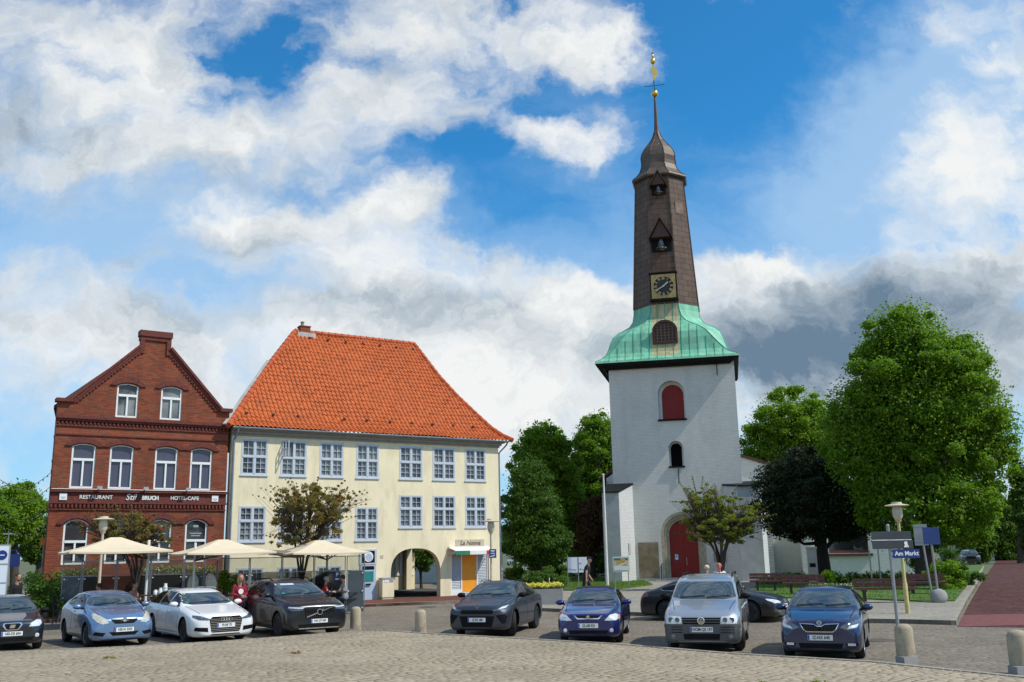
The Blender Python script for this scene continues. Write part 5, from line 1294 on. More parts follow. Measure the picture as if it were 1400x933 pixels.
# ---------------------------------------------------------------- cars
def interp(tab, x):
    if x <= tab[0][0]: return tab[0][1]
    for (a, za), (b_, zb) in zip(tab, tab[1:]):
        if x <= b_: return za + (zb - za) * (x - a) / (b_ - a)
    return tab[-1][1]
def car_body_mesh(S):
    """closed shell lofted through cross-sections along the car; x forward, y left, z up"""
    L, W = S['L'], S['W']; hl = L / 2
    top = sorted(S['top']); belt = sorted(S['belt']); roofw = sorted(S['roofw'])
    nose, tail = S.get('nose', .30), S.get('tail', .25)
    def plan(x):
        d = hl - x; e = x + hl; k = 1.0
        if d < nose: k = min(k, S.get('nw', .72) + (1 - S.get('nw', .72)) * math.sqrt(max(0, 1 - (1 - d / nose) ** 2)))
        if e < tail: k = min(k, .80 + .20 * math.sqrt(max(0, 1 - (1 - e / tail) ** 2)))
        return W / 2 * k
    def bot(x):
        d = min(hl - x, x + hl)
        return S.get('clr', .17) + max(0, (.16 - d)) * .5
    xs = sorted(set([round(x, 3) for x, z in top] + [round(v, 3) for v in (hl - .04, hl - .12, hl - .24, -hl + .05, -hl + .16)] + [round(v, 3) for v in np.arange(-hl + .35, hl - .35, .28)]))
    xs = [x for i, x in enumerate(xs) if i == 0 or x - xs[i - 1] > .035 or x in (hl,)]
    rings = []
    for x in xs:
        zt = interp(top, x); zb = bot(x); wb = plan(x); zs = min(interp(belt, x), zt - .035)
        wt = min(interp(roofw, x), wb * .93); g = zt - zs; k = min(1, g / .45)
        zm = zb + .52 * (zs - zb)
        rings.append([(x, 0, zb), (x, .72 * wb, zb), (x, .93 * wb, zb + .02), (x, .985 * wb, zb + .14), (x, wb, zm), (x, .992 * wb, zs - .10 * (.5 + .5 * k)), (x, .962 * wb, zs),
                      (x, wt + (.955 * wb - wt) * .45 + .02 * k, zs + g * .5), (x, wt + .008, zt - .085 * k - .016), (x, wt * .93, zt - .03 * k - .008), (x, wt * .55, zt - .004), (x, 0, zt)])
    v = []; f = []; n = len(rings[0])
    for r in rings:
        v += r
        v += [(x, -y, z) for x, y, z in r[1:-1]]
    m = n + n - 2
    loop = list(range(n)) + [n + i for i in range(n - 2)][::-1]
    for i in range(len(rings) - 1):
        for k in range(m):
            a, b_ = loop[k], loop[(k + 1) % m]
            f.append((i * m + a, i * m + b_, (i + 1) * m + b_, (i + 1) * m + a))
    for i in (0, len(rings) - 1):
        o = i * m
        for k in range(n - 1):
            l1, l2 = k, k + 1
            r1 = 0 if k == 0 else n + k - 1; r2 = n - 1 if k + 1 == n - 1 else n + k
            q = [o + l1, o + l2] + ([o + r2] if r2 != l2 else []) + ([o + r1] if r1 != l1 else [])
            f.append(tuple(q))
    me = bpy.data.meshes.new('body'); me.from_pydata(v, [], f)
    bm = bmesh.new(); bm.from_mesh(me); bmesh.ops.remove_doubles(bm, verts=bm.verts, dist=1e-5); bmesh.ops.recalc_face_normals(bm, faces=bm.faces); bm.to_mesh(me); bm.free()
    return me
def eval_mods(o):
    dg = bpy.context.evaluated_depsgraph_get(); dg.update()
    me = bpy.data.meshes.new_from_object(o.evaluated_get(dg)); return me
class Car:
    def __init__(s, name, label, S, pos, psi, paint):
        s.S = S
        K = .934                                                        # survey scale of the place
        pos = Vector(pos) + Vector((math.sin(psi), -math.cos(psi), 0)) * (S['L'] / 2 * (1 - K))
        S['roofw'] = [(x, w_ + (.05 if -1.6 < x < .6 else .03 if x < 1.3 else 0)) for x, w_ in S['roofw']]
        s.root = empty(name, pos, psi - PI / 2, label, 'car'); s.root.scale = (K, K, K)
        me = car_body_mesh(S)
        tmp = bpy.data.objects.new('shell', me); col.objects.link(tmp)
        sub = tmp.modifiers.new('s', 'SUBSURF'); sub.levels = 2; sub.render_levels = 2
        m0 = eval_mods(tmp)
        bm = bmesh.new(); bm.from_mesh(m0); s.bvh = BVHTree.FromBMesh(bm); bm.free()
        tmp.modifiers.remove(sub); tmp.data = m0
        s.wr = S['wr']; cut = MB()
        for wx in S['axles']:
            for sg in (-1, 1):
                r = s.wr + .055
                a0, a1 = sg * (S['W'] / 2 - .34), sg * (S['W'] / 2 + .3)
                cut.lathe([(r, min(a0, a1)), (r, max(a0, a1))], 28, (wx, 0, s.wr + .01), axis='y')
        cm = cut.mesh('arches'); co = bpy.data.objects.new('arches', cm); col.objects.link(co)
        bo = tmp.modifiers.new('b', 'BOOLEAN'); bo.operation = 'DIFFERENCE'; bo.object = co; bo.solver = 'EXACT'
        m1 = eval_mods(tmp)
        bpy.data.objects.remove(tmp); bpy.data.objects.remove(co)
        m1.materials.clear()
        s.paint = paint
        s.body = link('body', m1, [paint, M['black']], s.root, smooth=True)
        # liners of the wheel arches are black plastic
        hw = S['W'] / 2
        for p in m1.polygons:
            c = p.center
            for wx in S['axles']:
                d = math.hypot(c.x - wx, c.z - s.wr - .01)
                if d < s.wr + .075 and abs(c.y) > hw - .36 and (abs(p.normal.y) < .5 or abs(c.y) < hw - .25): p.material_index = 1
            if c.z < S.get('clr', .17) + .035 and p.normal.z < -.3: p.material_index = 1
            if S.get('cladding') and c.z < S['cladding'] : p.material_index = 1
    def patch(s, poly, axis, name, m, parent=None, off=.006, th=.012, grid=.05, side=1):
        """a panel of any outline laid on the shell: outline given in front (y,z), side (x,z) or rear view"""
        bm = bmesh.new()
        vs = [bm.verts.new((p[0], p[1], 0)) for p in poly]
        try: bm.faces.new(vs)
        except ValueError: bm.free(); return None
        xs = [p[0] for p in poly]; ys = [p[1] for p in poly]
        for k in np.arange(min(xs) + grid, max(xs), grid): bmesh.ops.bisect_plane(bm, geom=bm.verts[:] + bm.edges[:] + bm.faces[:], plane_co=(k, 0, 0), plane_no=(1, 0, 0))
        for k in np.arange(min(ys) + grid, max(ys), grid): bmesh.ops.bisect_plane(bm, geom=bm.verts[:] + bm.edges[:] + bm.faces[:], plane_co=(0, k, 0), plane_no=(0, 1, 0))
        bmesh.ops.triangulate(bm, faces=bm.faces[:])
        nrm = {}
        for v in bm.verts:
            a, b_ = v.co.x, v.co.y
            if axis == 'front': o, d = Vector((6, a, b_)), Vector((-1, 0, 0))
            elif axis == 'rear': o, d = Vector((-6, a, b_)), Vector((1, 0, 0))
            elif axis == 'top': o, d = Vector((a, b_, 6)), Vector((0, 0, -1))
            else: o, d = Vector((a, side * 4, b_)), Vector((0, -side, 0))
            h, n, _, _ = s.bvh.ray_cast(o, d)
            if h is None: h, n, _, _ = s.bvh.find_nearest(o + d * (6 - s.S['L'] / 2 + .05 if axis in ('front', 'rear') else 4 - s.S['W'] / 2))
            v.co = h + n * off; nrm[v] = n
        bm.normal_update()
        low = {}
        for v in list(bm.verts): low[v] = bm.verts.new(v.co - nrm[v] * th)
        be = [e for e in bm.edges if len(e.link_faces) == 1]
        for e in be:
            a, b_ = e.verts
            try: bm.faces.new((a, b_, low[b_], low[a]))
            except ValueError: pass
        bm.verts.index_update()
        loose = [v for v in bm.verts if not v.link_faces]; bmesh.ops.delete(bm, geom=loose, context='VERTS')
        bmesh.ops.recalc_face_normals(bm, faces=bm.faces[:])
        me = bpy.data.meshes.new(name); bm.to_mesh(me); bm.free()
        # recalc may point an open shell inward: the first faces should look outward
        if len(me.polygons):
            c = me.polygons[0]; n = list(nrm.values())[0]
            if c.normal.dot(n) < 0: me.flip_normals()
        return link(name, me, m, parent or s.root, smooth=True)
    def both(s, poly, axis, name, m, parent=None, **k):
        r = [s.patch(poly, axis, name, m, parent, **({**k, 'side': 1} if axis == 'side' else k))]
        if axis == 'side': r.append(s.patch(poly, axis, name, m, parent, **{**k, 'side': -1}))
        else: r.append(s.patch([(-a, b_) for a, b_ in poly][::-1], axis, name, m, parent, **k))
        return r
    def hit(s, y, z):
        h, n, _, _ = s.bvh.ray_cast(Vector((6, y, z)), Vector((-1, 0, 0))); return h, n
    def plate(s, text, z, y=0.0, tilt=0.0, rear=False):
        h, n = s.hit(y, z); x = h.x + .018
        b = MB(); b.box(x - .012, x, y - .26, y + .26, z - .057, z + .057); pl = b.build('number_plate', M['plate'], s.root)
        b = MB(); b.box(x + .0005, x + .002, y - .256, y - .218, z - .052, z + .052); b.build('blue_band', M['plate_blue'], pl)
        tm = text_mesh(text, .098, .001, bold=.0022, sx=.80)
        tm.transform(Matrix(((0, 0, 1, x + .002), (1, 0, 0, y + .022), (0, 1, 0, z), (0, 0, 0, 1))))
        link('lettering', tm, M['plate_ink'], pl)
        b = MB(); b.box(x - .02, x - .013, y - .275, y + .275, z - .072, z + .066); b.build('plate_holder', M['black'], s.root)
    def wheels(s, style, rim_m, steer=0.0):
        S = s.S; r = s.wr; w_ = S.get('tw', .205)
        ty = MB(); rr = r * S.get('rimf', .66)
        ty.lathe([(rr * .98, -w_ / 2 + .02), (rr * 1.02, -w_ / 2), (r - .035, -w_ / 2), (r - .008, -w_ / 2 + .03), (r, -w_ / 2 + .06), (r, w_ / 2 - .06), (r - .008, w_ / 2 - .03), (r - .035, w_ / 2), (rr * 1.02, w_ / 2), (rr * .98, w_ / 2 - .02)], 32, axis='y')
        tm = ty.mesh('tyre')
        ri = MB(); yo = w_ / 2 - .012
        ri.lathe([(rr * 1.0, -w_ / 2 + .03), (rr * 1.0, yo), (rr * .93, yo + .006), (rr * .90, yo - .02), (rr * .90, -.02)], 32, axis='y')
        ri.lathe([(0, yo - .015), (.045, yo - .012), (.062, yo - .03), (.062, -.02)], 14, axis='y')
        n = style
        for k in range(n):
            a = 2 * PI * k / n; c, s_ = math.cos(a), math.sin(a); wd = (.075 if n <= 6 else .034) * (r / .31)
            p = lambda rad_, t_, y: (c * rad_ - s_ * t_, y, s_ * rad_ + c * t_)
            ri.add([p(.04, -wd * .55, yo - .02), p(.04, wd * .55, yo - .02), p(rr * .93, wd * .5, yo - .004), p(rr * .93, -wd * .5, yo - .004), p(.04, -wd * .55, yo - .06), p(.04, wd * .55, yo - .06), p(rr * .93, wd * .5, yo - .05), p(rr * .93, -wd * .5, yo - .05)],
                   [(0, 1, 2, 3), (7, 6, 5, 4), (0, 4, 5, 1), (1, 5, 6, 2), (2, 6, 7, 3), (3, 7, 4, 0)])
        rm = ri.mesh('rim')
        dk = MB(); dk.lathe([(0, -.03), (rr * .9, -.03), (rr * .9, -.02), (0, -.02)], 24, axis='y'); dk.lathe([(0, .02), (rr * .62, .02), (rr * .62, .0), (0, .0)], 24, axis='y', mi=1); dm = dk.mesh('brake')
        for i, wx in enumerate(S['axles']):
            for sg in (1, -1):
                wh = link('wheel', dm, [M['black'], M['rim_dark']], s.root, (wx, sg * (S['W'] / 2 - w_ / 2 - .025), r), rz=(0 if sg > 0 else PI) + (steer if i == 1 else 0))
                link('tyre', tm, M['tyre'], wh, smooth=(i == 0 and sg == 1)); link('rim', rm, rim_m, wh, smooth=False)
    def glasshouse(s, side_polys, ws=None, surround=None):
        S = s.S; (xc, zc), (xt, zt) = S['ws']
        wl, wu = interp(sorted(S['roofw']), xc) * 1.0, interp(sorted(S['roofw']), xt)
        lo = min(S['W'] / 2 * .88, wl * 1.0); up = wu * .91
        z0, z1 = zc + .035, zt - .05
        zl = zc + .02
        poly = [(-lo * .62, z0 - .02), (lo * .62, z0 - .02), (lo * .97, z0 + .03), (up * 1.0, z1 - .035), (up * .93, z1), (-up * .93, z1), (-up * 1.0, z1 - .035), (-lo * .97, z0 + .03)]
        s.wsc = s.patch(poly, 'front', 'windscreen', M['car_glass'], off=.004, grid=.06)
        hl = S['L'] / 2; wn = S['W'] / 2
        for sg in (1, -1):                                             # bonnet shut lines
            q = [(xc - .02, wl * .90), (xc - .02, wl * .90 + .014), (hl - .30, wn * .70 + .014), (hl - .30, wn * .70)]
            s.patch([(x, sg * y) for x, y in q][::sg], 'top', 'bonnet_seam', M['black'], off=.002, th=.006, grid=.08)
        b = MB()                                                       # wipers on the glass
        for y0, y1 in ((-.52, .02), (.06, .55)):
            pts = []
            for f in (0, .5, 1):
                h, n = s.hit((y0 + (y1 - y0) * f) * lo / .7, z0 + .012 + .035 * f)
                if h: pts.append(h + n * .02)
            if len(pts) == 3: b.tube(pts, .009, 4)
        b.build('wiper', M['black'], s.root)
        side_polys = [[(x - .10 * min(1, max(0, (x - .15) / .4)), z) for x, z in poly] for poly in side_polys]
        for poly in side_polys:
            if surround: s.both([((x - sum(p[0] for p in poly) / len(poly)) * 1.05 + sum(p[0] for p in poly) / len(poly), (z - sum(p[1] for p in poly) / len(poly)) * 1.16 + sum(p[1] for p in poly) / len(poly)) for x, z in poly], 'side', 'window_trim', surround, off=.003)
            s.both(poly, 'side', 'side_window', M['side_glass'], off=.008 if surround else .005)
    def mirrors(s, x, z, m, out=.12, col2=None):
        hw = S_ = s.S['W'] / 2
        for sg in (1, -1):
            h, n, _, _ = s.bvh.ray_cast(Vector((x, sg * 4, z)), Vector((0, -sg, 0)))
            y = h.y if h else sg * hw * .85
            b = MB(); b.ell((x - .02, y + sg * (out + .03), z + .03), .085, .125, .075, 12, 8)
            b.v = [(max(v[0], x - .07), v[1], v[2]) for v in b.v]
            mo = b.build('wing_mirror', m, s.root, smooth=True)
            b = MB(); b.bar((x, y - sg * .02, z - .03), (x, y + sg * out * .7, z), .05, .05); b.build('mirror_arm', M['black'], mo)
            b = MB(); b.box(x - .076, x - .071, y + sg * (out + .03) - .095, y + sg * (out + .03) + .095, z - .025, z + .085); b.build('mirror_glass', M['chrome'], mo)
    def door_lines(s, seams, handles):
        for poly in seams: s.both(poly, 'side', 'door_seam', M['black'], off=.0025, th=.006, grid=.1)
        for x, z in handles: s.both(rect(x - .09, x + .09, z - .014, z + .014), 'side', 'door_handle', s.S.get('handle', s.paint), off=.028, th=.024, grid=.2)
    def emblem_disc(s, y, z, r, m, x_off=.012):
        h, n = s.hit(y, z); b = MB(); b.lathe([(0, -.006), (r, -.006), (r, .004), (r * .8, .008), (0, .006)], 20, (h.x + x_off, y, z), axis='x'); return b.build('emblem', m, s.root), h.x + x_off
    def ring(s, b, x, y, z, r, t):
        pts = [(x, y + r * math.cos(a), z + r * math.sin(a)) for a in np.linspace(0, 2 * PI, 21)]
        b.tube(pts, t, 6)
def seam_v(x0, z0, x1, z1, w_=.012): return [(x0 - w_ / 2, z0), (x0 + w_ / 2, z0), (x1 + w_ / 2, z1), (x1 - w_ / 2, z1)]
def car_at(px_mid, psi_deg, dist_from, L):
    """centre of a car whose front bumper middle stands at the given ground point"""
    d = Vector((math.sin(rad(psi_deg)), -math.cos(rad(psi_deg)), 0)); return dist_from - d * (L / 2)
def hd(psi_deg): return Vector((math.sin(rad(psi_deg)), -math.cos(rad(psi_deg)), 0))
def face(psi_deg): return math.atan2(-math.cos(rad(psi_deg)), math.sin(rad(psi_deg))) + PI / 2
P_navy = paint_mat('black_blue_paint', (.012, .014, .022), .3, .3)
P_light = paint_mat('light_blue_metallic', (.17, .28, .46), .55, .26)
P_white = paint_mat('white_car_paint', (.82, .82, .80), 0, .3)
P_black = paint_mat('black_car_paint', (.008, .008, .010), .1, .3, coat=.4)
P_cup = paint_mat('matt_graphite_paint', (.038, .045, .060), .35, .42, coat=.4)
P_blue = paint_mat('royal_blue_paint', (.010, .015, .135), .4, .28)
P_silver = paint_mat('silver_metallic', (.50, .52, .545), .7, .28)
P_dkblue = paint_mat('dark_blue_paint', (.008, .018, .072), .4, .28)
# ---- light blue three-door hatchback
S = dict(L=4.0, W=1.74, wr=.315, axles=(-1.27, 1.24), clr=.17, nose=.45, nw=.66,
         top=[(2.0, .70), (1.955, .80), (1.80, .865), (1.45, .965), (1.05, 1.04), (.92, 1.07), (.35, 1.36), (.05, 1.455), (-.45, 1.49), (-1.0, 1.45), (-1.5, 1.34), (-1.82, 1.06), (-1.93, .90), (-2.0, .62)],
         belt=[(2.0, .55), (1.5, .82), (.9, .93), (0, .98), (-1.2, 1.06), (-1.8, 1.02), (-2.0, .60)], roofw=[(-2, .62), (-1.85, .66), (-1.4, .55), (-.4, .575), (.1, .58), (.9, .74), (1.5, .70), (2.0, .55)], ws=((.95, 1.06), (.12, 1.43)))
fr = gp(171, 885); fr = Vector((fr.x - .05, fr.y, 0))
c = Car('parked_car', 'light blue three-door hatchback parked between the dark car and the white estate', S, fr - hd(37) * 2.0, face(37), P_light)
c.glasshouse([[(.82, 1.06), (.60, 1.20), (.28, 1.36), (-.02, 1.40), (-.32, 1.40), (-.36, 1.03), (.70, .985)], [(-.42, 1.04), (-.40, 1.40), (-.9, 1.37), (-1.22, 1.27), (-1.30, 1.13)]])
c.both([(.42, .66), (.58, .635), (.70, .69), (.765, .80), (.75, .90), (.68, .91), (.56, .82), (.46, .74)], 'front', 'headlight', M['lens_yellow'], off=.008)
c.patch([(-.33, .70), (-.24, .635), (.24, .635), (.33, .70), (.36, .745), (-.36, .745)], 'front', 'grille', M['black'], off=.004)
c.patch([(-.42, .80), (-.34, .745), (.34, .745), (.42, .80), (.38, .80), (.30, .775), (-.30, .775), (-.38, .80)], 'front', 'grille_bar', M['chrome'], off=.014)
c.patch([(-.40, .42), (-.30, .32), (.30, .32), (.40, .42)], 'front', 'air_intake', M['black'], off=.004)
c.both([(.48, .40), (.74, .44), (.80, .36), (.56, .31)], 'front', 'air_intake', M['black'], off=.004)
e, x = c.emblem_disc(0, .735, .058, M['chrome']); b = MB(); c.ring(b, x + .006, 0, .735, .055, .008); b.bar((x + .012, -.06, .728), (x + .012, .06, .742), .008, .014); b.build('emblem_mark', M['rim_grey'], e)
c.plate('HEI-N 3303', .475); c.wheels(7, M['rim_grey']); c.mirrors(.62, 1.05, P_light)
c.door_lines([seam_v(.80, .42, .88, .98), seam_v(-.42, .42, -.38, 1.02)], [(-.18, .93)])
c.both([(-1.72, .98), (-1.88, .95), (-1.92, .76), (-1.80, .74)], 'side', 'tail_light', M['tail_red'], off=.006)
# ---- white estate
S = dict(L=4.93, W=1.87, wr=.335, axles=(-1.42, 1.49), clr=.15, nose=.42, nw=.66, tw=.245, rimf=.74,
         top=[(2.465, .70), (2.43, .785), (2.25, .83), (1.8, .90), (1.25, .985), (1.08, 1.01), (.55, 1.24), (.15, 1.40), (-.3, 1.455), (-1.0, 1.46), (-1.7, 1.41), (-2.1, 1.26), (-2.33, 1.0), (-2.41, .85), (-2.465, .6)],
         belt=[(2.465, .58), (1.9, .78), (1.1, .90), (0, .945), (-1.5, .99), (-2.3, .98), (-2.465, .58)], roofw=[(-2.465, .7), (-2.3, .72), (-1.8, .56), (-.4, .60), (.2, .60), (1.1, .78), (1.9, .76), (2.465, .62)], ws=((1.10, 1.005), (.20, 1.385)))
fr = gp(308, 879); c = Car('parked_car', 'white estate car parked between the light blue hatchback and the black off-roader', S, fr - hd(37) * 2.465, face(37), P_white)
c.glasshouse([[(.98, 1.00), (.72, 1.14), (.35, 1.30), (.05, 1.355), (.02, .985)], [(-.04, .985), (-.02, 1.365), (-.55, 1.385), (-.80, 1.38), (-.88, 1.0)], [(-.95, 1.01), (-.87, 1.38), (-1.5, 1.34), (-1.85, 1.24), (-2.05, 1.10), (-1.9, 1.04)]])
c.both([(.44, .665), (.52, .64), (.76, .655), (.86, .72), (.83, .775), (.70, .755)], 'front', 'headlight', M['lens_dark'], off=.008)
c.patch([(-.40, .735), (.40, .735), (.48, .65), (.42, .33), (.38, .30), (-.38, .30), (-.42, .33), (-.48, .65)], 'front', 'grille', M['black'], off=.005)
for k in range(8):
    z = .34 + k * .046; w_ = .42 + .02 * k / 3 - max(0, z - .65) * .8; c.patch(rect(-w_, w_, z - .006, z + .006), 'front', 'grille_bar', M['chrome'], off=.013, th=.01, grid=.2)
c.both([(.52, .44), (.84, .46), (.86, .36), (.50, .32)], 'front', 'air_intake', M['black'], off=.005)
c.patch([(-.40, .262), (.40, .262), (.44, .235), (-.44, .235)], 'front', 'splitter', M['black'], off=.006)
h, n = c.hit(0, .66); b = MB()
for k in range(4): c.ring(b, h.x + .03, -.1125 + k * .075, .66, .052, .0085)
b.build('emblem', M['chrome'], c.root)
c.plate('PI-NF 70', .49); c.wheels(5, M['rim_dark'], .0); c.mirrors(.80, 1.02, P_white)
c.door_lines([seam_v(1.0, .38, 1.02, .93), seam_v(-.0, .32, -.0, .97), seam_v(-.92, .40, -.86, .98)], [(.13, .83), (-.75, .85)])
c.both(rect(-1.05, 1.05, .185, .235), 'side', 'sill_strip', M['white'], off=.02, th=.02, grid=.3)
b = MB()
for sg in (1, -1): b.tube([(.0, sg * .55, 1.44), (-.2, sg * .565, 1.475), (-1.5, sg * .54, 1.455), (-1.75, sg * .52, 1.41)], .014, 6)
b.build('roof_rail', M['alu'], c.root)
c.patch(rect(-.60, -.50, 1.30, 1.34), 'front', 'sticker', M['flower_w'], off=.009, th=.003, grid=.2); c.patch(rect(-.66, -.58, 1.055, 1.10), 'front', 'sticker', M['green_awn'], off=.009, th=.003, grid=.2)
# ---- black off-roader
S = dict(L=4.75, W=1.92, wr=.37, axles=(-1.42, 1.42), clr=.22, nose=.36, nw=.76, tw=.245, rimf=.70,
         top=[(2.375, .82), (2.34, .95), (2.2, 1.02), (1.7, 1.10), (1.15, 1.15), (1.0, 1.18), (.5, 1.45), (.15, 1.60), (-.3, 1.66), (-1.0, 1.66), (-1.7, 1.60), (-2.0, 1.45), (-2.25, 1.1), (-2.32, .95), (-2.375, .7)],
         belt=[(2.375, .72), (1.9, .96), (1.1, 1.04), (0, 1.10), (-1.5, 1.16), (-2.2, 1.12), (-2.375, .68)], roofw=[(-2.375, .74), (-2.2, .75), (-1.7, .62), (-.4, .65), (.2, .65), (1.1, .82), (1.9, .80), (2.375, .70)], ws=((1.03, 1.17), (.18, 1.585)))
fr = gp(436, 873); c = Car('parked_car', 'black off-roader with slanting bar badge parked at the end of the left row', S, fr - hd(34) * 2.375, face(34), P_black)
c.glasshouse([[(.90, 1.17), (.62, 1.34), (.30, 1.50), (.05, 1.55), (.02, 1.14)], [(-.04, 1.14), (-.02, 1.56), (-.80, 1.57), (-.86, 1.16)], [(-.93, 1.17), (-.87, 1.57), (-1.5, 1.53), (-1.80, 1.42), (-1.85, 1.22)]])
c.both([(.50, .90), (.84, .93), (.90, .87), (.82, .80), (.52, .82)], 'front', 'headlight', M['lens_dark'], off=.008)
c.both([(.50, .885), (.86, .905), (.86, .875), (.50, .86)], 'front', 'light_strip', M['lens'], off=.016, th=.01)
c.patch([(-.44, .90), (.44, .90), (.48, .84), (.42, .58), (-.42, .58), (-.48, .84)], 'front', 'grille', M['black'], off=.005)
for k in range(13):
    y = -.39 + k * .065; c.patch(rect(y - .007, y + .007, .60, .88), 'front', 'grille_bar', M['rim_dark'], off=.012, th=.01, grid=.3)
h, n = c.hit(0, .75); b = MB(); b.bar((h.x + .025, .40, .885), (h.x + .025, .09, .78), .012, .03); b.bar((h.x + .025, -.09, .72), (h.x + .025, -.40, .615), .012, .03); c.ring(b, h.x + .03, 0, .75, .075, .018); b.bar((h.x + .03, .05, .80), (h.x + .03, .115, .845), .012, .025); b.build('emblem', M['chrome'], c.root)
c.patch([(-.66, .42), (.66, .42), (.60, .31), (-.60, .31)], 'front', 'air_intake', M['black'], off=.005); c.patch(rect(-.62, .62, .295, .315), 'front', 'skid_trim', M['chrome'], off=.012, th=.01, grid=.2)
c.plate('HH-CP 849', .50); c.wheels(5, M['rim_dark']); c.mirrors(.70, 1.19, P_black)
c.door_lines([seam_v(1.0, .48, 1.02, 1.06), seam_v(-.01, .42, -.01, 1.12), seam_v(-.95, .5, -.88, 1.14)], [(.16, 1.0), (-.72, 1.03)])
b = MB()
for sg in (1, -1): b.tube([(.0, sg * .60, 1.63), (-.25, sg * .62, 1.695), (-1.5, sg * .60, 1.67), (-1.75, sg * .57, 1.60)], .018, 6)
b.build('roof_rail', M['black'], c.root)
c.patch(rect(-.62, -.05, 1.49, 1.535), 'front', 'sun_strip', M['lens'], off=.007, th=.003, grid=.2); c.patch(rect(-.60, -.50, 1.23, 1.28), 'front', 'sticker', M['green_awn'], off=.007, th=.003, grid=.2)
# ---- dark hatchback cut by the left edge
S = dict(L=3.95, W=1.70, wr=.305, axles=(-1.23, 1.23), clr=.17, nose=.5, nw=.62,
         top=[(1.975, .70), (1.94, .785), (1.75, .83), (1.4, .90), (1.05, .97), (.92, 1.0), (.4, 1.27), (.05, 1.40), (-.45, 1.44), (-1.0, 1.41), (-1.5, 1.30), (-1.8, 1.04), (-1.92, .88), (-1.975, .6)],
         belt=[(1.975, .56), (1.5, .78), (.9, .88), (0, .93), (-1.2, 1.0), (-1.8, .98), (-1.975, .58)], roofw=[(-1.975, .6), (-1.85, .64), (-1.4, .53), (-.4, .56), (.1, .56), (.9, .72), (1.5, .69), (1.975, .5)], ws=((.95, .995), (.10, 1.38)))
fr = gp(14, 892); c = Car('parked_car', 'blue-black hatchback cut off by the left edge of the photo', S, fr - hd(33) * 1.975, face(33), P_navy)
c.glasshouse([[(.80, .99), (.55, 1.13), (.25, 1.29), (-.02, 1.33), (-.36, 1.33), (-.40, .97)], [(-.46, .98), (-.42, 1.33), (-.95, 1.30), (-1.25, 1.20), (-1.32, 1.06)]])
c.both([(.40, .64), (.66, .64), (.74, .70), (.72, .78), (.60, .80), (.46, .74)], 'front', 'headlight', M['lens'], off=.008)
c.patch([(-.21, .755), (.21, .755), (.24, .70), (.17, .585), (.12, .565), (-.12, .565), (-.17, .585), (-.24, .70)], 'front', 'grille_frame', M['chrome'], off=.006)
c.patch([(-.175, .735), (.175, .735), (.20, .695), (.14, .60), (.10, .585), (-.10, .585), (-.14, .60), (-.20, .695)], 'front', 'grille', M['black'], off=.012)
h, n = c.hit(0, .665); b = MB(); b.prism([(-.075, -.045), (.05, -.045), (.075, .045), (-.05, .045)], lambda y, z: (h.x + .016, y, .665 + z), lambda y, z: (h.x + .03, y, .665 + z)); b.build('emblem', M['chrome'], c.root)
c.patch([(-.55, .38), (.55, .38), (.50, .27), (-.50, .27)], 'front', 'air_intake', M['black'], off=.005)
h, n = c.hit(.62, .40)
for sg in (1, -1):
    b = MB(); b.lathe([(0, -.02), (.055, -.02), (.055, .012), (0, .016)], 16, (h.x, sg * .62, .41), axis='x'); b.build('fog_light', M['lens'], c.root)
c.plate('HEI-DE 604', .475); c.wheels(7, M['rim_grey']); c.mirrors(.62, .97, M['black'])
c.door_lines([seam_v(.80, .40, .88, .93), seam_v(-.44, .40, -.40, .96)], [(-.2, .86)])
# ---- graphite crossover
S = dict(L=4.45, W=1.84, wr=.35, axles=(-1.34, 1.34), clr=.19, nose=.42, nw=.70, tw=.245, rimf=.74,
         top=[(2.225, .74), (2.195, .86), (2.02, .92), (1.6, .99), (1.15, 1.05), (1.0, 1.08), (.5, 1.31), (.15, 1.45), (-.3, 1.51), (-.8, 1.50), (-1.3, 1.41), (-1.75, 1.22), (-2.05, 1.06), (-2.17, .95), (-2.225, .62)],
         belt=[(2.225, .64), (1.8, .87), (1.1, .96), (0, 1.0), (-1.3, 1.06), (-2.0, 1.02), (-2.225, .6)], roofw=[(-2.225, .68), (-2.0, .70), (-1.5, .56), (-.4, .60), (.2, .60), (1.1, .78), (1.8, .75), (2.225, .62)], ws=((1.03, 1.07), (.18, 1.44)))
fr = gp(652, 873); c = Car('parked_car', 'matt graphite crossover parked in front of the orange door', S, fr - hd(-15) * 2.225, face(-15), P_cup)
c.glasshouse([[(.90, 1.07), (.62, 1.22), (.30, 1.36), (.06, 1.40), (.02, 1.04)], [(-.04, 1.04), (-.02, 1.41), (-.6, 1.40), (-1.0, 1.31), (-1.32, 1.16), (-1.28, 1.10), (-.9, 1.06)]])
c.both([(.44, .755), (.62, .745), (.80, .80), (.86, .90), (.72, .87), (.58, .80)], 'front', 'headlight', M['lens_dark'], off=.008)
c.both([(.62, .775), (.79, .81), (.84, .885), (.70, .84)], 'front', 'light_strip', M['lens'], off=.015, th=.01)
c.patch([(-.46, .765), (.46, .765), (.50, .72), (.44, .66), (-.44, .66), (-.50, .72)], 'front', 'grille', M['black'], off=.005)
c.patch([(-.52, .60), (.52, .60), (.44, .30), (-.44, .30)], 'front', 'air_intake', M['black'], off=.005)
c.both([(.56, .62), (.80, .66), (.86, .58), (.80, .36), (.70, .44)], 'front', 'air_intake', M['black'], off=.005)
c.both([(.50, .33), (.56, .34), (.80, .40), (.84, .34), (.54, .24), (.49, .24)], 'front', 'bumper_blade', P_cup, off=.02, th=.02)
h, n = c.hit(0, .83); b = MB()
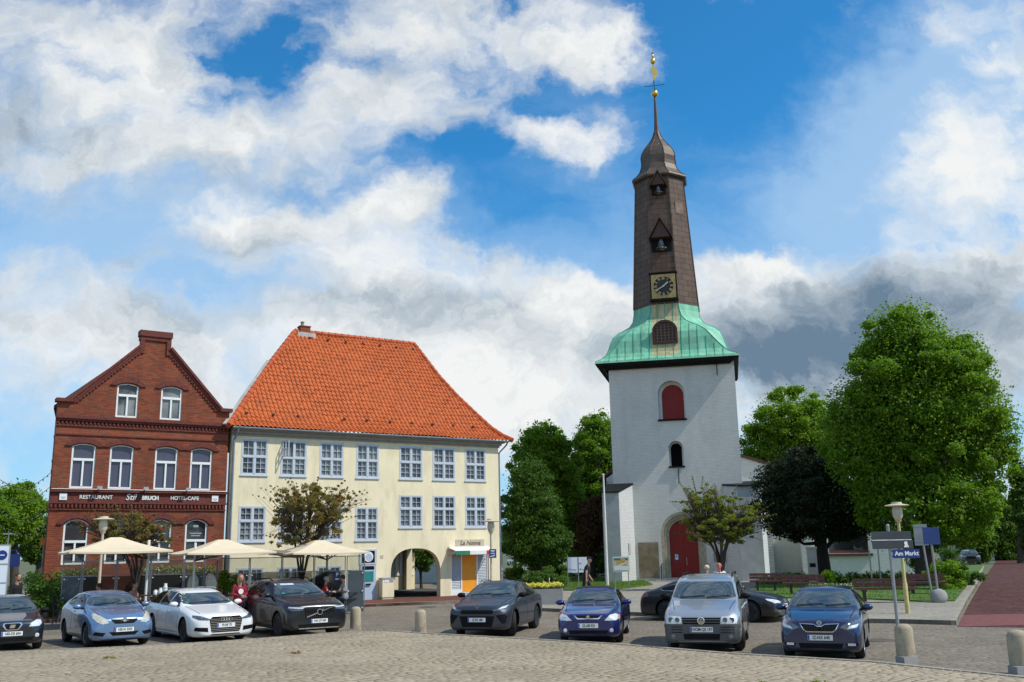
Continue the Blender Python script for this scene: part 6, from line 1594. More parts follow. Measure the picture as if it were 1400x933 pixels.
for sg in (1, -1): b.prism([(0, .81), (sg * .03, .81), (sg * .075, .885), (sg * .045, .875), (sg * .012, .835), (0, .835)][::sg], lambda y, z: (h.x - (z - .81) * .5 + .006, y, z), lambda y, z: (h.x - (z - .81) * .5 + .016, y, z))
b.build('emblem', mat('bronze_badge', (.35, .22, .14), .35, .8), c.root)
c.plate('IZ-PS 188', .50); c.wheels(5, M['rim_dark'], .35); c.mirrors(.72, 1.09, M['black'])
c.door_lines([seam_v(1.0, .42, 1.02, .98), seam_v(-.01, .36, -.01, 1.02), seam_v(-.98, .5, -.92, 1.05)], [(.16, .90), (-.72, .93)])
c.both([(-2.05, .98), (-1.80, .96), (-1.82, .90), (-2.1, .88)], 'side', 'tail_light', M['tail_red'], off=.006)
for wx in (-1.34, 1.34):
    pts = [(wx + .43 * math.cos(a), .36 + .43 * math.sin(a)) for a in np.linspace(-.15, PI + .15, 16)] + [(wx + .385 * math.cos(a), .36 + .385 * math.sin(a)) for a in np.linspace(PI + .15, -.15, 16)]
    c.both(pts, 'side', 'arch_trim', M['black'], off=.008, th=.012, grid=.15)
c.both(rect(-.93, .93, .20, .33), 'side', 'sill_trim', M['black'], off=.008, th=.012, grid=.2)
b = MB()
for sg in (1, -1): b.tube([(.0, sg * .55, 1.475), (-.2, sg * .57, 1.525), (-1.0, sg * .555, 1.50), (-1.25, sg * .53, 1.43)], .014, 6)
b.build('roof_rail', M['black'], c.root)
# ---- royal blue soft-top
S = dict(L=4.27, W=1.71, wr=.31, axles=(-1.28, 1.32), clr=.16, nose=.46, nw=.68, rimf=.72,
         top=[(2.135, .66), (2.10, .755), (1.92, .80), (1.5, .87), (1.05, .93), (.85, .965), (.35, 1.22), (.05, 1.34), (-.35, 1.385), (-.8, 1.36), (-1.25, 1.16), (-1.5, 1.00), (-1.9, .96), (-2.07, .90), (-2.135, .6)],
         belt=[(2.135, .55), (1.7, .76), (1.0, .85), (0, .88), (-1.3, .92), (-2.0, .88), (-2.135, .56)], roofw=[(-2.135, .62), (-1.5, .70), (-1.2, .56), (-.4, .54), (.1, .55), (.9, .73), (1.6, .71), (2.135, .56)], ws=((.88, .96), (.10, 1.325)))
fr = gp(805, 882); c = Car('parked_car', 'royal blue soft-top coupe parked between the graphite crossover and the silver van', S, fr - hd(-10) * 2.135, face(-10), P_blue)
c.glasshouse([[(.74, .95), (.50, 1.09), (.22, 1.22), (-.05, 1.265), (-.35, 1.27), (-.42, .935)], [(-.48, .94), (-.41, 1.27), (-.75, 1.24), (-1.0, 1.10), (-1.05, .97)]])
hm = []
c.patch([(.03, -.54), (.03, .54), (-.4, .55), (-.9, .52), (-1.25, .50), (-1.42, .40), (-1.42, -.40), (-1.25, -.50), (-.9, -.52), (-.4, -.55)], 'top', 'soft_top', M['cloth_black'], off=.006, th=.01, grid=.1)
c.both([(.42, .60), (.72, .60), (.78, .64), (.775, .72), (.70, .755), (.56, .73)], 'front', 'headlight', M['lens'], off=.008)
c.both([(.745, .62), (.80, .64), (.80, .71), (.755, .73)], 'front', 'indicator', M['amber'], off=.011)
c.patch([(-.38, .72), (-.28, .635), (.28, .635), (.38, .72), (.34, .725), (.26, .66), (-.26, .66), (-.34, .725)], 'front', 'grille_frame', M['chrome'], off=.012)
c.patch([(-.335, .725), (-.255, .662), (.255, .662), (.335, .725)], 'front', 'grille', M['black'], off=.004)
e, x = c.emblem_disc(0, .685, .055, M['chrome']); b = MB(); c.ring(b, x + .006, 0, .685, .052, .008); b.bar((x + .012, -.055, .68), (x + .012, .055, .692), .008, .014); b.build('emblem_mark', M['rim_dark'], e)
c.patch([(-.52, .36), (.52, .36), (.48, .26), (-.48, .26)], 'front', 'air_intake', M['black'], off=.005)
for sg in (1, -1):
    h, n = c.hit(sg * .60, .36); b = MB(); b.lathe([(0, -.02), (.05, -.02), (.05, .012), (0, .016)], 14, (h.x, sg * .60, .36), axis='x'); b.build('fog_light', M['lens'], c.root)
c.plate('IZ-AB 931', .475); c.wheels(9, M['rim'], .12); c.mirrors(.58, .95, P_blue)
c.door_lines([seam_v(.82, .36, .84, .86), seam_v(-.46, .36, -.44, .91)], [(-.28, .80)])
# ---- silver van
S = dict(L=4.40, W=1.80, wr=.32, axles=(-1.34, 1.34), clr=.19, nose=.36, nw=.76, rimf=.64,
         top=[(2.2, .72), (2.16, .86), (2.0, .95), (1.6, 1.06), (1.3, 1.13), (1.18, 1.16), (.75, 1.43), (.45, 1.61), (.1, 1.69), (-.5, 1.73), (-1.4, 1.72), (-1.95, 1.68), (-2.08, 1.5), (-2.16, 1.0), (-2.2, .6)],
         belt=[(2.2, .66), (1.8, .92), (1.2, 1.02), (0, 1.08), (-1.3, 1.08), (-2.1, 1.05), (-2.2, .58)], roofw=[(-2.2, .74), (-2.0, .66), (-.4, .68), (.3, .67), (.8, .73), (1.25, .80), (1.8, .76), (2.2, .66)], ws=((1.21, 1.15), (.47, 1.61)))
fr = gp(961, 894); c = Car('parked_van', 'silver high-roofed van with dark grey plastic bumper parked beside the dark blue hatchback', S, fr - hd(-16) * 2.2, face(-16), P_silver); c.root['category'] = 'van'
c.glasshouse([[(1.08, 1.15), (.82, 1.33), (.58, 1.47), (.35, 1.52), (.25, 1.525), (.22, 1.12)], [(.14, 1.12), (.16, 1.53), (-.75, 1.56), (-.78, 1.13)]])
c.both([(.455, .665), (.80, .665), (.82, .75), (.80, .84), (.47, .82)], 'front', 'headlight', M['lens'], off=.008)
for sg in (1, -1):
    for y, r_ in ((.55, .055), (.70, .06)):
        h, n = c.hit(sg * y, .75); b = MB(); b.lathe([(0, -.01), (r_, -.01), (r_, .014), (r_ * .75, .008), (0, .006)], 16, (h.x + .006, sg * y, .75), axis='x'); b.build('reflector', M['lens_dark'], c.root)
c.patch([(-.45, .80), (.45, .80), (.43, .655), (-.43, .655)], 'front', 'grille', M['black'], off=.005)
for z in (.70, .755): c.patch(rect(-.44, .44, z - .010, z + .010), 'front', 'grille_bar', M['bumper_grey'], off=.012, th=.01, grid=.2)
c.patch([(-.86, .655), (.86, .655), (.90, .56), (.89, .36), (.84, .24), (-.84, .24), (-.89, .36), (-.90, .56)], 'front', 'bumper', M['bumper_grey'], off=.012, th=.02)
c.patch([(-.42, .44), (.42, .44), (.40, .31), (-.40, .31)], 'front', 'air_intake', M['black'], off=.018, th=.01)
for z in (.47, .53, .59): c.both(rect(.44, .84, z - .008, z + .008), 'front', 'bumper_groove', M['black'], off=.016, th=.01, grid=.15)
for sg in (1, -1):
    h, n = c.hit(sg * .66, .37); b = MB(); b.lathe([(0, -.02), (.055, -.02), (.055, .022), (0, .026)], 14, (h.x, sg * .66, .37), axis='x'); b.build('fog_light', M['lens_dark'], c.root)
e, x = c.emblem_disc(0, .735, .085, M['chrome'], .014)
b = MB(); b.lathe([(0, 0), (.066, 0), (.066, .002), (0, .002)], 20, (x + .009, 0, .735), axis='x'); b.build('emblem_field', M['rim_dark'], e)
b = MB(); z0 = .735; xx = x + .014
for seq in (((-.032, .055), (0, .008), (.032, .055)), ((-.058, .025), (-.026, -.052), (0, -.002), (.026, -.052), (.058, .025))):
    for (y0, a0), (y1, a1) in zip(seq, seq[1:]): b.bar((xx, y0, z0 + a0), (xx, y1, z0 + a1), .006, .014)
b.build('emblem_mark', M['chrome'], e)
c.plate('NOM-QS 197', .535); c.wheels(5, M['rim_grey'], .30); c.mirrors(.92, 1.20, M['black'], .13)
c.door_lines([seam_v(1.16, .42, 1.16, 1.06), seam_v(.18, .36, .18, 1.1), seam_v(-.80, .36, -.80, 1.1)], [(.32, .92), (.0, .92)])
c.both(rect(-.95, .95, .24, .34), 'side', 'sill_strip', M['bumper_grey'], off=.012, th=.016, grid=.3)
b = MB()
for sg in (1, -1): b.tube([(.0, sg * .63, 1.67), (-.15, sg * .645, 1.745), (-1.7, sg * .63, 1.745), (-1.85, sg * .61, 1.68)], .016, 6)
b.build('roof_rail', M['black'], c.root)
# ---- dark blue hatchback
S = dict(L=3.99, W=1.73, wr=.31, axles=(-1.23, 1.24), clr=.15, nose=.42, nw=.70, rimf=.72,
         top=[(1.995, .70), (1.965, .80), (1.8, .86), (1.45, .93), (1.08, .99), (.95, 1.02), (.42, 1.30), (.08, 1.425), (-.4, 1.467), (-1.0, 1.44), (-1.55, 1.34), (-1.82, 1.06), (-1.93, .90), (-1.995, .6)],
         belt=[(1.995, .58), (1.5, .80), (.95, .90), (0, .94), (-1.2, .99), (-1.8, .98), (-1.995, .58)], roofw=[(-1.995, .62), (-1.85, .66), (-1.4, .56), (-.4, .575), (.1, .58), (.95, .74), (1.5, .71), (1.995, .58)], ws=((.98, 1.015), (.13, 1.405)))
fr = gp(1124, 904); c = Car('parked_car', 'dark blue hatchback with chrome-framed grille parked nearest the signpost', S, fr - hd(-22) * 1.995, face(-22), P_dkblue)
c.glasshouse([[(.84, 1.01), (.58, 1.16), (.28, 1.30), (.02, 1.36), (-.02, .99)], [(-.08, .99), (-.04, 1.37), (-.72, 1.36), (-.78, 1.01)], [(-.85, 1.02), (-.79, 1.36), (-1.15, 1.30), (-1.3, 1.14), (-1.2, 1.05)]])
c.both([(.42, .68), (.56, .63), (.74, .66), (.80, .72), (.82, .82), (.72, .81), (.48, .735)], 'front', 'headlight', M['lens_dark'], off=.008)
c.both([(.56, .655), (.74, .68), (.78, .74), (.60, .71)], 'front', 'reflector', M['lens'], off=.014, th=.01)
c.patch([(-.41, .765), (-.12, .755), (-.05, .715), (.05, .715), (.12, .755), (.41, .765), (.34, .635), (.27, .585), (-.27, .585), (-.34, .635)], 'front', 'grille_frame', M['chrome'], off=.007)
c.patch([(-.385, .75), (-.11, .735), (-.045, .70), (.045, .70), (.11, .735), (.385, .75), (.32, .64), (.26, .60), (-.26, .60), (-.32, .64)], 'front', 'grille', M['black'], off=.013)
for k in range(-9, 10):
    if k: c.patch(rect(k * .034 - .004, k * .034 + .004, .61, .715), 'front', 'grille_bar', M['rim_dark'], off=.018, th=.006, grid=.3)
c.both([(.50, .36), (.74, .38), (.76, .31), (.54, .29)], 'front', 'air_intake', M['black'], off=.005); c.both(rect(.55, .70, .315, .365), 'front', 'fog_light', M['lens'], off=.012)
c.patch([(-.46, .36), (.46, .36), (.42, .25), (-.42, .25)], 'front', 'air_intake', M['black'], off=.005)
e, x = c.emblem_disc(0, .775, .05, M['chrome'], .014); b = MB(); b.lathe([(.0, 0), (.038, 0), (.038, .003), (0, .003)], 16, (x + .008, 0, .775), axis='x'); b.build('emblem_field', M['rim_grey'], e)
c.plate('IZ-NX 640', .475); c.wheels(5, M['rim'], .0); c.mirrors(.66, 1.0, P_dkblue)
c.door_lines([seam_v(.86, .36, .90, .92), seam_v(-.05, .34, -.05, .97), seam_v(-.82, .44, -.80, 1.0)], [(.08, .86), (-.64, .88)])
b = MB(); b.tube([(-.9, 0, 1.44), (-1.15, 0, 1.60)], [.008, .004], 5); b.build('aerial', M['black'], c.root)
# ---- black fastback in side view behind the van
S = dict(L=4.78, W=1.85, wr=.335, axles=(-1.38, 1.47), clr=.15, nose=.42, nw=.68, rimf=.74,
         top=[(2.39, .62), (2.35, .72), (2.18, .79), (1.75, .88), (1.2, .96), (1.02, .99), (.5, 1.22), (.1, 1.37), (-.3, 1.41), (-.8, 1.395), (-1.3, 1.28), (-1.8, 1.08), (-2.1, .99), (-2.33, .92), (-2.39, .6)],
         belt=[(2.39, .56), (1.9, .76), (1.1, .88), (0, .92), (-1.5, .96), (-2.2, .90), (-2.39, .56)], roofw=[(-2.39, .66), (-2.0, .70), (-1.4, .54), (-.4, .57), (.2, .57), (1.1, .76), (1.9, .74), (2.39, .60)], ws=((1.05, .98), (.15, 1.355)))
fr = gp(1068, 851); fr = Vector((fr.x, fr.y, 0)); c = Car('parked_car', 'black fastback car parked side-on at the kerb behind the silver van', S, fr - hd(60) * 2.39 + Vector((.25, .35, 0)), face(60), P_black)
c.glasshouse([[(.92, .98), (.66, 1.12), (.32, 1.27), (.05, 1.315), (.02, .955)], [(-.04, .955), (-.02, 1.32), (-.6, 1.31), (-.86, 1.24), (-.92, .97)], [(-.98, .98), (-.92, 1.22), (-1.3, 1.14), (-1.58, 1.04), (-1.5, 1.0)]], surround=M['chrome'])
c.both([(.46, .63), (.56, .60), (.78, .62), (.86, .68), (.84, .74), (.70, .72)], 'front', 'headlight', M['lens'], off=.008)
c.patch([(-.40, .74), (.40, .74), (.46, .66), (.40, .38), (-.40, .38), (-.46, .66)], 'front', 'grille', M['rim_dark'], off=.005)
c.both([(.52, .42), (.82, .44), (.84, .34), (.50, .31)], 'front', 'air_intake', M['lens_dark'], off=.006)
h, n = c.hit(0, .66); b = MB()
for k in range(4): c.ring(b, h.x + .028, -.11 + k * .073, .66, .05, .0085)
b.build('emblem', M['chrome'], c.root)
c.both([(-2.30, .88), (-2.0, .90), (-2.02, .80), (-2.36, .74)], 'side', 'tail_light', M['tail_red'], off=.007)
c.plate('IZ-MB 208', .50); c.wheels(5, M['rim_dark']); c.mirrors(.76, .99, P_black)
c.door_lines([seam_v(1.0, .36, 1.02, .90), seam_v(-.0, .32, -.0, .94), seam_v(-.96, .42, -.90, .96)], [(.14, .82), (-.74, .84)])
# ---- cars far down the side streets: the same shells, smaller in the picture
def far_car(label, like, pos, psi, paint, head=True):
    src = [o for o in col.objects if o.get('label') == like][0]
    r = copy_tree(src); r.location = pos; r.rotation_euler = (0, 0, face(psi) - PI / 2); r['label'] = label
    for ch in list(_children.get(r.name, [])):
        if ch.name.split('.')[0] == 'body':
            ch.data = ch.data.copy(); ch.data.materials[0] = paint
        if ch.name.split('.')[0] in ('number_plate', 'emblem', 'plate_holder'):
            for g2 in _children.pop(ch.name, []): bpy.data.objects.remove(g2)
            _children[r.name].remove(ch); bpy.data.objects.remove(ch)
    return r
OFFR = 'black off-roader with slanting bar badge parked at the end of the left row'
p = gp(1327, 772); far_car('dark grey off-roader parked beside the brick street under the trees', OFFR, (p.x, p.y, 0), -22, paint_mat('dark_grey_paint', (.04, .045, .05), .4, .3))
p = gp(1338, 768.5); far_car('yellow car half hidden behind the dark grey off-roader', 'dark blue hatchback with chrome-framed grille parked nearest the signpost', (p.x, p.y, 0), -22, M['yellow_car'])
p = gp(704, 773); far_car('white hatchback parked far off on the lane behind the cone-shaped tree', 'light blue three-door hatchback parked between the dark car and the white estate', (p.x, p.y, 0), 200, P_white)
# ---------------------------------------------------------------- people
def person(label, pos, rz, H=1.72, pose='stand', shirt='cloth_black', legs='cloth_blue', skin='skin', hair='hair_dark', hair_style='short', lean=0.0, arms=None, cap=None, sleeves='short', print_m=None):
    """one continuous figure: tapered limbs fused by a voxel remesh; x forward, z up"""
    k = H / 1.72
    root = empty('person', pos, rz, label, 'person')
    sit = pose == 'sit'
    hip = .50 if sit else .92
    J = {}
    sl = math.sin(lean)
    up = lambda z: (sl * (z - hip) if z > hip else 0.0)
    J['pel'] = (0, 0, hip); J['wai'] = (up(hip + .16), 0, hip + .16); J['che'] = (up(hip + .36) + .01, 0, hip + .36); J['nek'] = (up(hip + .55), 0, hip + .55); J['hea'] = (up(hip + .70) + .03, 0, hip + .68)
    prims = []      # (p, q, r0, r1, part)
    cap_ = lambda p, q, r0, r1, part: prims.append((Vector(p) * k, Vector(q) * k, r0 * k, r1 * k, part))
    for s in (1, -1):
        cap_((J['pel'][0], s * .06, hip + .02), (J['wai'][0], s * .055, hip + .17), .125, .11, 'shirt'); cap_((J['wai'][0], s * .055, hip + .17), (J['che'][0], s * .075, hip + .38), .11, .118, 'shirt')
        cap_((J['che'][0], s * .07, hip + .38), (J['nek'][0], s * .155, hip + .48), .10, .066, 'shirt')
        hipj = (0, s * .09, hip - .02)
        if sit: kn = (.42, s * .13, hip + .0); an = (.42, s * .13, .09)
        elif pose == 'walk': kn = (.14 * s + .06, s * .09, .50); an = (.22 * s - .05, s * .09, .09)
        else: kn = (.02 * s, s * .10, .49); an = (.0 + .03 * s, s * .11, .09)
        cap_(hipj, kn, .092, .062, 'legs'); cap_(kn, an, .060, .042, 'legs'); cap_((an[0] - .04, an[1], .045), (an[0] + .15, an[1] + s * .02, .035), .043, .034, 'shoe')
        sh = (J['nek'][0], s * .185, hip + .475)
        a = (arms or {}).get(s)
        if a: el, wr = a
        else: el, wr = (sh[0] - .02, s * .225, hip + .20), (sh[0] + .06, s * .23, hip - .03)
        cap_(sh, el, .054, .042, 'shirt' if sleeves == 'long' else 'sleeve'); cap_(el, wr, .040, .028, 'shirt' if sleeves == 'long' else 'skin')
        d = (Vector(wr) - Vector(el)).normalized(); pm = Vector(wr) + d * .055
        cap_(wr, pm, .028, .034, 'skin')
    cap_((J['nek'][0], 0, hip + .50), (J['hea'][0] - .02, 0, hip + .62), .056, .054, 'skin')
    hx, hz = J['hea'][0], hip + .735
    cap_((hx, 0, hz + .02), (hx + .012, 0, hz - .045), .094, .072, 'skin'); cap_((hx + .06, 0, hz - .07), (hx + .062, 0, hz - .075), .04, .035, 'skin')
    cap_((hx + .088, 0, hz + .0), (hx + .108, 0, hz - .03), .012, .018, 'skin')
    for s in (1, -1): cap_((hx - .01, s * .088, hz + .01), (hx - .012, s * .092, hz - .03), .022, .014, 'skin')
    b = MB()
    for p, q, r0, r1, part in prims:
        b.ell(p, r0, r0, r0, 10, 8); b.ell(q, r1, r1, r1, 10, 8)
        if (q - p).length > .004: b.tube([p, q], [r0, r1], 10)
    me = b.mesh('person', fix=False)
    tmp = bpy.data.objects.new('figure', me); col.objects.link(tmp)
    rm = tmp.modifiers.new('r', 'REMESH'); rm.mode = 'VOXEL'; rm.voxel_size = .014 * k
    sm = tmp.modifiers.new('s', 'SMOOTH'); sm.factor = .5; sm.iterations = 3
    m1 = eval_mods(tmp); bpy.data.objects.remove(tmp)
    keys = ['skin', 'shirt', 'legs', 'shoe']
    pc = np.zeros(len(m1.polygons) * 3, np.float32); m1.polygons.foreach_get('center', pc); pc = pc.reshape(-1, 3)
    best = np.full(len(pc), 1e9); mi = np.zeros(len(pc), np.int32)
    for p, q, r0, r1, part in prims:
        p_, d = np.array(p), np.array(q - p); L2 = max(1e-9, float(d @ d)); t_ = np.clip(((pc - p_) @ d) / L2, 0, 1)
        dist = np.linalg.norm(pc - p_ - t_[:, None] * d, axis=1) - (r0 + (r1 - r0) * t_)
        if part == 'sleeve': ids = np.where(t_ < .62, 1, 0)
        else: ids = np.full(len(pc), keys.index(part))
        w_ = dist < best; best = np.where(w_, dist, best); mi = np.where(w_, ids, mi)
    m1.materials.clear()
    # fingers and thumb, rooted in the palm
    fb = MB()
    for s in (1, -1):
        a = (arms or {}).get(s); sh = (J['nek'][0], s * .185, hip + .475)
        if a: el, wr = a
        else: el, wr = (sh[0] - .02, s * .225, hip + .20), (sh[0] + .06, s * .23, hip - .03)
        el, wr = Vector(el) * k, Vector(wr) * k; d = (wr - el).normalized(); side = d.cross(Vector((0, s, 0)))
        side = side.normalized() if side.length > .1 else Vector((1, 0, 0)); inn = d.cross(side).normalized() * -s
        inn = Vector((0, -s, 0)) - d * d.dot(Vector((0, -s, 0))); inn = inn.normalized() if inn.length > .1 else Vector((0, 0, -1))
        pm = wr + d * .06 * k
        for f_, (o_, L) in enumerate(((-.027, .060), (-.009, .072), (.009, .068), (.026, .052))):
            r_ = pm + side * o_ * k; b1 = r_ + d * (.028 + L * .40) * k + inn * .006 * k; b2 = b1 + (d * .75 + inn * .65).normalized() * L * .35 * k; b3 = b2 + (d * .35 + inn).normalized() * L * .3 * k
            fb.tube([r_, b1, b2, b3], [.010 * k, .009 * k, .008 * k, .006 * k], 6)
        th = wr + d * .02 * k - side * .026 * k; fb.tube([th, th - side * .022 * k + d * .03 * k + inn * .012 * k, th - side * .02 * k + d * .058 * k + inn * .024 * k], [.012 * k, .010 * k, .007 * k], 6)
    fm = fb.mesh('fingers')
    n0 = len(m1.polygons)
    out = join_mesh([(m1, 0), (fm, 0)], 'body')
    ids = np.zeros(len(out.polygons), np.int32); ids[:n0] = mi; out.polygons.foreach_set('material_index', ids)
    bo = link('body', out, [M[skin], M[shirt], M[legs], M['black']], root, smooth=True)
    # face
    fb = MB(); hx, hz = hx * k, hz * k
    for s in (1, -1): fb.ell((hx + .083 * k, s * .033 * k, hz + .012 * k), .010 * k, .014 * k, .008 * k, 8, 5)
    fb.build('eyes', M['black'], root)
    fb = MB(); fb.ell((hx + .088 * k, 0, hz - .066 * k), .010 * k, .026 * k, .005 * k, 8, 5); fb.build('mouth', M['red_dark'], root)
    # hair
    if hair_style != 'bald':
        hb = MB(); hb.ell((hx - .018 * k, 0, hz + .030 * k), .100 * k, .103 * k, .098 * k, 16, 10)
        hb.v = [(x, y, max(z, hz - .03 * k + max(0, (x - hx) / k) * .75 * k)) for x, y, z in hb.v]
        if hair_style == 'long':
            hb.ell((hx - .055 * k, 0, hz - .07 * k), .062 * k, .092 * k, .17 * k, 14, 10)
            for s in (1, -1): hb.tube([(hx - .0 * k, s * .088 * k, hz + .02 * k), (hx + .02 * k, s * .098 * k, hz - .10 * k), (hx + .03 * k, s * .09 * k, hz - .26 * k)], [.03 * k, .03 * k, .012 * k], 7)
        hb.build('hair', M[hair], root, smooth=True)
    if cap:
        cb = MB(); cb.ell((hx - .008 * k, 0, hz + .045 * k), .104 * k, .104 * k, .085 * k, 16, 10); cb.v = [(x, y, max(z, hz + .035 * k)) for x, y, z in cb.v]
        cb.prism([(hx + .06 * k, -.075 * k), (hx + .17 * k, -.055 * k), (hx + .19 * k, 0), (hx + .17 * k, .055 * k), (hx + .06 * k, .075 * k)], lambda x, y: (x, y, hz + .034 * k), lambda x, y: (x, y, hz + .044 * k)); cb.build('cap', M[cap], root, smooth=True)
    if print_m:
        cx = J['che'][0] * k; pb = MB(); pb.lathe([(0, 0), (.085 * k, 0), (.085 * k, .004), (0, .004)], 16, (cx + .121 * k, -.01, (hip + .33) * k), axis='x'); pb.build('shirt_print', M[print_m], root)
    return root
def A(pt): return pt
# woman in crimson between the white estate and the off-roader
p = at(327, 795, 29.6)
person('woman with long reddish hair in a crimson sweatshirt with a white print, hands together', (p.x, p.y, 0), rad(-48), 1.66, 'stand', 'cloth_crimson', 'cloth_blue', 'skin', 'hair_red', 'long', .10,
       {1: ((.05, .24, 1.16), (.27, .07, 1.10)), -1: ((.05, -.24, 1.16), (.28, -.05, 1.11))}, sleeves='long', print_m='white')
# man in black walking past the lawn
p = at(801, 800, 41.5)
person('man in black clothes and dark cap walking right past the white notice board', (p.x, p.y, .13), rad(-18), 1.76, 'walk', 'cloth_black', 'cloth_black', 'skin', 'hair_dark', 'short', .22,
       {1: ((.02, .26, 1.10), (.17, .25, .88)), -1: ((.10, -.25, 1.12), (.10, -.27, .86))}, cap='black')
# couple behind the silver van, standing on the pavement
p = at(984, 790, 35.2)
person('bald man with sunburnt face in a white shirt standing beyond the silver van', (p.x, p.y, .02), rad(-100), 1.62, 'stand', 'cloth_white', 'cloth_blue', 'skin_red', 'hair_grey', 'bald', .03)
p = at(967, 792, 35.0)
person('fair-haired woman standing beyond the silver van with only her head showing', (p.x, p.y, .02), rad(70), 1.55, 'stand', 'cloth_grey', 'cloth_blue', 'skin', 'hair_blond', 'short', .02)
# guests on the terrace
p = at(443, 800, 37.2)
person('grey-haired guest in a red vest sitting at the table beside the dark planting', (p.x, p.y, .12), rad(10), 1.66, 'sit', 'cloth_red', 'cloth_blue', 'skin', 'hair_grey', 'short', .1, {1: ((.15, .24, .78), (.36, .15, .76)), -1: ((.15, -.24, .78), (.36, -.13, .76))})
p = at(472, 800, 37.6)
person('guest in a grey shirt sitting under the right end of the terrace screen', (p.x, p.y, .12), rad(170), 1.70, 'sit', 'cloth_grey', 'cloth_blue', 'skin', 'hair_dark', 'short', .12, {1: ((.15, .24, .78), (.36, .15, .76)), -1: ((.15, -.24, .78), (.36, -.13, .76))})
p = at(180, 800, 33.8)
person('guest in a pinkish shirt sitting left of the white serving trolley', (p.x, p.y, .12), rad(-10), 1.70, 'sit', 'cloth_pink', 'cloth_blue', 'skin', 'hair_dark', 'short', .14, sleeves='long', arms= {1: ((.15, .24, .78), (.36, .15, .76)), -1: ((.15, -.24, .78), (.36, -.13, .76))})
p = at(140, 800, 33.5)
person('dark-haired guest sitting behind the light blue hatchback', (p.x, p.y, .12), rad(170), 1.66, 'sit', 'cloth_grey', 'cloth_blue', 'skin', 'hair_dark', 'short', .14, sleeves='long', arms= {1: ((.15, .24, .78), (.36, .15, .76)), -1: ((.15, -.24, .78), (.36, -.13, .76))})
# cyclist-like figure far left and two walkers far down the street
p = at(22, 800, 34)
person('person in a dark jacket standing beside the blue bag at the left edge', (p.x, p.y, 0), rad(-20), 1.74, 'stand', 'cloth_black', 'cloth_grey', 'skin', 'hair_dark', 'short', .05, sleeves='long')
for x, sh, lab in ((1373, 'cloth_white', 'far walker in a pale shirt on the brick street'), (1385, 'cloth_black', 'far walker in dark clothes on the brick street')):
    p = gp(x, 765); person(lab, (p.x, p.y, 0), rad(-120), 1.7, 'walk', sh, 'cloth_black')
# ---------------------------------------------------------------- street furniture and the terrace
def bollard(label, pos, h, r, rz):
    b0 = empty('stone_bollard', pos, rz, label, 'bollard', 'stone bollards round the market square')
    b = MB(); b.lathe([(r * 1.03, -.12), (r, .02), (r * .985, h * .55), (r * .95, h - r * .55), (r * .80, h - r * .25), (r * .52, h - r * .06), (.0, h)], 22)
    b.v = [(x * (1 + .03 * math.sin(z * 9 + x * 7)), y * (1 + .03 * math.cos(z * 11)), z) for x, y, z in b.v]
    b.build('post', M['bollard'], b0, smooth=True)
    b = MB(); b.box(-r * 1.3, r * .6, -r * 1.15, r * .2, -.13, .03); b.build('foot', M['concrete'], b0)
    return b0
g1 = gp(1239, 899, .12); bollard('large stone bollard carrying the street signpost', g1, .62, .175, rad(20))
g2 = gp(486, 861, .12); bollard('stone bollard at the front corner of the black off-roader', g2, .64, .155, rad(10))
g3 = gp(575, 863, .12); bollard('stone bollard between the off-roader and the graphite crossover', g3, .58, .16, rad(-20))
g4 = gp(1396, 912, .12); bollard('stone bollard cut off by the right edge of the photo', g4, .62, .18, rad(10))
# signpost on the bollard
sp = empty('signpost', g1 + Vector((-.10, .0, -.14)), rad(6), 'galvanised signpost with two dark direction boards and a blue Am Markt plate', 'signpost')
b = MB(); b.tube([(0, 0, .55), (0, 0, 2.62)], .032, 10); b.ell((0, 0, 2.62), .034, .034, .02, 10, 4); b.build('pole', M['galv'], sp)
b = MB(); b.box(-.37, .44, -.048, -.034, 2.345, 2.50); bd = b.build('direction_board', M['sign_dark'], sp)
b = MB(); b.box(-.37, .46, -.048, -.034, 2.165, 2.325); bd2 = b.build('direction_board', M['sign_dark'], sp)
b = MB(); b.box(-.37, .44, -.046, -.036, 2.329, 2.341); b.build('board_strip', M['white'], sp)
b = MB(); b.lathe([(0, -.003), (.035, -.003), (.035, .003), (0, .003)], 12, (.31, -.053, 2.27), axis='y'); b.box(.27, .36, -.056, -.05, 2.19, 2.225); b.bar((.285, -.053, 2.235), (.345, -.053, 2.235), .01, .03); b.build('pictogram', M['white'], bd2)
b = MB(); b.box(.035, .58, -.042, -.030, 1.985, 2.155); b.bar((0, 0, 2.02), (.05, -.03, 2.02), .02, .03); b.bar((0, 0, 2.12), (.05, -.03, 2.12), .02, .03); pl = b.build('street_name_plate', M['sign_blue'], sp)
link('lettering', upright(text_mesh('Am Markt', .118, .002, bold=.002), -.046, .31, 2.07), M['white'], pl)
# street lamps: post, hub, glass, wide disc shade and cap
def lamp(label, pos, h, paint):
    r = empty('street_lamp', pos, 0, label, 'street lamp', 'old street lamps with wide disc shades')
    b = MB(); b.lathe([(.07, -.05), (.07, .9), (.052, .95), (.045, h - .62), (.05, h - .55), (.085, h - .50), (.10, h - .46)], 14); b.build('post', paint, r, smooth=True)
    b = MB(); b.lathe([(.10, h - .46), (.145, h - .38), (.155, h - .22), (.13, h - .08), (.12, h - .05)], 18); b.build('lamp_glass', M['lamp_glass'], r, smooth=True)
    b = MB(); b.lathe([(.12, h - .06), (.36, h - .05), (.375, h - .035), (.34, h - .015), (.16, h + .02), (.15, h + .07), (.0, h + .08)], 24); b.build('lamp_shade', M['lamp_cream'], r, smooth=True)
    b = MB(); b.tube([(-.1, 0, h - .52), (.1, 0, h - .52)], .012, 5); b.build('ladder_bar', M['lamp_cream'], r)
    return r
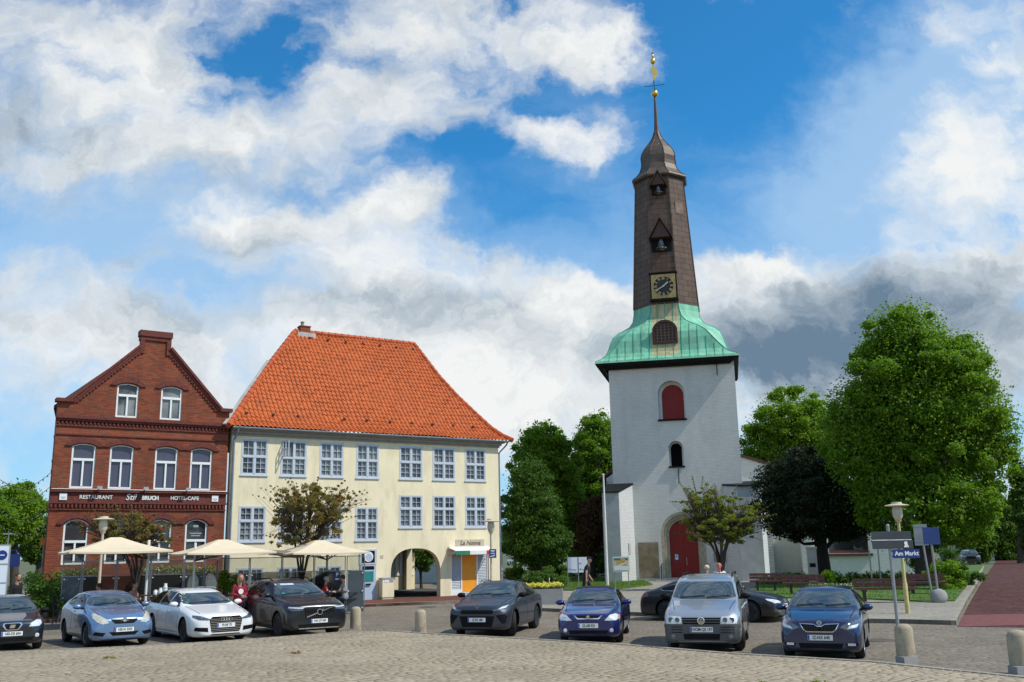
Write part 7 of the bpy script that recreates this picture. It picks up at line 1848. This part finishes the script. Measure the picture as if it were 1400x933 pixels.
Lp = at(1242, 845, 30.6); Lb = Vector((Lp.x, Lp.y, .12)); ztop = at(1225, 690, 30.6).z
lamp('yellow-posted street lamp behind the signpost', Lb, ztop - .12, M['lamp_yellow'])
p = at(142, 709, 35.2); lamp('cream street lamp in front of the brick restaurant behind the first parasol', (p.x, p.y, .12), p.z - .12, M['lamp_cream'])
p = at(671, 712, 40.5); lamp('slim street lamp with a small blue sign at the right end of the cream house', (p.x, p.y, .12), p.z - .12, M['lamp_cream'])
q = at(673, 757, 40.42); sg = empty('shop_sign', (q.x + .02, q.y - .06, q.z), rad(8), 'small dark blue sign with white lettering on the slim street lamp', 'sign')
b = MB(); b.box(-.15, .15, -.01, .01, -.18, .18); b.build('board', M['sign_blue'], sg)
b = MB()
for k, (w_, z) in enumerate(((.20, .12), (.14, .07), (.18, .0))): b.box(-w_ / 2, w_ / 2, -.016, -.0105, z - .012, z + .012)
b.bar((-.10, -.014, -.13), (.09, -.014, -.07), .006, .035); b.build('sign_mark', M['white'], sg)
# boards right of the signpost
bs = gp(1284, 822, .17); zt = at(1280, 722, bs.y).z; zb = at(1280, 744, bs.y).z
s1 = empty('blue_board', (bs.x, bs.y, .15), rad(20), 'plain blue information board on a grey post with a rough stone foot', 'sign')
b = MB(); b.tube([(0, 0, 0), (-.08, 0, zt - .2)], .04, 8); b.build('pole', M['galv'], s1)
b = MB(); b.box(-.45, .30, -.07, -.045, zb - .15, zt - .15); bo = b.build('board', M['sign_blue_faded'], s1)
b = MB(); 
for z in (zb - .16, zt - .15): b.box(-.46, .31, -.072, -.042, z, z + .02)
b.build('board_frame', M['sign_blue'], bo)
b = MB(); b.ell((0, 0, .14), .32, .28, .32, 14, 8); b.v = [(x + .03 * math.sin(9 * z + 5 * y), y, max(z, -.05) + .02 * math.sin(7 * x)) for x, y, z in b.v]; b.build('stone_foot', M['concrete'], s1, smooth=True)
zt2 = at(1260, 717, 37).z; zb2 = at(1260, 746, 37).z; bp_ = Vector((at(1272, 800, 37).x, 37, .15))
s2 = empty('sign_back', bp_, rad(-24), 'grey back of a tall traffic sign on a post beside the blue board', 'sign')
b = MB(); b.tube([(.03, 0, 0), (-.14, 0, zt2 - .2)], .038, 8); b.build('pole', M['galv'], s2)
b = MB(); b.box(-.38, .10, -.06, -.04, zb2 - .15, zt2 - .15); bo = b.build('board', M['sign_back'], s2)
b = MB(); b.box(-.39, .11, -.075, -.062, zt2 - .28, zt2 - .25); b.box(-.39, .11, -.075, -.062, zb2 - .06, zb2 - .03); b.build('clamp_rail', M['galv'], bo)
# two slim posts before the nave wall and a grey pier with a plate
for x0, y0, y1, x1, lab in ((1193, 802, 752, 1188, 'slim dark post before the nave window, left one of two'), (1205, 802, 740, 1199, 'slim dark post before the nave window, right one of two')):
    a = at(x0, y0, 48); e = at(x1, y1, 48); b = MB(); b.tube([(a.x, a.y, .1), (e.x, e.y, e.z)], .035, 7); tag(b.build('post', M['galv']), lab, 'post')
a = at(1113, 797, 51); pier = empty('stone_pier', (a.x, a.y, .1), rad(-15), 'pale square pier with a small dark plate beside the dark spreading tree', 'pier')
b = MB(); b.box(-.24, .24, -.2, .2, 0, 1.95); b.box(-.28, .28, -.24, .24, 1.952, 2.05); b.build('shaft', mat('pinkish_pier', (.38, .33, .31), .9, var=.12), pier)
b = MB(); b.box(-.15, .15, -.215, -.202, 1.02, 1.22); b.build('plate', M['black'], pier)
# notice boards, poster stand, flagpole
a = gp(791, 806, .17); Y = a.y; zt = at(790, 762, Y).z; zb = at(790, 783, Y).z
nbd = empty('notice_board', (a.x - .03, Y, .15), rad(-6), 'white double notice board on thin posts on the lawn', 'notice board')
b = MB(); 
for x in (-.52, .05, .44): b.tube([(x, 0, 0), (x, 0, zt - .15)], .025, 6)
b.build('post', M['galv'], nbd)
for x0, x1 in ((-.50, .02), (.08, .56)):
    b = MB(); b.box(x0, x1, -.06, -.03, zb - .15, zt - .15); pn = b.build('panel', M['paper'], nbd)
    b = MB(); b.box(x0 + .06, x0 + .14, -.068, -.061, zb, zb + .05); b.box(x0 + .2, x1 - .06, -.068, -.061, zb - .03, zb + .02, 1)
    if x0 > 0: b.box(x0 + .03, x0 + .16, -.068, -.061, zt - .5, zt - .45, 1)
    b.build('notice', [M['sign_blue'], M['grey']], pn)
a = gp(850, 803, .17); Y = a.y; zt = at(850, 762, Y).z; zb = at(850, 781, Y).z
pst = empty('poster_stand', (a.x, Y, .15), rad(-8), 'poster stand with a colourful poster before the church buttress', 'poster stand')
b = MB()
for x in (-.36, .40): b.tube([(x, 0, 0), (x, 0, zt - .1)], .03, 6)
b.build('post', M['galv'], pst)
b = MB(); b.box(-.44, .48, -.06, -.02, zb - .2, zt - .12); pf = b.build('frame', M['offwhite'], pst)
b = MB(); b.box(-.37, .41, -.07, -.061, zb - .1, zt - .33); b.build('poster', M['poster'], pf)
b = MB(); b.box(-.37, .41, -.07, -.061, zt - .325, zt - .20); b.build('poster_header', M['teal'], pf)
b = MB(); b.box(-.37, .41, -.074, -.0705, zb - .1, zb + .12); b.bar((-.2, -.075, zb + .10), (.3, -.075, zb + .30), .006, .05); b.build('poster_text', M['white'], pf)
b = MB(); b.ell((.12, -.073, zb + .42), .16, .004, .12, 12, 6); b.ell((-.12, -.073, zb + .33), .12, .004, .09, 12, 6); b.build('poster_picture', mat('poster_gold', (.62, .38, .06), .6, var=.3, vs=9), pf)
a = gp(831, 806, .17); e = at(823, 650, a.y)
b = MB(); b.tube([(0, 0, 0), (0, 0, (e.z) * .5), (0, 0, e.z - .15)], [.075, .065, .04], 10); b.ell((0, 0, e.z - .12), .07, .07, .05, 10, 5)
fp = empty('flagpole', (a.x, a.y, .15), 0, 'tall white flagpole left of the church tower', 'flagpole'); b.build('pole', M['offwhite'], fp, smooth=True)
b = MB(); b.box(-.1, .1, -.1, .1, -.02, .25); b.build('base', M['galv'], fp)
# benches
def bench(label, pos, L, rz):
    r = empty('park_bench', pos, rz, label, 'bench', 'dark slatted benches along the lawn')
    b = MB()
    for k in range(4): b.box(-L / 2, L / 2, -.24 + k * .125, -.13 + k * .125, .42, .50)
    b.build('seat', M['wood_red'], r)
    b = MB()
    for k in range(2): b.box(-L / 2, L / 2, .27 + k * .02, .31 + k * .02, .55 + k * .14, .67 + k * .14)
    b.build('backrest', M['wood_red'], r)
    for s in (-1, 1):
        b = MB(); x = s * (L / 2 - .35); b.bar((x, .22, .40), (x, .33, .80), .05, .04); b.box(x - .05, x + .05, -.16, .20, .0, .42); b.box(x - .09, x + .09, -.22, .26, .36, .418); b.build('leg', M['wood_dark'], r)
    return r
for (x, y, L, lab) in ((1212, 822, 2.2, 'long red-brown bench behind the dark blue hatchback'), (1100, 812, 1.8, 'bench partly hidden by the roof of the dark blue hatchback'), (1048, 808, 1.5, 'bench behind the black fastback near the church buttress'), (1266, 812, 1.7, 'bench behind the yellow lamp post on the lawn')):
    a = gp(x, y, .17); bench(lab, (a.x, a.y, .16), L, rad(-14))
# flower planters
a = gp(728, 827, .12)
fpn = empty('flower_planter', (a.x - .1, a.y + .3, .12), rad(-4), 'rectangular concrete planter full of yellow flowers', 'planter')
b = MB(); b.box(-1.35, 1.35, -.45, .45, 0, .60); b.build('trough', M['concrete'], fpn)
b = MB(); b.box(-1.27, 1.27, -.37, .37, .602, .63); b.build('soil', M['soil'], fpn)
C_ = [(x, random.uniform(-.3, .3), .72 + random.uniform(-.02, .05)) for x in np.linspace(-1.25, 1.25, 34)]
link('flowers', leaf_cloud(C_, [(.13, .14, .10)] * 34, [60] * 34, .075, 71), M['flower_y'], fpn)
link('greenery', leaf_cloud([(c[0], c[1], .65) for c in C_], [(.14, .15, .07)] * 34, [40] * 34, .09, 72), M['leaf_mid'], fpn)
a = at(1135, 806, 40); fp2 = empty('flower_planter', (a.x, a.y, .13), rad(-20), 'low planter with pale flowers behind the roof of the dark blue hatchback', 'planter')
b = MB(); b.box(-.9, .9, -.35, .35, 0, .40); b.build('trough', M['concrete'], fp2)
C_ = [(x, random.uniform(-.25, .25), .48) for x in np.linspace(-.8, .8, 16)]
link('flowers', leaf_cloud(C_, [(.11, .12, .10)] * 16, [22] * 16, .07, 73), M['flower_w'], fp2); link('greenery', leaf_cloud(C_, [(.13, .13, .08)] * 16, [40] * 16, .08, 74), M['leaf_mid'], fp2)
# little bollard lights / litter near the planter: two thin metal posts
for x, y, lab in ((751, 800, 'thin white marker post left on the lawn behind the yellow flowers'), (734, 797, 'thin white marker post near the trunk of the cone-shaped tree')):
    a = at(x, y, 55); b = MB(); b.tube([(a.x, a.y, .1), (a.x, a.y, .85)], .04, 6); tag(b.build('marker_post', M['white']), lab, 'post')
# ---- terrace
SA = gp(80, 851); SB = gp(498, 839); SV = (SB - SA); SLn = SV.length; SD = SV.normalized(); SR = math.atan2(SD.y, SD.x); SNn = Vector((SD.y, -SD.x, 0))
def spt(u, v, z=0): return SA + SD * u - SNn * v + Vector((0, 0, z))
def screen(label, u0, u1, style):
    r = empty('wind_screen', spt((u0 + u1) / 2, 0, 0), SR, label, 'wind screen', 'glass wind screens round the terrace')
    w_ = (u1 - u0) / 2 - .015
    b = MB()
    for x in (-w_, w_): b.box(x - .02, x + .02, -.02, .02, .03, 2.18)
    b.box(-w_ + .021, w_ - .021, -.018, .018, 2.145, 2.18); b.box(-w_ + .021, w_ - .021, -.018, .018, 1.60, 1.635); b.box(-w_ + .021, w_ - .021, -.018, .018, .06, .10)
    b.build('frame', M['zinc'], r)
    b = MB(); b.box(-w_ + .03, w_ - .03, -.004, .004, 1.64, 2.14); b.build('upper_pane', M['clear'], r)
    b = MB(); b.box(-w_ + .03, w_ - .03, -.005, .005, .105, 1.595); b.build('lower_pane', M['grey_panel'] if style == 'solid' else M['smoked'], r)
    b = MB()
    for x in (-w_ + .07, w_ - .07):
        for z in (.22, .85, 1.52): b.box(x - .022, x + .022, -.034, -.006, z - .022, z + .022)
    b.build('clamp', M['white'], r)
    b = MB(); b.box(-.16, .16, -.22, .22, .0, .055); b.box(-.06, .06, -.26, -.22, .01, .05, 1); b.build('foot', [M['black'], M['white']], r)
    return r
uS = [0.0, .72]
n_ = 8; wS = (SLn - .72 * 2) / n_
screen('solid grey wind screen panel at the left end of the terrace', 0, .68, 'solid')
lab = ['glass wind screen next to the left grey panel', 'glass wind screen behind the roof of the light blue hatchback', 'glass wind screen left of the middle grey panel', None, 'glass wind screen behind the woman in crimson', 'glass wind screen behind the bonnet of the off-roader', 'glass wind screen before the seated guest in red', 'glass wind screen next to the right grey panel']
for k in range(n_):
    u0 = .72 + k * wS
    if k == 3:
        screen('solid grey wind screen panel between the hatchback and the white estate', u0, u0 + .72, 'solid'); screen('narrow glass wind screen right of the middle grey panel', u0 + .74, u0 + wS, 'glass')
    else: screen(lab[k], u0, u0 + wS - .02, 'glass')
screen('solid dark wind screen panel at the right end of the terrace by the cash machine', SLn - .70, SLn, 'solid')
# parking sign on the last screen
pkp = spt(SLn - 1.05, -.06, 1.42); pks = empty('parking_sign', pkp, SR, 'small blue parking sign beside the right end panel of the terrace', 'sign')
b = MB(); b.box(-.11, .11, -.012, .0, -.17, .17); b.build('board', M['sign_blue'], pks)
link('lettering', upright(text_mesh('P', .20, .003, bold=.005), -.016, 0, .05), M['white'], pks)
b = MB(); b.box(-.07, .07, -.016, -.0125, -.14, -.08); b.build('notice', M['white'], pks)
# parasols: hipped canvas, ribs, mast, base
def parasol(label, apex_px, Y, s, mast_dx, rz, fold=False):
    a = at(*apex_px, Y); zt = a.z; r = empty('parasol', (a.x, a.y, .0), rz, label, 'parasol', 'beige parasols over the terrace')
    ze = zt - .46; h = s / 2; n = 8; b = MB()
    top_r = .16
    vs = []; fs = []
    rings = []
    for k in range(n + 1):
        f = k / n; hh = top_r + (h - top_r) * f; z = zt - .46 * f - .05 * math.sin(PI * f)
        ring = []
        for e in range(4):
            c0 = [(-1, -1), (1, -1), (1, 1), (-1, 1)][e]; c1 = [(1, -1), (1, 1), (-1, 1), (-1, -1)][e]
            for j in range(6):
                g = j / 6; x = c0[0] + (c1[0] - c0[0]) * g; y = c0[1] + (c1[1] - c0[1]) * g
                ring.append((x * hh, y * hh, z - .035 * math.sin(PI * g) * f))
        rings.append(ring)
    b.loft(rings, cap=False); b.add(rings[0], [tuple(range(24))])
    inner = [[(x * .985, y * .985, z - .02) for x, y, z in rg] for rg in rings]
    b.loft(inner, cap=False)
    o = rings[-1]; i_ = inner[-1]; hem = [(x, y, z - .06) for x, y, z in o]
    b.loft([o, hem], cap=False); b.loft([hem, i_], cap=False)
    b.build('canopy', M['parasol'], r)
    mb = MB(); mx = mast_dx
    mb.lathe([(.045, .08), (.045, zt - .1)], 10, (mx, 0, 0)); mb.build('mast', M['offwhite'], r)
    b = MB()
    for sx, sy in ((-1, -1), (1, -1), (1, 1), (-1, 1), (0, -1), (0, 1), (1, 0), (-1, 0)):
        b.bar((0, 0, zt - .09), (sx * h * .93, sy * h * .93, ze - .05), .025, .03); b.bar((mx, 0, zt - .75), (sx * h * .5, sy * h * .5, zt - .38), .02, .025)
    b.build('rib', M['dark_metal'], r)
    b = MB(); b.box(mx - .4, mx + .4, -.4, .4, 0, .08); b.build('base', M['concrete'], r)
    return r
parasol('left beige parasol in front of the brick restaurant', (158, 735), 33.2, 3.2, 1.1, rad(31))
parasol('middle beige parasol between the brick restaurant and the cream house', (304, 738), 35.4, 3.1, -.95, rad(31))
parasol('right beige parasol beneath the russet hawthorn', (436, 739), 37.6, 3.0, .35, rad(31))
a = at(398, 757, 36.8); b = MB(); b.tube([(-.85, -.1, .08), (-.3, 0, .0), (.3, .1, -.06), (.8, .15, .05)], [.05, .13, .12, .03], 8)
tag(b.build('rolled_side_sheet', M['parasol_under'], None, (a.x, a.y, a.z), rad(25), smooth=True), 'rolled grey-brown rain sheet hanging between the middle and right parasols', 'canvas roll')
# tables and chairs
def cafe_table(pos, rz, label):
    r = empty('cafe_table', pos, rz, label, 'table', 'terrace tables')
    b = MB(); b.box(-.38, .38, -.38, .38, .71, .745); b.build('tabletop', M['wood_dark'], r)
    b = MB(); b.lathe([(.035, .02), (.035, .71)], 8); b.box(-.25, .25, -.03, .03, .0, .03); b.box(-.03, .03, -.25, .25, .0, .03); b.build('leg', M['dark_metal'], r)
    return r
def cafe_chair(pos, rz, label):
    r = empty('cafe_chair', pos, rz, label, 'chair', 'dark woven terrace chairs')
    b = MB(); b.box(-.23, .23, -.22, .24, .42, .47); b.build('seat', M['rattan'], r)
    b = MB(); b.prism([(-.24, .45), (-.20, .45), (-.30, .92), (-.34, .92)], lambda x, z: (x, -.22, z), lambda x, z: (x, .22, z)); b.build('backrest', M['rattan'], r)
    for sx in (-1, 1):
        for sy in (-1, 1):
            b = MB(); b.bar((sx * .2, sy * .19, .42), (sx * .22, sy * .21, 0), .03, .03); b.build('leg', M['dark_metal'], r)
    for s in (-1, 1):
        b = MB(); b.bar((-.26, s * .24, .66), (.2, s * .24, .66), .04, .03); b.bar((.2, s * .24, .65), (.2, s * .22, .44), .03, .03); b.build('armrest', M['rattan'], r)
    return r
TL = ['behind the left grey panel', 'behind the light blue hatchback', 'behind the white estate', 'beneath the middle parasol', 'behind the off-roader', 'beneath the right parasol']
for i, (px_, Y) in enumerate(((118, 33.6), (160, 34.2), (255, 35.2), (310, 35.8), (415, 37.0), (457, 37.6))):
    a = at(px_, 800, Y); rz = SR + .2 * (i % 3)
    cafe_table((a.x, a.y, .12), rz, 'dark terrace table ' + TL[i])
    for j, (dx, dy, rr) in enumerate(((-.72, 0, 0), (.72, 0, PI))):
        if i == 5 and False: continue
        dd = Vector((dx * math.cos(rz) - dy * math.sin(rz), dx * math.sin(rz) + dy * math.cos(rz), 0))
        cafe_chair((a.x + dd.x, a.y + dd.y, .12), rz + rr, ('left' if j == 0 else 'right') + ' of the two dark chairs at the table ' + TL[i])
# pale throws over two chair backs behind the white estate
for x, y, rz, lab in ((263, 791, .2, 'pale fleece throw over a chair back, left one behind the white estate'), (290, 789, -.3, 'pale fleece throw over a chair back, right one behind the white estate')):
    a = at(x, y + 4, 35.1); b = MB(); b.ell((0, 0, 0), .20, .13, .34, 14, 10); b.v = [(xx + .12 * (zz + .3) * rz * 3, yy, zz) for xx, yy, zz in b.v]
    tag(b.build('throw', M['fur'], None, (a.x, a.y, a.z - .1), SR, smooth=True), lab, 'throw')
# serving trolley with white pots
a = at(212, 806, 33.0); tr = empty('serving_trolley', (a.x, a.y, .12), SR, 'dark serving trolley carrying white pots left of the grey panel', 'trolley')
b = MB(); 
for x in (-.45, .45):
    for y in (-.22, .22): b.box(x - .02, x + .02, y - .02, y + .02, .08, .88)
b.build('leg', M['dark_metal'], tr)
for z in (.25, .55, .88):
    b = MB(); b.box(-.48, .48, -.25, .25, z, z + .03); b.build('shelf', M['wood_dark'], tr)
for k, (x, h) in enumerate(((.18, .22), (.33, .36), (.02, .16))):
    b = MB(); b.lathe([(.06, 0), (.075, h * .6), (.05, h * .85), (.055, h), (0, h)], 12)
    q = tr.matrix_basis @ Vector((x, 0, .915)); tag(b.build('white_pot', M['white'], None, (q.x, q.y, a.z * 0 + .12 + .91), 0, smooth=True), 'white pot on the serving trolley, %s' % ['medium one in the middle', 'tallest one at the right', 'smallest one at the left'][k], 'pot', 'white pots on the trolley')
# flower boxes along the brick restaurant's ground floor and a box tree
for u, w_, lab, sd in ((4.35, 1.5, 'flower box with pale flowers under the third ground floor window of the brick restaurant', 81), (5.9, 1.3, 'flower box with pale flowers under the right ground floor window of the brick restaurant', 82), (1.1, 1.4, 'flower box with greenery under the left ground floor window of the brick restaurant', 83)):
    q = RO_ + RDv * u + Vector((RDv.y, -RDv.x, 0)) * .62; r = empty('flower_box', (q.x, q.y, .12), RA, lab, 'flower box')
    b = MB(); b.box(-w_ / 2, w_ / 2, -.22, .22, 0, 1.45); b.build('trough', M['rattan'], r)
    C_ = [(x, random.uniform(-.12, .12), 1.58 + random.uniform(-.05, .1)) for x in np.linspace(-w_ / 2, w_ / 2, 14)]
    link('greenery', leaf_cloud(C_, [(.14, .14, .15)] * 14, [60] * 14, .08, sd), M['leaf_haw'], r)
    link('flowers', leaf_cloud(C_, [(.13, .14, .15)] * 14, [22 if sd != 83 else 5] * 14, .07, sd + 5), M['flower_w'], r)
a = at(312, 800, 36.4); tb = empty('potted_shrub', (a.x, a.y, .12), 0, 'light green potted shrub behind the woman in crimson', 'potted plant')
b = MB(); b.lathe([(.18, 0), (.24, .42), (.20, .42), (.18, .38), (0, .38)], 14); b.build('pot', M['grey_panel'], tb)
C_, R_ = crown_clumps([(0, 0, 1.0, .36, .36, .6)], 14, 84, (.3, .45), .3); link('foliage', leaf_cloud(C_, R_, [130] * 14, .08, 85), M['leaf_bright'], tb)
# dark covered grill / folded parasol heap behind the off-roader
a = at(446, 800, 40.0); cv = empty('covered_heap', (a.x, a.y, .12), FA, 'large dark tarpaulin-covered heap against the cream house behind the seated guests', 'covered heap')
b = MB(); b.ell((0, 0, .55), 1.05, .5, .85, 20, 12); b.v = [(x + .06 * math.sin(5 * z + 3 * y), y + .05 * math.sin(4 * x), max(0, z + .10 * math.sin(3.1 * x + 1.0) + .05 * math.sin(7 * x))) for x, y, z in b.v]
b.build('tarpaulin', mat('dark_tarpaulin', (.018, .018, .019), .45, var=.4, vs=3, bump=.6, bs=6), cv, smooth=True)
# bicycles at the left end
def bicycle(label, pos, rz, frame_m):
    r = empty('bicycle', pos, rz, label, 'bicycle', 'bicycles parked by the left end of the terrace')
    for x in (-.52, .52):
        b = MB(); b.tube([(x + .33 * math.cos(t_), 0, .34 + .33 * math.sin(t_)) for t_ in np.linspace(0, 2 * PI, 25)], .018, 6, cap=False); wh = b.build('wheel', M['tyre'], r)
        b = MB()
        for k in range(10): t_ = PI * k / 10; b.bar((x - .31 * math.cos(t_), 0, .34 - .31 * math.sin(t_)), (x + .31 * math.cos(t_), 0, .34 + .31 * math.sin(t_)), .004, .004)
        b.build('spokes', M['chrome'], wh)
    b = MB()
    for p_, q_ in (((-.52, 0, .34), (-.12, 0, .30)), ((-.52, 0, .34), (-.22, 0, .82)), ((-.12, 0, .30), (-.24, 0, .92)), ((-.12, 0, .30), (.36, 0, .80)), ((-.2, 0, .74), (.34, 0, .86)), ((.52, 0, .34), (.33, 0, 1.0))): b.tube([p_, q_], .017, 6)
    b.build('frame', frame_m, r)
    b = MB(); b.tube([(.22, -.28, 1.04), (.32, -.2, 1.06), (.33, 0, 1.0), (.32, .2, 1.06), (.22, .28, 1.04)], .014, 6); b.build('handlebar', M['chrome'], r)
    b = MB(); b.ell((-.26, 0, .95), .14, .09, .045, 10, 6); b.build('saddle', M['black'], r)
    b = MB(); b.tube([(-.12, -.09, .30), (-.12, .09, .30)], .012, 6); b.box(-.02, .08, .09, .17, .20, .225); b.box(-.26, -.16, -.17, -.09, .38, .405); b.build('pedal', M['black'], r)
    return r
a = gp(70, 848); bicycle('dark bicycle leaning by the left grey panel', (a.x, a.y + .3, 0), rad(80), M['black_iron'])
a = gp(58, 846); bicycle('second bicycle standing left of the dark bicycle', (a.x, a.y + .8, 0), rad(60), M['zinc'])
# left edge: information stele, blue bag, orange board, brown boxes
a = at(4, 800, 30.5); zt = at(4, 745, 30.5).z; st = empty('info_stele', (a.x, a.y, 0), rad(20), 'pale grey parking stele with a round blue sign at the left edge', 'sign')
b = MB(); b.box(-.30, .12, -.08, .08, 0, zt); b.build('casing', M['sign_back'], st)
b = MB(); zz = zt
for z0, z1 in ((zt - .58, zt - .05), (zt - 1.15, zt - .63), (zt - 1.7, zt - 1.2)): b.box(-.27, .09, -.095, -.082, z0, z1)
pn = b.build('panel', M['paper'], st)
b = MB(); b.lathe([(0, -.004), (.15, -.004), (.15, .004), (0, .004)], 20, (-.09, -.10, zt - .32), axis='y'); b.build('round_sign', M['sign_blue'], st)
b = MB(); b.bar((-.15, -.107, zt - .32), (-.02, -.107, zt - .32), .006, .03); b.build('sign_mark', M['white'], st)
a = at(18, 766, 32.5); b = MB(); b.box(-.19, .19, -.1, .1, -.22, .2); b.tube([(-.12, 0, .2), (-.06, 0, .32), (.06, 0, .32), (.12, 0, .2)], .015, 5)
bg_ = b.mesh('bag'); bm = bmesh.new(); bm.from_mesh(bg_); bm.to_mesh(bg_); bm.free()
tag(link('blue_bag', bg_, M['sign_blue_faded'], None, (a.x, a.y, a.z), rad(15)), 'blue bag held up beside the person at the left edge', 'bag')
a = at(60, 741, 40); ob = empty('orange_board', (a.x, a.y, 0), rad(10), 'small orange board on a post beside the brick restaurant', 'sign')
b = MB(); b.box(-.14, .14, -.01, .01, a.z - .14, a.z + .14); b.build('board', mat('orange_board', (.60, .16, .015), .6, var=.25, vs=8), ob); b = MB(); b.tube([(0, .03, 0), (0, .03, a.z + .1)], .025, 6); b.build('post', M['galv'], ob)
a = at(14, 731, 40); lg = empty('tall_lamp', (a.x, a.y, 0), 0, 'thin white lamp post with a flat head left of the brick restaurant', 'street lamp')
b = MB(); b.tube([(-.1, 0, 0), (-.05, 0, a.z)], .03, 6); b.build('post', M['offwhite'], lg); b = MB(); b.box(-.25, .3, -.12, .12, a.z, a.z + .05); b.build('lamp_head', M['offwhite'], lg)
for k in range(2):
    a = at(24 + k * 6, 806, 33 + k * .5); b = MB(); b.box(-.28, .28, -.2, .2, 0, .28); b.box(-.25, .25, -.17, .17, .26, .29, 1)
    tag(b.build('crate', [M['wood_red'], M['soil']], None, (a.x, a.y, .8 + 0 * k), rad(20 * k)), ['reddish brown wooden crate behind the dark hatchback, nearer one', 'reddish brown wooden crate behind the dark hatchback, farther one'][k], 'crate') if False else None
# string lights between the brick restaurant's corner and the trees
for k, (za, pb) in enumerate(((5.75, (-2, 655)), (5.15, (-2, 672)), (4.35, (-2, 694)), (3.7, (-6, 712)))):
    p0 = RO_ + Vector((0, 0, za)); p1 = at(*pb, 36); r = empty('string_lights', (0, 0, 0), 0, ['string of small lights at the left, topmost of four', 'string of small lights at the left, second from the top', 'string of small lights at the left, third from the top', 'string of small lights at the left, lowest of four'][k], 'string lights', 'strings of lights beside the brick restaurant')
    pts = [p0.lerp(p1, f) + Vector((0, 0, -.5 * math.sin(PI * f))) for f in np.linspace(0, 1, 13)]
    b = MB(); b.tube(pts, .012, 4); b.build('cable', M['black'], r)
    for q in pts[1:-1]: b = MB(); b.ell((0, 0, -.05), .028, .028, .04, 7, 5); b.build('bulb', M['bulb'], r, q)
# far red brick house and brown-hedged plot at the right edge of the street
fh = empty('street_house', (at(1392, 770, 120).x + 1.5, 120, 0), rad(-20), 'red brick house at the far right end of the street', 'house')
b = MB(); b.box(-1.5, 8, 0, 8, 0, 3.2); b.build('wall', M['red_far'], fh)
b = MB(); b.prism([(-.3, 3.2), (8.3, 3.2), (4, 6)], lambda y, z: (-1.8, y, z), lambda y, z: (8.3, y, z)); b.build('roof', M['red_far'], fh)
b = MB(); b.box(.5, 1.5, -.03, .05, 1.2, 2.4); w_ = b.build('window', M['white'], fh); b = MB(); b.box(.6, 1.4, -.04, -.031, 1.3, 2.3); b.build('pane', M['glass_dark'], w_)
fh2 = empty('street_house', (at(1322, 765, 118).x, 118, 0), rad(-25), 'house with a red roof glimpsed behind the parked cars down the street', 'house')
b = MB(); b.box(-3, 3, 0, 6, 0, 2.4); b.build('wall', M['white_wall'], fh2); b = MB(); b.prism([(-.3, 2.4), (6.3, 2.4), (3, 5)], lambda y, z: (-3.2, y, z), lambda y, z: (3.2, y, z)); b.build('roof', M['red_far'], fh2)
b = MB(); b.box(-.5, .5, -.03, .05, .0, 2.0); b.build('door', M['wood_dark'], fh2)
gh = empty('back_house', (at(790, 770, 105).x, 105, 0), rad(0), 'pale low house glimpsed between the trees behind the churchyard', 'house')
b = MB(); b.box(-6, 6, 0, 7, 0, 3); b.build('wall', M['white_wall'], gh); b = MB(); b.prism([(-.4, 3), (7.4, 3), (3.5, 6)], lambda y, z: (-6.3, y, z), lambda y, z: (6.3, y, z)); b.build('roof', M['tile_old'], gh)
for x in (-3.5, 0, 3.5):
    b = MB(); b.box(x - .5, x + .5, -.03, .05, 1, 2.2); b.build('window', M['glass_dark'], gh)
# a dead leaf litter patch and weeds on the square
for i, (x, y) in enumerate(((404, 888), (1042, 925), (1117, 922), (150, 891))):
    p = gp(x, y, .3); p = Vector((p.x, p.y, square_z(p.x, p.y)))
    lc = leaf_cloud([(0, 0, .02)], [(.16, .10, .025)], [26], .06, 90 + i)
    tag(link('weed_tuft', lc, M['leaf_haw' if i else 'leaf_russet'], None, p), ['patch of dry brown leaves on the setts in front of the off-roader', 'small green weed between the setts at the bottom, left of two', 'small green weed between the setts at the bottom, right of two', 'tiny weed at the kerb in front of the light blue hatchback'][i], 'weed')
